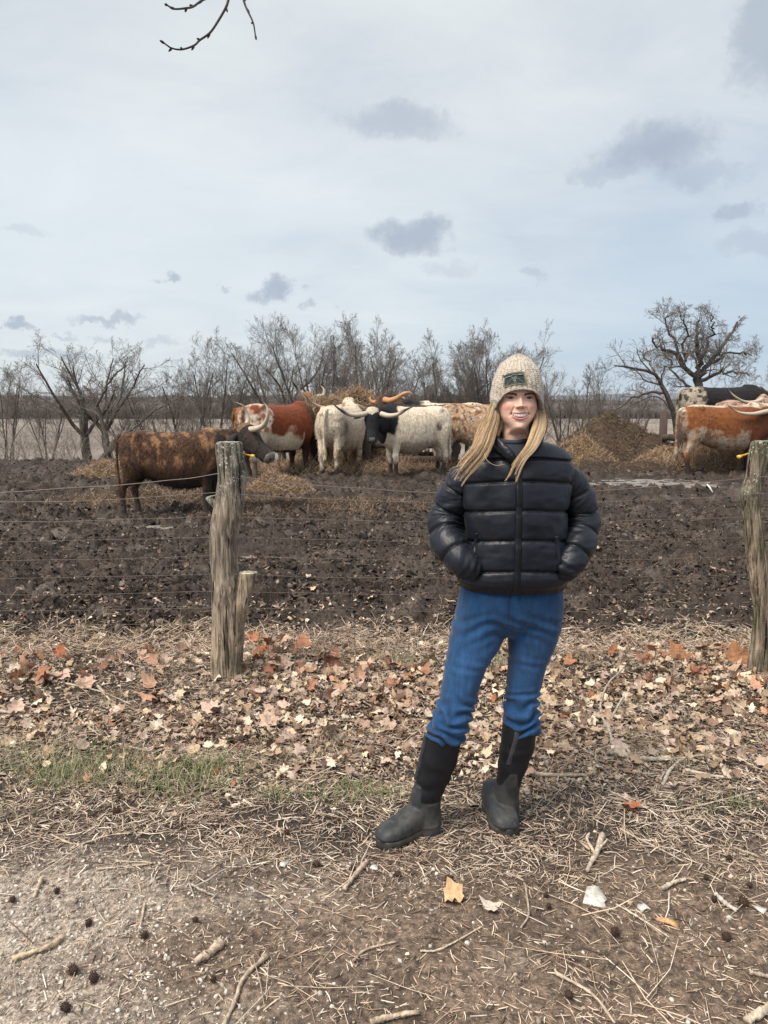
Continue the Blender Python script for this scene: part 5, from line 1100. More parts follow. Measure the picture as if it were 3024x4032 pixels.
# --- jacket
def ring_torso(rows, n=150, m=190, expo=2.35):
    """rows: (y5, xl5, xr5, front, back) c5 pixel outline at depth 2.74"""
    L = []
    for (y, xl, xr, fr, bk) in rows:
        a = c5(xl, y, 2.74); b = c5(xr, y, 2.74); L.append(((a[0]+b[0])/2, (b[0]-a[0])/2, fr, bk, (a[2]+b[2])/2))
    s = spline(np.array(L), m); th = np.linspace(-math.pi, math.pi, n, endpoint=False); c, sn = np.cos(th), np.sin(th); e = 2/expo
    X = s[:,0][:,None]+s[:,1][:,None]*(np.sign(sn)*np.abs(sn)**e)[None,:]; D = np.where(c[None,:] > 0, s[:,2][:,None], s[:,3][:,None])*(np.sign(c)*np.abs(c)**e)[None,:]
    return X, 2.74-D, np.broadcast_to(s[:,4][:,None], X.shape).copy(), th, s
rows = [(800,700,1085,.045,.075),(822,620,1160,.060,.085),(850,545,1235,.075,.095),(890,500,1292,.090,.105),(940,462,1338,.102,.112),(1000,440,1350,.112,.118),(1100,455,1340,.122,.124),(1220,475,1315,.130,.128),(1350,482,1300,.136,.128),(1500,498,1285,.138,.128),(1650,492,1290,.140,.128),(1780,470,1300,.142,.130),(1870,448,1300,.142,.130),(1925,438,1295,.136,.126),(1965,444,1290,.128,.122),(1990,462,1275,.124,.118)]
TX, TY, TZ, Tth, Ts = ring_torso(rows)
zq = [c5(0, y, 2.62)[2] for y in (945, 1130, 1365, 1608, 1858)]; zq = np.array(zq); ztop = c5(0,800,2.70)[2]; zhem = c5(0,2055,2.62)[2]
def puffs(z, seams, amp, e=.55):
    """bulge between neighbouring seams"""
    S = np.sort(np.array(seams)); i = np.clip(np.searchsorted(S, z)-1, 0, len(S)-2); t = np.clip((z-S[i])/(S[i+1]-S[i]), 0, 1); w = np.minimum(1, (S[i+1]-S[i])/.10)
    return amp*(np.sin(math.pi*t)**e)*w, np.minimum(t, 1-t)*(S[i+1]-S[i])
def jacket_torso():
    X, Y, Z, s = TX.copy(), TY.copy(), TZ.copy(), Ts; cx = s[:,0][:,None]; N = np.stack([X-cx, (Y-2.74)*1.0, np.zeros_like(X)], -1); N /= np.linalg.norm(N, axis=2, keepdims=True)+1e-9
    # seams arc: slightly higher at the centre front, dropping at the sides as worn
    zf = Z+.016*((X-cx)/s[:,1][:,None])**2
    bul, ds = puffs(zf, [zhem-.02]+list(zq)+[ztop+.03], .0090, .40)
    wr = fbm(X*95, Z*8, 820, 3)*.0042*np.exp(-ds/.020)+fbm(X*16+3, Z*13, 821, 3)*.0050+fbm((X+Y)*26, Z*40, 823, 2)*.0014
    d = bul+wr-.008*np.exp(-(ds/.0045)**2)
    # placket groove each side of the zip
    zx = zipx(Z); fr = (Y < 2.72)
    g = np.abs(X-zx); d = d*(1-.75*np.exp(-(g/.013)**2)*fr)
    # gathered hem
    hb_ = 1-sst(Z, zq[-1]*0+np.sort(zq)[0]-.075, np.sort(zq)[0]-.055)
    d = d*(1-.6*hb_)+hb_*.002*np.sin(Tth[None,:]*90)
    P = np.stack([X, Y, Z], -1)+N*d[...,None]
    return P, ds, N
def zipx(z): a = c5(932, 990, 2.6); b = c5(898, 2060, 2.6); return a[0]+(b[0]-a[0])*(a[2]-z)/(a[2]-b[2])
JP, Jds, JN = jacket_torso(); n_ = JP.shape[1]; m_ = JP.shape[0]
F_ = grid_wrap(m_, n_); V = JP.reshape(-1, 3)
# open V at the collar
vz = c5(0, 962, 2.62)[2]; vx = c5(905, 0, 2.62)[0]
fc = V[F_].mean(1); wv = (fc[:,2]-vz)*.72+.002; hole = (fc[:,1] < 2.70) & (np.abs(fc[:,0]-vx) < wv) & (fc[:,2] > vz-.01); F_ = F_[~hole]
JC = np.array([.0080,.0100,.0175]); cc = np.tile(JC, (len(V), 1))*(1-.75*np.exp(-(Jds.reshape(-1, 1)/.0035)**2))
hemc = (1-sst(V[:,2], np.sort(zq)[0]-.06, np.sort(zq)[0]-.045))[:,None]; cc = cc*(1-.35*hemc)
i = np.arange(n_); bot = (m_-1)*n_+i; Vb = V[bot]+(np.array([Ts[-1,0], 2.74, 0])-V[bot])*[.10,.10,0]+[0,0,.012]; V = np.vstack([V, Vb]); cc = np.vstack([cc, cc[bot]*.5]); hemF = np.stack([bot, (m_-1)*n_+(i+1) % n_, len(V)-n_+(i+1) % n_, len(V)-n_+i], -1)
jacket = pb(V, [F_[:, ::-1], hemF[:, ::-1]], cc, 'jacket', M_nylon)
# sleeves
def sleeve(pts, rad, seams, seed, side):
    P = np.array([list(c5(x, y, d)) for (x, y, d) in pts]); m, n = 150, 72; S = spline(np.hstack([P, np.array(rad)[:,None]]), m); C, Rr = S[:,:3], S[:,3]; T = np.gradient(C, axis=0); T /= np.linalg.norm(T, axis=1, keepdims=True)
    A = np.cross(T, [0,1.,0]); A /= np.linalg.norm(A, axis=1, keepdims=True); B_ = np.cross(A, T); a = np.arange(n)*2*math.pi/n; q = np.linspace(0, 1, m)
    bul, ds = puffs(q, seams, .0085, .45); Lq = .62; bul = bul*sst(q, .0, .14)*(1-.8*sst(q, .84, .98))
    qq, aa = np.meshgrid(q, a, indexing='ij'); bulg = bul[:,None]; dsm = ds[:,None]*Lq
    slant = fbm(qq*16+np.cos(aa)*1.2, np.sin(aa)*1.2+qq*3, 830+seed, 3)*.0065+fbm(qq*20, np.sin(aa)*7+np.cos(aa)*5, 833+seed, 3)*.0048*np.exp(-dsm/.022)
    wrist = np.exp(-((qq-.90)/.06)**2)*.0035*np.sin(qq*170+np.cos(aa)*3+np.sin(aa)*2); slant = slant+wrist; elbow = np.exp(-((qq-.52)/.10)**2)*np.clip(-side*np.cos(aa), 0, 1)*(.0075*np.sin(qq*150+np.sin(aa)*2))    # crushed folds inside the elbow
    d = bulg+slant+elbow-.0085*np.exp(-(dsm/.0045)**2); cap = np.sqrt(np.clip(1-((q-.0)/.04-1)**2, 0, 1)); cap = np.where(q < .04, cap, 1)[:,None]
    rr = (Rr[:,None]+d)*cap; V = C[:,None,:]+rr[...,None]*(np.cos(aa)[...,None]*A[:,None,:]+np.sin(aa)[...,None]*B_[:,None,:]*1.02); V = V.reshape(-1, 3)
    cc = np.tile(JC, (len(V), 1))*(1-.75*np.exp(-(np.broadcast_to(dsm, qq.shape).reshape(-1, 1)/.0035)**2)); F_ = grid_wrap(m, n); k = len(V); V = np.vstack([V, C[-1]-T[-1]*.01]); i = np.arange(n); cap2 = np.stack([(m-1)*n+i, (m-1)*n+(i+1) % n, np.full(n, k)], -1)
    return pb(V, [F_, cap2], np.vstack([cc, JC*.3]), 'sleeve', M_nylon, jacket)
sleeve([(540,1045,2.755),(478,1112,2.765),(424,1195,2.775),(376,1305,2.785),(326,1435,2.785),(328,1570,2.745),(385,1690,2.690),(455,1782,2.655),(510,1838,2.650),(540,1872,2.680)], [.040,.0490,.0560,.0590,.0600,.0570,.0545,.0500,.041,.033], [-.25,.22,.38,.54,.70,1.35], 1, -1)
sleeve([(1278,1058,2.755),(1328,1122,2.765),(1366,1195,2.775),(1402,1305,2.785),(1430,1430,2.785),(1420,1565,2.745),(1390,1680,2.690),(1345,1778,2.660),(1302,1836,2.655),(1282,1868,2.685)], [.038,.0480,.0550,.0580,.0590,.0560,.0530,.0490,.040,.033], [-.25,.24,.41,.56,.71,1.35], 2, 1)
def jy(x, z):   # front surface of the torso shell
    G = JP.reshape(-1, 3); dd = np.hypot(G[:,0]-x, (G[:,2]-z))+(G[:,1] > 2.72)*9; return G[np.argmin(dd), 1]
# pocket welts, zip, collar
for (x0, y0, x1, y1) in ((588,1565,548,1880), (1228,1580,1262,1880)):
    P = []
    for k in np.linspace(0, 1, 9): q = c5(x0+(x1-x0)*k, y0+(y1-y0)*k, 2.62); P.append([q[0], jy(q[0], q[2])-.003, q[2]])
    P = np.array(P); P[:,1] = np.convolve(np.pad(P[:,1], 1, 'edge'), [.33,.34,.33], 'valid'); V, F_ = tube1(P, .0068, 8, 30, -.5); pb(V, F_, JC*.9, 'pocket_welt', M_nylon, jacket)
zz_ = np.linspace(c5(0,985,2.62)[2], c5(0,2045,2.62)[2], 60); P = np.array([[zipx(z), min(jy(zipx(z)-.012, z), jy(zipx(z)+.012, z))-.0015, z] for z in zz_]); kern = np.ones(5)/5; P[:,1] = np.convolve(np.pad(P[:,1], 2, 'edge'), kern, 'valid')
V, F_ = tube1(P, .0110, 8, 90, -.30); V = V[:]; pb(V, F_, JC*.55, 'placket', M_nylon, jacket)
Pz = spline(P, 300); Pz[:,1] -= .0034; V, Q = tubes(np.stack([Pz-[.0026,0,0], Pz+[.0026,0,0]], 1), .0010, 4); zipb = pb(V, Q, (.5,.5,.5), 'zipper', M_dark, jacket)
V, F_ = tube1([P[1]-[0,.006,-.008], P[1]-[0,.007,.006], P[1]-[0,.006,.018]], [.0035,.0022,.0030], 6); pb(V, F_, (.5,.5,.5), 'zip_pull', M_metal, zipb)
cp_ = [c5(930,975,2.615), c5(975,910,2.615), c5(1045,840,2.640), c5(1090,785,2.69), c5(1075,745,2.765), c5(1000,725,2.825), c5(905,718,2.84), c5(805,725,2.825), c5(735,748,2.765), c5(715,790,2.69), c5(765,855,2.640), c5(835,915,2.615), c5(900,975,2.612)]
P = np.array(cp_); P[:,2] += .004; m = 150; S = spline(P, m); T = np.gradient(S, axis=0); T /= np.linalg.norm(T, axis=1, keepdims=True); upv = np.array([0,0,1.]); outv = np.cross(T, upv); outv /= np.linalg.norm(outv, axis=1, keepdims=True); U = np.cross(outv, T)
n = 40; a = np.arange(n)*2*math.pi/n; q = np.linspace(0, 1, m); hh = .027*np.sin(math.pi*np.clip(q, .03, .97))**.35; tt = np.full(m, .0135); wr = 1+.16*fbm(q[:,None]*38, np.cos(a)[None,:]*1.5, 840, 3)
V = S[:,None,:]+U[:,None,:]*(hh[:,None]*np.sin(a)[None,:]*wr)[...,None]+outv[:,None,:]*(tt[:,None]*np.cos(a)[None,:]*wr)[...,None]; pb(V.reshape(-1, 3), grid_wrap(m, n), JC*.85, 'collar', M_nylon, jacket)
# shirt at the neck
sh = Buf(); zs = np.linspace(c5(0,815,2.64)[2], c5(0,1010,2.64)[2], 20); th = np.linspace(-1.5, 1.5, 40); cx = c5(893,0,2.66)[0]
V = []
for i, z in enumerate(zs):
    k = i/19; hw = .056+.050*k**.8; f = .058+.020*k**.7
    V.append(np.stack([cx+hw*np.sin(th), 2.715-f*np.cos(th), np.full(40, z)+.010*(1-np.cos(th))*(1-k)], -1))
V = np.array(V); shirt = pb(V.reshape(-1, 3), grid_faces(20, 40)[:, ::-1], (1,1,1), 'shirt', M_cloth)
V, F_ = tube1(V[0], .0055, 8, None, 1.6); pb(V, F_, (1,1,1), 'neckband', M_cloth, shirt)
# --- jeans
def c6r(xl, xr, y, d): a = c6(xl, y, d); b = c6(xr, y, d); return (a+b)/2, (b[0]-a[0])/2
def ringset(rows, n=40):
    C = []; A = []; B_ = []
    for (y, xl, xr, d, hb2) in rows: c, a = c6r(xl, xr, y, d); C.append(c); A.append(a); B_.append(hb2)
    return loft(C, A, B_, (1,0,0), (0,1,0), n, 2.15, len(rows)*7)
jb = Buf()
for rws in ([(40,705,1340,2.74,.115),(150,690,1352,2.74,.118),(260,668,1358,2.74,.120),(350,660,1352,2.745,.116),(410,730,1290,2.745,.100),(450,850,1150,2.745,.080),(500,930,1050,2.745,.050)],
            [(180,690,1000,2.745,.10),(300,660,990,2.745,.105),(430,628,978,2.74,.100),(550,603,958,2.73,.093),(700,578,862,2.71,.082),(800,562,825,2.70,.074),(900,538,800,2.695,.070),(960,520,790,2.69,.070),(1060,488,755,2.68,.070),(1130,455,735,2.675,.071),(1180,470,715,2.675,.066)],
            [(180,1030,1345,2.745,.10),(300,1000,1358,2.745,.105),(430,992,1345,2.75,.100),(550,994,1312,2.755,.093),(700,992,1248,2.76,.082),(800,984,1222,2.76,.074),(900,972,1205,2.755,.070),(970,962,1205,2.75,.070),(1040,960,1205,2.745,.069),(1110,970,1218,2.745,.068),(1140,985,1205,2.745,.062)]):
    V, F_ = ringset(rws); addf(jb, V, F_)
V, fs, nr = remesh(np.vstack(jb.v), jb.f, .0055, 16)
zc = lambda y: c6(0, y, 2.70)[2]
low1 = 1-sst(V[:,2], zc(960), zc(820)); xm_ = c6(900,0,2.7)[0]; left = V[:,0] < c6(905, 800, 2.7)[0]
u_ = np.where(left, V[:,2]*1.0+(V[:,0])*.35, V[:,2]+V[:,0]*-.15); fold = np.sin(u_*150+fbm(V[:,0]*9, V[:,2]*9+V[:,1]*6, 850, 2)*7); fold = np.sign(fold)*np.abs(fold)**.8
hip = np.exp(-((V[:,2]-zc(430))/.05)**2); knee = np.exp(-((V[:,2]-zc(680))/.03)**2)
d = -.002+low1*(.0075*fold-.003+.004*fbm3(V, 14, 3, 3))+.0032*fbm3(V, 9, 5, 3)+hip*.0035*np.sin(V[:,2]*130+np.abs(V[:,0]-xm_)*60+fbm3(V, 6, 2, 2)*4)+knee*.002*np.sin(V[:,2]*160+V[:,0]*30)
V = V+nr*d[:,None]
# colours: whiskered, worn thighs
dn = np.array([.010,.049,.130]); cc = np.tile(dn, (len(V), 1)); worn = np.exp(-((V[:,2]-zc(720))/.16)**2)*np.clip(-nr[:,1], 0, 1)**2; cc = cc*(1+.75*worn[:,None]*(.7+.6*fbm3(V, 10, 7, 3)[:,None])); cc += (worn*.012)[:,None]*np.array([1,1,.9]); cc *= (1+.18*np.clip(fold, -1, 1)*low1)[:,None]
edge = np.exp(-((V[:,1]-2.745)/.004)**2)*(np.abs(nr[:,0]) > .8)*(V[:,2] > zc(900)); cc *= (1-.4*edge)[:,None]
fl = np.exp(-((V[:,0]-c6(1003,300,2.62)[0])/.0015)**2)*(V[:,1] < 2.7)*sst(V[:,2], zc(430), zc(400)); cc *= (1-.6*fl)[:,None]
jeans = pb(V, fs, np.clip(cc, 0, 1), 'jeans', M_denim)
# --- boots
def boot(shaft, foot, sole_pts, seed, strip, tabx):
    bb = Buf(); V, F_ = ringset(shaft, 36); addf(bb, V, F_)
    C = []; A = []; B_ = []; S = []
    heel, toe = np.array(foot['heel']), np.array(foot['toe']); dirv = toe-heel; Lf = np.linalg.norm(dirv[:2]); dv = dirv/Lf; side = np.array([-dv[1], dv[0], 0])
    for (s, w, zl, zh) in ((-.02,.020,.026,.07),(.0,.034,.018,.10),(.12,.041,.017,.125),(.30,.041,.018,.125),(.45,.042,.018,.108),(.60,.047,.017,.088),(.75,.049,.017,.077),(.88,.045,.017,.068),(.96,.034,.019,.056),(1.0,.020,.024,.044)):
        p = heel+dirv*s; p[2] = (zl+zh)/2+heel[2]*(1-s)+toe[2]*s; C.append(p); A.append(w); B_.append((zh-zl)/2)
    V, F_ = loft(C, A, B_, side, (0,0,1), 30, 2.5, 50); addf(bb, V, F_)
    V, fs, nr = remesh(np.vstack(bb.v), bb.f, .0045, 7)
    # rubber shell covers everything under a curved line, tongue up the shin front
    ax, tz = foot['ankle_x'], foot['zline']; s_ = ((V-heel)@dv)/Lf; lat = (V-heel)@side
    lineh = tz+.062*np.exp(-((V[:,0]-(tabx+(V[:,2]-tz)*foot['slope']))/.024)**4)*(nr[:,1] < .2)
    rub = sst(lineh-V[:,2], -.0015, .0015); V = V+nr*(rub*.0035)[:,None]
    welt = np.exp(-((V[:,2]-.040)/.004)**2)*rub; V = V+nr*(welt*.0025+rub*.0012*fbm3(V, 14, seed, 2))[:,None]
    nar = .0016*np.sin(V[:,2]*90+fbm3(V, 8, seed+3, 2)*6)*(1-rub)*(1-sst(V[:,2], .30, .36)); V = V+nr*nar[:,None]
    cR = np.array([.030,.034,.036]); cN = np.array([.0065,.0075,.011]); mud = np.clip(sst(fbm3(V, 13, seed+6, 4), .02, .26)*(1-sst(V[:,2], .08, .32))+sst(fbm3(V, 30, seed+8, 3), .14, .24)*.8, 0, 1)*rub; cc = cN[None]*(1-rub[:,None])+cR[None]*rub[:,None]; cc = cc*(1-.22*mud[:,None])+np.array([.16,.14,.115])*.22*mud[:,None]
    o = pb(V, fs, cc, 'boot', M_rub)
    # sole with lugs
    k = 60; tt = np.linspace(0, 2*math.pi, k, endpoint=False); ss = .5-.5*np.cos(tt); wS = np.interp(ss, [0,.05,.2,.4,.6,.8,.93,1.0], [.018,.032,.040,.037,.046,.048,.038,.012])*1.10; lat = wS*np.sign(np.sin(tt)+1e-9)*np.minimum(1, np.abs(np.sin(tt))*3+.0); ctr = heel[None]+dirv[None]*(ss*1.055-.035)[:,None]; ring = ctr+side[None]*lat[:,None]
    lug = .003*(np.sin(np.arange(k)*1.6) > 0); rows_ = []
    for z, inf in ((.032,.0), (.024,.002), (.012,.001), (-.006,-.003)):
        q = ring.copy(); cen = ctr; q = q+(q-cen)*((inf+(lug if z < .02 else 0*lug))*22)[:,None]; q[:,2] = z+heel[2]*(1-ss)+toe[2]*ss; rows_.append(q)
    Vs = np.vstack(rows_); i = np.arange(k); top = len(Vs); Vs = np.vstack([Vs, rows_[0].mean(0), rows_[-1].mean(0)]); Fs = grid_wrap(4, k, True); t0 = np.stack([i, (i+1) % k, np.full(k, top)], -1); t1 = np.stack([3*k+(i+1) % k, 3*k+i, np.full(k, top+1)], -1)
    pb(Vs, [Fs, t0, t1], (.050,.046,.040), 'sole', M_rub, o)
    # reinforcement strip up the shaft
    P = np.array([list(c6(x, y, 0+d)) for (x, y, d) in strip]); dd = []
    S = spline(P, 40)
    for q in S:
        w = np.hypot(V[:,0]-q[0], V[:,2]-q[2])+(nr[:,1] > -.05)*9; dd.append(V[np.argmin(w), 1])
    dd = np.convolve(np.pad(dd, 4, 'edge'), np.ones(9)/9, 'valid'); S[:,1] = dd-.0008; Vt, Ft = tube1(S, .0095, 8, None, -.22); pb(Vt, Ft, (.05,.055,.058), 'shin_strip', M_rub, o)
    return o
g1 = Gp(1492, 3366); gh = Gp(1715, 3270)
toe1 = np.array([g1[0]+.0, g1[1]+.045, .0]); heel1 = np.array([gh[0]+.0, gh[1]+.03, .0])
boot([(1110,468,715,2.675,.060),(1190,460,690,2.675,.060),(1300,432,668,2.68,.060),(1400,410,632,2.685,.056),(1480,388,596,2.69,.052),(1560,362,556,2.69,.048),(1640,350,548,2.69,.046),(1720,355,550,2.685,.046),(1790,365,552,2.68,.044)],
     dict(heel=heel1, toe=toe1, ankle_x=0, zline=c6(0,1590,2.66)[2], slope=.32), None, 1, [(472,1195,2.6),(446,1320,2.6),(422,1430,2.6),(402,1510,2.6)], c6(372,1560,2.66)[0])
g2 = Gp(1400+1008*.6028, 3318); toe2 = np.array([g2[0], g2[1]+.035, .0]); heel2 = np.array([g2[0]-.035, g2[1]+.265, .0])
boot([(1060,962,1190,2.745,.058),(1130,955,1178,2.745,.060),(1230,945,1165,2.75,.060),(1330,932,1130,2.755,.056),(1420,925,1095,2.76,.052),(1500,918,1065,2.765,.048),(1580,912,1062,2.765,.046),(1660,908,1066,2.765,.046),(1720,908,1066,2.765,.044)],
     dict(heel=heel2, toe=toe2, ankle_x=0, zline=c6(0,1512,2.7)[2], slope=.22), None, 2, [(1084,1200,2.6),(1070,1270,2.6),(1050,1350,2.6),(1030,1435,2.6)], c6(1010,1490,2.7)[0])
# ------------------------------------------------------------------ longhorn cattle
def fur(t, p):
    a = t.n('ShaderNodeAttribute', attribute_name='Col'); co = t.n('ShaderNodeTexCoord').outputs['Object']
    n = t.noise(t.scalev(co, (1.3,1.3,.5)), 26, 5, .65, .8); n2 = t.noise(t.scalev(co, (1,1,.45)), 85, 3, .7)
    k = t.math('MULTIPLY', t.mr(n, .3, .7, .70, 1.30), t.mr(n2, .3, .7, .82, 1.18)); t.l(t.mix(1.0, a.outputs['Color'], k, 'MULTIPLY'), p.inputs['Base Color'])
    p.inputs['Roughness'].default_value = .8; p.inputs['Specular IOR Level'].default_value = .25; p.inputs['Sheen Weight'].default_value = .06; p.inputs['Sheen Roughness'].default_value = .5
    b = t.n('ShaderNodeBump'); b.inputs['Distance'].default_value = .018; t.l(t.math('ADD', n, t.math('MULTIPLY', n2, .4)), b.inputs['Height']); t.l(b.outputs[0], p.inputs['Normal'])
M_fur = mat('cattle_fur', fur)
M_horn = colmat('horn', .45, 40, .15, .001, 60, spec=.5)
M_eyec = flatmat('cattle_eye', (.008,.006,.005), .15, .05, 50)
def bn(P, sc, seed, o=3): return fbm3(P, sc, seed, o)
WHT = np.array([.74,.63,.49]); 
def lerp(a, b, m): return a*(1-m[:,None])+np.array(b)*m[:,None]
def mudlegs(P, c, top=.38, k=1.0, col=(.06,.045,.035)):
    m = (1-sst(P[:,2]+.16*bn(P, 5, 3), top-.14, top+.04))*k; return lerp(c, col, m)
def pat_brindle(P):
    c = np.tile(np.array([.075,.037,.021]), (len(P), 1)); c = lerp(c, (.27,.145,.07), sst(bn(P*[1,1,.6], 6.5, 11, 4), -.02, .30)*sst(P[:,2], .75, 1.0)*.95); c = lerp(c, (.022,.016,.014), sst(bn(P, 2.6, 13, 4)+.9*sst(P[:,0], .35, .85)-.5+1.0*(1-sst(P[:,2], .62, .95))*(P[:,0] > -.55)*(P[:,0] < .75), .12, .55))
    c[P[:,0] < -.945] = (.11,.062,.036); st = sst(bn(P*[3,3,.6], 7, 15, 3), .1, .35)*(P[:,0] < .6)*(P[:,0] > -.94); c = lerp(c, (.04,.026,.020), st*.6); c = lerp(c, (.34,.21,.13), sst(P[:,2], 1.40, 1.46)*.6*(P[:,0] < .7)); return mudlegs(P, c, .42)
def pat_redwhite(P):
    c = np.tile(np.array([.21,.052,.019]), (len(P), 1)); n = bn(P, 2.6, 21, 4); c = lerp(c, (.040,.018,.014), sst(P[:,0]+.3*n, .42, .72)); c = lerp(c, (.035,.02,.015), (1-sst(P[:,2], .55, .85))*(P[:,0] > -.1)*.9)
    w = sst(n*.9+1.1*(-P[:,0]-.60), .0, .22); w = np.maximum(w, sst(-P[:,2]+.92+.35*n, 0, .12)*(P[:,0] < .35)*(P[:,2] > .55)); w = np.maximum(w, sst(P[:,2]+.12*n, 1.40, 1.46)*(P[:,0] < .3)); c = lerp(c, WHT, w)
    c = lerp(c, (.36,.12,.05), sst(bn(P, 7, 23, 3), -.02, .16)*w*.9*(P[:,2] > .9)); return mudlegs(P, c, .5, .9)
def pat_orange(P): c = np.tile(np.array([.27,.125,.05]), (len(P), 1)); c = lerp(c, (.12,.05,.02), sst(bn(P, 3, 31), 0, .4)*.7); return mudlegs(P, c)
def pat_white(P):
    c = np.tile(WHT, (len(P), 1)); c = lerp(c, (.42,.30,.21), sst(bn(P, 5, 41), .12, .42)*.45); c = lerp(c, (.17,.12,.085), np.exp(-(((P[:,0]+.62)/.16)**2+((P[:,2]-1.0)/.17)**2))*(P[:,1] < -.12)*1.0); c = lerp(c, (.38,.20,.10), sst(P[:,2], 1.33, 1.42)*sst(bn(P, 7, 43), -.1, .2)*.6*(P[:,0] > -.8)); c = lerp(c, (.30,.20,.13), (1-sst(P[:,2], .45, .72))*sst(bn(P, 8, 45), -.1, .2)*.8); return mudlegs(P, c, .30)
def pat_blackface(P):
    c = np.tile(WHT*1.03, (len(P), 1)); c = lerp(c, (.36,.26,.18), sst(bn(P*[1,1,.6], 9, 51, 3), .16, .38)*.38); n = bn(P, 3, 53)*.12
    blk = sst(P[:,0]+n+.25*(P[:,2]-1.1), .50, .56); blk = np.maximum(blk*sst(P[:,2]+n-.35*(P[:,0]-.6), .82, .88), (P[:,0] > .74)*1.0); c = lerp(c, (.012,.013,.017), blk)
    c = lerp(c, (.09,.065,.05), np.exp(-(((P[:,0]+.50)/.07)**2+((P[:,2]-1.02)/.09)**2))*(np.abs(P[:,1]) > .1)*1.3*sst(bn(P, 6, 54), -.5, .1)); c = lerp(c, (.16,.11,.08), (1-sst(P[:,2], .68, .80))*(np.abs(P[:,0]-.0) < .45)*.6); return mudlegs(P, np.clip(c, 0, 1), .44, 1, (.035,.027,.022))
def pat_roan(P):
    c = np.tile(np.array([.45,.30,.19]), (len(P), 1)); s = bn(P*[1,1,.75], 12, 61, 3); c = lerp(c, (.16,.075,.038), sst(s, -.02, .20)*.9); c = lerp(c, (.58,.50,.41), sst(bn(P, 15, 63, 2), .18, .34)*.8); c = lerp(c, (.36,.17,.07), sst(P[:,2], 1.36, 1.44)*sst(bn(P, 3, 65), -.2, .2)); c = lerp(c, (.55,.44,.33), (1-sst(P[:,2], .55, .85))*.7); return mudlegs(P, c, .28)
def pat_speckle(P): c = np.tile(WHT, (len(P), 1)); c = lerp(c, (.035,.028,.026), sst(bn(P, 13, 71, 2), .20, .27)); c = lerp(c, (.02,.016,.015), sst(P[:,0], .5, .7)); return mudlegs(P, c)
def pat_rightred(P):
    c = np.tile(np.array([.23,.082,.028]), (len(P), 1)); n = bn(P, 3, 81, 4); c = lerp(c, (.15,.045,.020), sst(P[:,0]+.3*n, -.05, .6)); c = lerp(c, (.045,.016,.012), sst(P[:,0]+.2*n, .68, .85)); w = sst(-P[:,2]+.88+.22*n+.12*(P[:,0] < -.2), 0, .10)*(P[:,0] < .35)*(P[:,2] > .48); w = np.maximum(w, sst(P[:,2]+.07*n, 1.36, 1.41)*(P[:,0] < .9)); w = np.maximum(w, sst(-P[:,0]+.08*n, .84, .90)); wc = np.where((P[:,2] > 1.3)[:,None], WHT[None]*.9, np.array([[.40,.31,.235]])); c = c*(1-w[:,None])+wc*w[:,None]
    c = lerp(c, (.27,.11,.045), sst(bn(P, 9, 83, 3), -.02, .22)*w*.8); return mudlegs(P, c, .44, 1, (.035,.022,.018))
def pat_blackwhite(P): c = np.tile(np.array([.014,.013,.014]), (len(P), 1)); n = bn(P, 4, 91, 3); w = sst(-P[:,0]+.25*n-.12*sst(P[:,2], 1.2, 1.5)*-1, .50, .58); c = lerp(c, WHT*.55, w*(1-.85*sst(bn(P, 12, 93, 2), .0, .16))); return c
def pat_pinkroan(P): c = np.tile(np.array([.46,.31,.24]), (len(P), 1)); c = lerp(c, (.20,.09,.055), sst(bn(P*[.5,1,1], 9, 95, 3), .0, .28)); c = lerp(c, (.05,.024,.020), sst(P[:,0], .55, .8)); return mudlegs(P, c)
def pat_darkbrown(P): c = np.tile(np.array([.075,.035,.022]), (len(P), 1)); c = lerp(c, (.02,.013,.011), sst(bn(P, 4, 97), -.1, .3)); c = lerp(c, (.20,.10,.045), sst(bn(P, 6, 98, 2), .2, .4)*.5); return c
def pat_blackspot(P): c = np.tile(np.array([.013,.012,.014]), (len(P), 1)); c = lerp(c, WHT, sst(bn(P, 3.2, 99), .20, .30)*sst(P[:,2], 1.1, 1.25)); return c
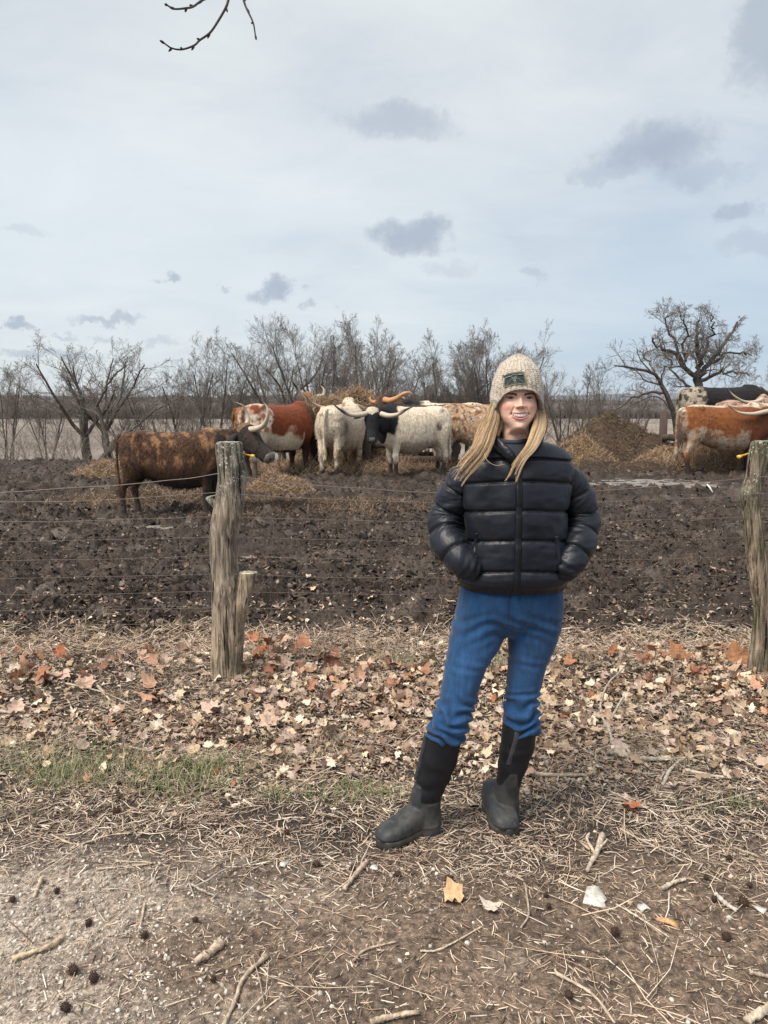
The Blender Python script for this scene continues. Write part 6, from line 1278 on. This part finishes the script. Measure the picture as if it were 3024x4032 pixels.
def steer(label, u, d, deg, S, pattern, poll, muzz, horns, roll=0, LS=1.0, hornc=None, stance=(0,0,0,0), zoff=0, voxel=.016, group='longhorn cattle at the hay'):
    """u,d: body centre (photo column, depth); deg: heading from +x ccw; poll/muzz: world points"""
    x0 = (u-1512)/F*d*1.0; z0 = float(base_h(x0, d))-.03+zoff; a = R(deg); root = empty('longhorn_steer', (x0, d, z0), a); tag(root, label, 'steer', group)
    ca, sa = math.cos(a), math.sin(a); o0 = np.array([x0, d, z0])
    def loc(w): q = np.array(w)-o0; return np.array([q[0]*ca+q[1]*sa, -q[0]*sa+q[1]*ca, q[2]])/np.array([S*LS, S, S])
    X = lambda *r: np.array(r, float); b = Buf()
    # trunk: x, z centre, half width, half height
    T = X((-.925,1.14,.06,.09),(-.90,1.12,.17,.19),(-.83,1.09,.245,.28),(-.70,1.07,.285,.345),(-.55,1.05,.295,.375),(-.35,1.00,.30,.405),(-.10,.955,.335,.445),(.15,.945,.345,.455),(.38,.975,.315,.445),(.55,1.01,.28,.42),(.70,1.04,.23,.37),(.80,1.06,.165,.29),(.85,1.07,.08,.16))
    V, F_ = loft(np.stack([T[:,0], T[:,0]*0, T[:,1]], -1), T[:,2], T[:,3], (0,1,0), (0,0,1), 28, 2.2, 60); addf(b, V, F_)
    # hip bones, withers, spine
    for q, r_ in (((-.60,.17,1.34),.075),((-.60,-.17,1.34),.075),((-.86,.09,1.26),.06),((-.86,-.09,1.26),.06),((.46,0,1.37),.08)):
        V, F_ = loft([X(*q)+[-r_*1.2,0,0], X(*q)+[-r_*.6,0,0], X(*q), X(*q)+[r_*.6,0,0], X(*q)+[r_*1.2,0,0]], [.01,r_*.8,r_,r_*.8,.01], [.01,r_*.8,r_,r_*.8,.01], (0,1,0), (0,0,1), 12, 2, 12); addf(b, V, F_)
    def legs(pts, sy, dx, nm):
        P = X(*[(p[0]+dx*(1-p[2]/1.0 if p[2] < 1 else 0), sy*p[1], p[2]) for p in pts]); V, F_ = loft(P, [p[4]*1.28 for p in pts], [p[3]*1.28 for p in pts], (0,1,0), (1,0,0), 18, 2.1, 50); addf(b, V, F_)
    for sy, dx in ((1, stance[0]), (-1, stance[1])):   # fore: x,y,z, fore-aft half, side half
        legs([(.52,.16,1.10,.12,.06),(.50,.175,.92,.135,.085),(.47,.18,.76,.10,.078),(.475,.175,.66,.070,.060),(.485,.17,.54,.056,.052),(.49,.17,.47,.058,.056),(.48,.17,.40,.046,.046),(.475,.17,.28,.036,.036),(.475,.17,.17,.038,.040),(.485,.17,.12,.046,.046),(.495,.17,.08,.044,.046),(.505,.17,.05,.060,.056),(.51,.17,.0,.068,.062)], sy, dx, 'f')
    for sy, dx in ((1, stance[2]), (-1, stance[3])):
        legs([(-.62,.13,1.22,.16,.08),(-.64,.165,1.08,.20,.10),(-.62,.18,.93,.19,.105),(-.63,.18,.80,.145,.09),(-.68,.175,.68,.095,.07),(-.745,.17,.57,.065,.050),(-.785,.165,.50,.055,.045),(-.785,.165,.44,.050,.042),(-.765,.165,.34,.037,.036),(-.745,.165,.22,.037,.036),(-.735,.165,.15,.042,.044),(-.715,.165,.10,.044,.046),(-.695,.165,.05,.062,.058),(-.69,.165,.0,.070,.064)], sy, dx, 'h')
    # tail with a switch
    V, F_ = loft([(-.86,0,1.37),(-.93,0,1.33),(-.975,.01,1.20),(-.985,.02,1.0),(-.985,.02,.80),(-.98,.015,.66),(-.975,.01,.54),(-.97,.01,.40),(-.965,.01,.34)], [.045,.040,.032,.026,.023,.028,.045,.038,.012], [.045,.040,.034,.026,.023,.028,.042,.036,.012], (0,1,0), (1,0,.2), 12, 2, 50); addf(b, V, F_)
    # head frame
    pl, mz = loc(poll), loc(muzz); hd = (mz-pl); hs = np.array([S*LS, S, S]); hdm = hd*hs; HL = .50*S; ax_ = hdm/np.linalg.norm(hdm)
    lat = np.cross([0,0,1.], ax_); lat /= np.linalg.norm(lat)+1e-9; up = np.cross(ax_, lat)
    if roll: lat, up = lat*math.cos(roll)+up*math.sin(roll), up*math.cos(roll)-lat*math.sin(roll)
    Lh = np.linalg.norm(hdm); k = np.clip(Lh/.46, .8, 1.25) if Lh > .2 else 1.0
    hp = lambda s, o, w=0: (pl*hs+ax_*s*k+up*o*k+lat*w*k)/hs
    tb = [(-.09,-.045,.060,.070),(-.04,-.04,.095,.100),(.03,-.05,.108,.120),(.10,-.065,.112,.125),(.17,-.08,.100,.115),(.25,-.088,.080,.095),(.33,-.09,.066,.080),(.40,-.088,.066,.074),(.45,-.085,.068,.066),(.485,-.085,.058,.052),(.505,-.085,.03,.028)]
    V, F_ = loft([hp(s, o) for s, o, w, h in tb], [w*1.22*k/S for *_, w, h in tb], [h*1.12*k/S for *_, h in tb], lat, up, 24, 2.35, 60); addf(b, V, F_)
    # neck
    nk = [np.array([.42,0,1.14]), np.array([.62,0,1.16]), None, None, hp(.02,-.07), hp(.08,-.08)]; nk[2] = nk[1]*.66+nk[4]*.34+[.03,0,-.01]; nk[3] = nk[1]*.33+nk[4]*.67+[0,0,.0]
    U2 = [(0,0,1.)]*6; V, F_ = loft(nk, [.22,.20,.165,.14,.12,.09], [.33,.30,.24,.19,.14,.10], (np.array([0,1.,0]) if abs(lat[1]) > .5 else np.array([0,1.,0])), (0,0,1) if abs(nk[4][2]-nk[1][2]) < .55 else (.6,0,.8), 24, 2, 50); addf(b, V, F_)
    # brisket / dewlap
    V, F_ = loft([(.45,0,.72),(.62,0,.76),(.76,0,.86),(.86,0,.98),(.92,0,1.06)], [.05,.085,.080,.055,.02], [.06,.10,.10,.08,.03], (0,1,0), (-.3,0,1), 14, 2, 24); addf(b, V, F_)
    V, fs, nr = remesh(np.vstack(b.v), b.f, voxel, 5)
    V = V+nr*(.010*bn(V, 5, 5, 3)+.005*bn(V, 16, 6, 2))[:,None]
    # colours
    c = np.clip(pattern(V), 0, 1); hl = (V-pl)*hs/k; s_ = hl@ax_; o_ = hl@up; w_ = hl@lat; ishead = (s_ > -.06) & (np.abs(o_+.07) < .2) & (np.abs(w_) < .2)
    hc_ = {'pat_blackface':(.012,.013,.018),'pat_brindle':(.030,.022,.019),'pat_redwhite':(.055,.022,.016),'pat_orange':(.22,.10,.045),'pat_white':(.48,.36,.27),'pat_darkbrown':(.055,.028,.019),'pat_speckle':(.02,.016,.015)}.get(pattern.__name__)
    if hc_: c[ishead] = hc_
    if pattern.__name__ == 'pat_blackface': m = ishead & (s_ < .045+.05*(1-np.abs(w_)/.08)) & (o_ > -.03) & (np.abs(w_) < .10); c[m] = (.58,.50,.38); m = ishead & (s_ > .455) & (o_ > -.10) & (np.abs(w_) < .045); c[m] = (.16,.16,.16)
    elif pattern.__name__ == 'pat_brindle': m = ishead & (s_ > .455); c[m] = (.22,.18,.15); m = ishead & (s_ < .02) & (o_ > -.02); c[m] = (.20,.12,.06); m = ishead & (s_ > .1) & (s_ < .3) & (np.abs(w_) > .06); c[m] = (.05,.036,.03)
    elif pattern.__name__ == 'pat_orange': m = ishead & (s_ < .1) & (o_ > -.02); c[m] = (.34,.16,.07)
    nos = ishead & (s_ > .44) & (np.abs(np.abs(w_)-.032) < .014) & (np.abs(o_+.075) < .016); c[nos] = (.005,.004,.004)
    B_ = Buf(); addf(B_, V*hs, fs, c); body = B_.build('body', M_fur, root)
    rc = np.random.default_rng(int(u)); nh = 5200; ix = rc.integers(0, len(V), nh); okk = V[ix,2] > .35; ix = ix[okk]; nh = len(ix); p0 = V[ix]*hs; nn_ = nr[ix]; Lc = rc.uniform(.016, .036, (nh, 1))*np.where(s_[ix] > -.02, .4, 1)[:,None]
    dr = nn_*.55+np.array([-.35, 0, -.75])+rc.normal(0, .25, (nh, 3)); p1 = p0+dr*Lc; Vc, Qc = tubes(np.stack([p0-nn_*.004, (p0+p1)/2+nn_*.004, p1], 1), np.array([[.0035, .003, .0008]])*np.ones((nh, 1)), 3); cb_ = Buf(); addf(cb_, Vc, Qc, np.repeat(np.clip(c[ix]*rc.uniform(.85, 1.2, (nh, 1)), 0, 1), 9, 0)); cb_.build('coat', M_fur, body)
    # ears, eyes
    for sy in (-1, 1):
        P = [hp(.00,-.055,sy*.10)*hs, hp(.01,-.065,sy*.145)*hs, hp(.025,-.085,sy*.21)*hs, hp(.035,-.11,sy*.27)*hs, hp(.04,-.125,sy*.30)*hs]; V, F_ = loft(P, [.018,.040,.058,.040,.006], [.012,.016,.014,.010,.004], ax_*.55+up*.8*0-np.array([0,0,.3]), up, 12, 2, 20); e = Buf(); ec = np.array(hc_ if hc_ else c[ishead].mean(0) if ishead.any() else (.1,.05,.03)); addf(e, V, F_, np.clip(ec*1.3+.01, 0, 1)); e.build('ear', M_fur, body)
        q = hp(.135,-.025,sy*.114)*hs; r_ = .020; V, F_ = loft([q+[0,0,-r_], q+[0,0,-r_*.7], q, q+[0,0,r_*.7], q+[0,0,r_]], [.002,r_*.75,r_,r_*.75,.002], [.002,r_*.75,r_,r_*.75,.002], (1,0,0), (0,1,0), 12, 2, 12); e = Buf(); addf(e, V, F_, (1,1,1)); e.build('eye', M_eyec, body)
    # horns given as world points
    for hp_ in horns:
        P = np.array([loc(q)*hs for q in hp_[0]]); m = 40; S_ = spline(P, m); t = np.linspace(0, 1, m); r0 = hp_[1]*S; rad = r0*(1-t**1.6*.93); V, F_ = tube1(S_, rad, 14)
        tt = np.concatenate([np.repeat(t, 14), [0, 1]]); dk = hp_[2] if len(hp_) > 2 else .62; basec = np.array(hornc if hornc else (.56,.46,.35)); cc = lerp(np.tile(basec, (len(V), 1)), (.055,.042,.036), sst(tt, dk, dk+.25)); cc = cc*(1+.18*fbm(V[:,0]*30, V[:,2]*30+V[:,1]*20, 7, 3))[:,None]
        e = Buf(); addf(e, V, F_, np.clip(cc, 0, 1)); e.build('horn', M_horn, root)
    return root
W = Wp
A_ = steer('dark brindle steer standing side-on behind the left fence post, horns curved upward', 705, 10.9, 2, .885, pat_brindle, W(968,1692,11.0), W(1072,1778,10.75),
    [([W(952,1694,11.12), W(966,1680,11.2), W(977,1652,11.25), W(971,1622,11.25), W(955,1597,11.2), W(921,1582,11.1)], .046, .9), ([W(984,1692,10.9), W(1012,1688,10.8), W(1040,1672,10.7), W(1054,1640,10.62), W(1052,1605,10.6), W(1028,1572,10.65)], .050, .72)], stance=(.03,-.05,.02,-.16), LS=1.0)
B_ = steer('red and white steer seen from behind-left, head down in the hay', 1106, 16.0, 52, 1.08, pat_redwhite, W(1245,1730,16.75), W(1300,1835,16.9), [([W(1255,1722,16.6), W(1268,1738,16.4), W(1272,1757,16.3), W(1256,1768,16.25), W(1246,1756,16.2)], .046, .8)], stance=(.0,.05,.08,-.1))
C_ = steer('orange-brown steer eating with raised dark left horn, partly hidden behind the red and white one', 1095, 18.3, 4, 1.06, pat_orange, W(1212,1558,18.0), W(1290,1600,18.25), [([W(1210,1577,17.9), W(1192,1565,17.7), W(1178,1540,17.6), W(1160,1515,17.5), W(1148,1502,17.4)], .055, .45), ([W(1250,1560,18.3), W(1272,1556,18.4), W(1276,1535,18.4), W(1262,1518,18.4)], .045, .95)])
D_ = steer('cream white steer seen squarely from behind with its tail hanging', 1352, 16.45, 72, 1.05, pat_white, W(1375,1582,17.6), W(1400,1660,18.1), [([W(1348,1600,17.5), W(1310,1606,17.4), W(1275,1606,17.2), W(1235,1588,17.0), W(1193,1552,16.8)], .048, .7), ([W(1402,1602,17.6), W(1430,1606,17.6), W(1462,1614,17.6), W(1490,1612,17.6)], .045, .7)], stance=(.05,-.05,.03,-.05))
E_ = steer('dark brown steer with one thick orange horn, head showing over the black-faced one', 1660, 18.2, 176, 1.08, pat_darkbrown, W(1520,1568,17.3), W(1462,1655,17.0), [([W(1515,1574,17.15), W(1535,1577,17.0), W(1562,1568,16.9), W(1590,1550,16.8), W(1612,1546,16.8), W(1628,1554,16.8)], .062, .93), ([W(1478,1585,17.4), W(1464,1582,17.4), W(1458,1570,17.4), W(1460,1557,17.4)], .045, .95)], hornc=(.50,.26,.12))
F_ = steer('white steer with a black face and neck looking straight at the camera', 1622, 15.9, 207, 1.06, pat_blackface, W(1466,1622,14.75), W(1464,1722,14.45), [([W(1444,1628,14.7), W(1415,1634,14.6), W(1375,1632,14.5), W(1338,1612,14.4), W(1303,1583,14.35)], .050, .45), ([W(1500,1630,14.7), W(1530,1637,14.6), W(1565,1632,14.5), W(1600,1612,14.4), W(1637,1597,14.35)], .050, .5)], LS=.87, stance=(.05,-.05,.05,-.05))
G_ = steer('brown and white roan steer standing between the white steer and the woman', 1905, 16.9, -8, 1.09, pat_roan, W(2080,1600,16.7), W(2150,1700,16.7), [([W(2070,1600,16.6), W(2110,1595,16.3), W(2150,1570,16.2)], .045), ([W(2085,1590,16.9), W(2110,1580,17.2), W(2140,1560,17.3)], .045)])
H_ = steer('white steer with black speckles, only its back showing over the others', 1760, 20.0, 182, 1.10, pat_speckle, W(1600,1585,19.8), W(1560,1650,19.6), [([W(1590,1570,19.6), W(1570,1562,19.4), W(1555,1555,19.3), W(1562,1525,19.3)], .035, .3)], zoff=.04)
I_ = steer('red steer with a pale belly standing side-on left of the right fence post', 2853, 16.2, 1, 1.06, pat_rightred, W(3085,1600,16.3), W(3140,1700,16.2), [([W(3060,1612,16.1), W(3010,1622,15.9), W(2960,1630,15.8), W(2905,1622,15.75), W(2860,1591,15.7)], .050, .72), ([W(3095,1590,16.5), W(3130,1580,16.9), W(3170,1550,17.0)], .045)], stance=(.05,-.05,.10,-.08))
J_ = steer('black steer with a speckled white rump, standing behind the red one', 2835, 18.6, 2, 1.12, pat_blackwhite, W(3060,1560,18.6), W(3120,1650,18.6), [([W(3050,1555,18.4), W(3020,1540,18.2), W(2990,1520,18.1)], .04)], zoff=.10)
K_ = steer('pinkish roan steer with a dark head, wedged between the red and the black one', 2985-40, 17.4, 3, 1.06, pat_pinkroan, W(3010,1568,17.2), W(3070,1640,17.1), [([W(3002,1572,17.05), W(2970,1584,16.9), W(2930,1582,16.8), W(2895,1562,16.7), W(2868,1534,16.7)], .046, .8)], LS=.8, zoff=.06)
L_ = steer('black steer with a white back patch, farthest at the right edge', 3030, 20.2, 5, 1.12, pat_blackspot, W(3200,1560,20.2), W(3260,1650,20.2), [([W(3190,1550,20), W(3150,1540,20), W(3120,1520,20)], .04)], zoff=.12)
# ------------------------------------------------------------------ hay, manure, feeders
M_hay = colmat('hay', .85, 30, .25)
HAY = np.array([(.47,.32,.205),(.62,.46,.31),(.29,.185,.12),(.17,.108,.07),(.76,.61,.45),(.085,.055,.038)]); HAYP = np.array([.24,.2,.2,.16,.1,.1])
DNG = np.array([(.11,.075,.052),(.17,.12,.085),(.065,.044,.032),(.27,.195,.135),(.40,.31,.22)]); DNGP = np.array([.28,.25,.2,.17,.10])
def heap(name, label, cx, cy, rx, ry, h, nst, seed, cols=HAY, probs=HAYP, core=(.20,.145,.08), L=(.08,.26), rad=(.0022,.0045), cat='hay', kind='stuff', rough=.5, profile=None, tilt=.45, shape2=1.0, z0=None):
    nst = int(nst*1.7); r = np.random.default_rng(seed); n, m = 46, 30; u = np.linspace(0, 2*math.pi, n, endpoint=False); v = np.linspace(0, 1, m)
    def H(x, y):
        q = np.sqrt((x/rx)**2+(y/ry)**2); b = np.clip(1-q**(1.6*shape2), 0, 1)
        if profile is not None: b = b*profile(x/rx)
        return h*b*(1+rough*fbm(x*1.8+seed, y*1.8, seed, 3))+.05*rough*fbm(x*6, y*6, seed+3, 2)*(q < 1)
    U, Vv = np.meshgrid(u, v); x = rx*1.05*Vv*np.cos(U); y = ry*1.05*Vv*np.sin(U); zb = base_h(cx+x, cy+y) if z0 is None else z0+0*x; z = zb+H(x, y)-.03*(Vv > .97)
    b = Buf(); P = np.stack([cx+x, cy+y, z], -1).reshape(-1, 3); nn = fbm(P[:,0]*7, P[:,1]*7+P[:,2]*5, seed+9, 3)[:,None]; addf(b, P, grid_wrap(m, n), np.clip(np.array(core)*(1+.6*nn), 0, 1))
    q = np.sqrt(r.uniform(0, 1, nst)); a = r.uniform(0, 2*math.pi, nst); sx = rx*q*np.cos(a); sy = ry*q*np.sin(a); bz = (base_h(cx+sx, cy+sy) if z0 is None else z0)+H(sx, sy)
    Ls = r.uniform(*L, nst)*.9; straws(nst, (cx+sx, cy+sy), Ls, r.uniform(*rad, nst)*.62, r, b, .0, .16, tilt, cols, probs, z=bz)
    o = b.build(name, M_hay, None, True); tag(o, label, cat, kind=kind); return o
def G0(u, v, d): return (u-1512)/F*d
heap('hay', 'big loose hay mound in the middle feeder, above the cattle backs', G0(1400,0,17.9), 17.95, 1.40, .75, 1.68, 6500, 1, L=(.15,.45), rad=(.004,.008), shape2=1.6, rough=.22)
heap('hay', 'ragged hay hanging at the left end of the middle feeder', G0(1240,0,17.3), 17.35, .48, .40, 1.40, 2600, 2, L=(.15,.45), rad=(.004,.008), shape2=1.5, tilt=.9)
heap('hay', 'trampled straw under the hooves around the middle feeder', G0(1420,0,17.0), 16.9, 2.7, .95, .16, 4200, 3, L=(.15,.5), rad=(.003,.007), core=(.09,.065,.04), rough=.8, tilt=.5)
heap('hay', 'small rounded pile of hay in front of the red and white steer', G0(1090,0,13.2), 13.3, .62, .42, .30, 2600, 4, L=(.08,.24), rad=(.003,.006), rough=.5)
heap('hay', 'straw and dung strip trampled across the mud right of the left post', G0(1210,0,11.6), 11.6, 2.1, .95, .12, 5600, 5, cols=np.vstack([HAY, DNG]), probs=np.concatenate([HAYP*.22, DNGP*.78]), core=(.035,.026,.020), L=(.05,.18), rad=(.0025,.005), rough=1.1, tilt=.5)
heap('hay', 'straw heap behind the rump of the brindle steer', G0(440,0,15.5), 15.6, .95, .45, .30, 2400, 6, L=(.08,.26), rad=(.003,.006), core=(.14,.10,.06), rough=.8)
heap('hay', 'scattered straw lying under and beside the brindle steer', G0(640,0,12.4), 12.3, 1.9, .8, .13, 3400, 7, cols=np.vstack([HAY, DNG]), probs=np.concatenate([HAYP*.28, DNGP*.72]), core=(.04,.03,.022), L=(.08,.28), rad=(.0025,.005), rough=1.0)
heap('manure_heap', 'tall brown manure and straw heap behind the woman, right side', G0(2390,0,19.2), 19.2, 2.0, 1.2, 1.18, 6500, 8, cols=DNG, probs=DNGP, core=(.075,.052,.034), L=(.05,.18), rad=(.004,.008), cat='manure heap', rough=.42, shape2=.66)
heap('manure_heap', 'low dark shoulder of the manure heap running to the right', G0(2560,0,18.6), 18.6, 1.6, .9, .42, 2600, 9, cols=DNG, probs=DNGP, core=(.055,.040,.028), L=(.04,.16), rad=(.004,.008), cat='manure heap', rough=.6)
heap('hay', 'pale gold straw spilled down the left face of the manure heap', G0(2270,0,18.2), 18.1, .95, .55, .66, 3600, 10, L=(.08,.28), rad=(.004,.008), core=(.30,.21,.115), rough=.5, shape2=.8, tilt=.6)
heap('hay', 'small pale straw spill right of the manure heap', G0(2590,0,17.7), 17.6, .68, .4, .42, 2000, 11, L=(.08,.26), rad=(.004,.008), core=(.28,.20,.11), rough=.6)
heap('hay', 'dark straw-flecked mud skirt at the foot of the manure heap', G0(2400,0,17.2), 17.1, 2.5, .75, .20, 3200, 12, cols=DNG, probs=DNGP, core=(.05,.037,.027), L=(.04,.16), rad=(.003,.007), rough=1.1)
heap('hay', 'long loose hay under the red steer at right', G0(2860,0,17.0), 17.0, 1.5, .45, .42, 4200, 13, L=(.15,.5), rad=(.004,.008), core=(.13,.095,.055), rough=.7, tilt=.9, shape2=1.4)
M_wood = flatmat('feeder_wood', (.075,.055,.045), .85, .4, 8, stretch=(1,1,.3), bump=.004)
def box(b, c, s, rz=0, bev=.12):
    x, y, z = np.array(s)/2; k = min(x, y, z)*bev*2; V = []
    for sz in (-1, 1):
        for (sx, sy) in ((-1,-1),(1,-1),(1,1),(-1,1)): V += [(sx*x, sy*(y-k), sz*(z)), (sx*(x-k), sy*y, sz*z)] if (sx*sy > 0) else [(sx*(x-k), sy*y, sz*z), (sx*x, sy*(y-k), sz*z)]
    V = np.array(V, float); n = 8; V[:,2] *= 1; ca, sa = math.cos(rz), math.sin(rz); V = np.stack([V[:,0]*ca-V[:,1]*sa, V[:,0]*sa+V[:,1]*ca, V[:,2]], -1)+c
    # order each ring by angle
    def ordr(o): a = np.arctan2(V[o:o+8,1]-c[1], V[o:o+8,0]-c[0]); return o+np.argsort(a)
    lo, hi = ordr(0), ordr(8); j = np.roll(np.arange(8), -1)
    addf(b, V, [np.stack([lo, lo[j], hi[j], hi], -1), lo[::-1][None,:], hi[None,:]], (1,1,1))
def feeder(label, x0, x1, y0, y1, h):
    cx, cy = (x0+x1)/2, (y0+y1)/2; zb = float(base_h(cx, cy)); root = empty('hay_feeder', (cx, cy, zb)); tag(root, label, 'hay feeder')
    for (px, py) in ((x0, y0), (x1, y0), (x0, y1), (x1, y1)):
        b = Buf(); box(b, np.array([px-cx, py-cy, h/2-.1]), (.15, .15, h+.2)); b.build('post', M_wood, root, False)
    for (py, zz) in ((y0, .30), (y0, .62), (y1, .30), (y1, .62)):
        b = Buf(); box(b, np.array([0, py-cy+(.10 if py == y0 else -.10), zz]), (x1-x0+.1, .045, .15)); b.build('rail', M_wood, root, False)
    for px in (x0, x1):
        for zz in (.30, .62): b = Buf(); box(b, np.array([px-cx+(.10 if px == x0 else -.10), 0, zz]), (.045, y1-y0-.3, .15)); b.build('rail', M_wood, root, False)
feeder('dark timber hay feeder in the middle, one post visible beside the black face', G0(1448,0,16.95), G0(1448,0,16.95)+1.9, 16.95, 18.9, .92)
feeder('dark timber hay feeder at right, its tall corner post left of the red steer', G0(2672,0,17.3), G0(2672,0,17.3)+3.2, 17.3, 18.35, 1.22)
tag(mesh('bone_shard', *(lambda V, F_: (V, F_))(*tube1([W(2784,1900,9.6)-[0,0,.02], W(2795,1920,9.6), W(2806,1938,9.55)], [.008,.012,.006], 6)), M_teeth), 'white shard standing in the mud left of the right fence post', 'shard')
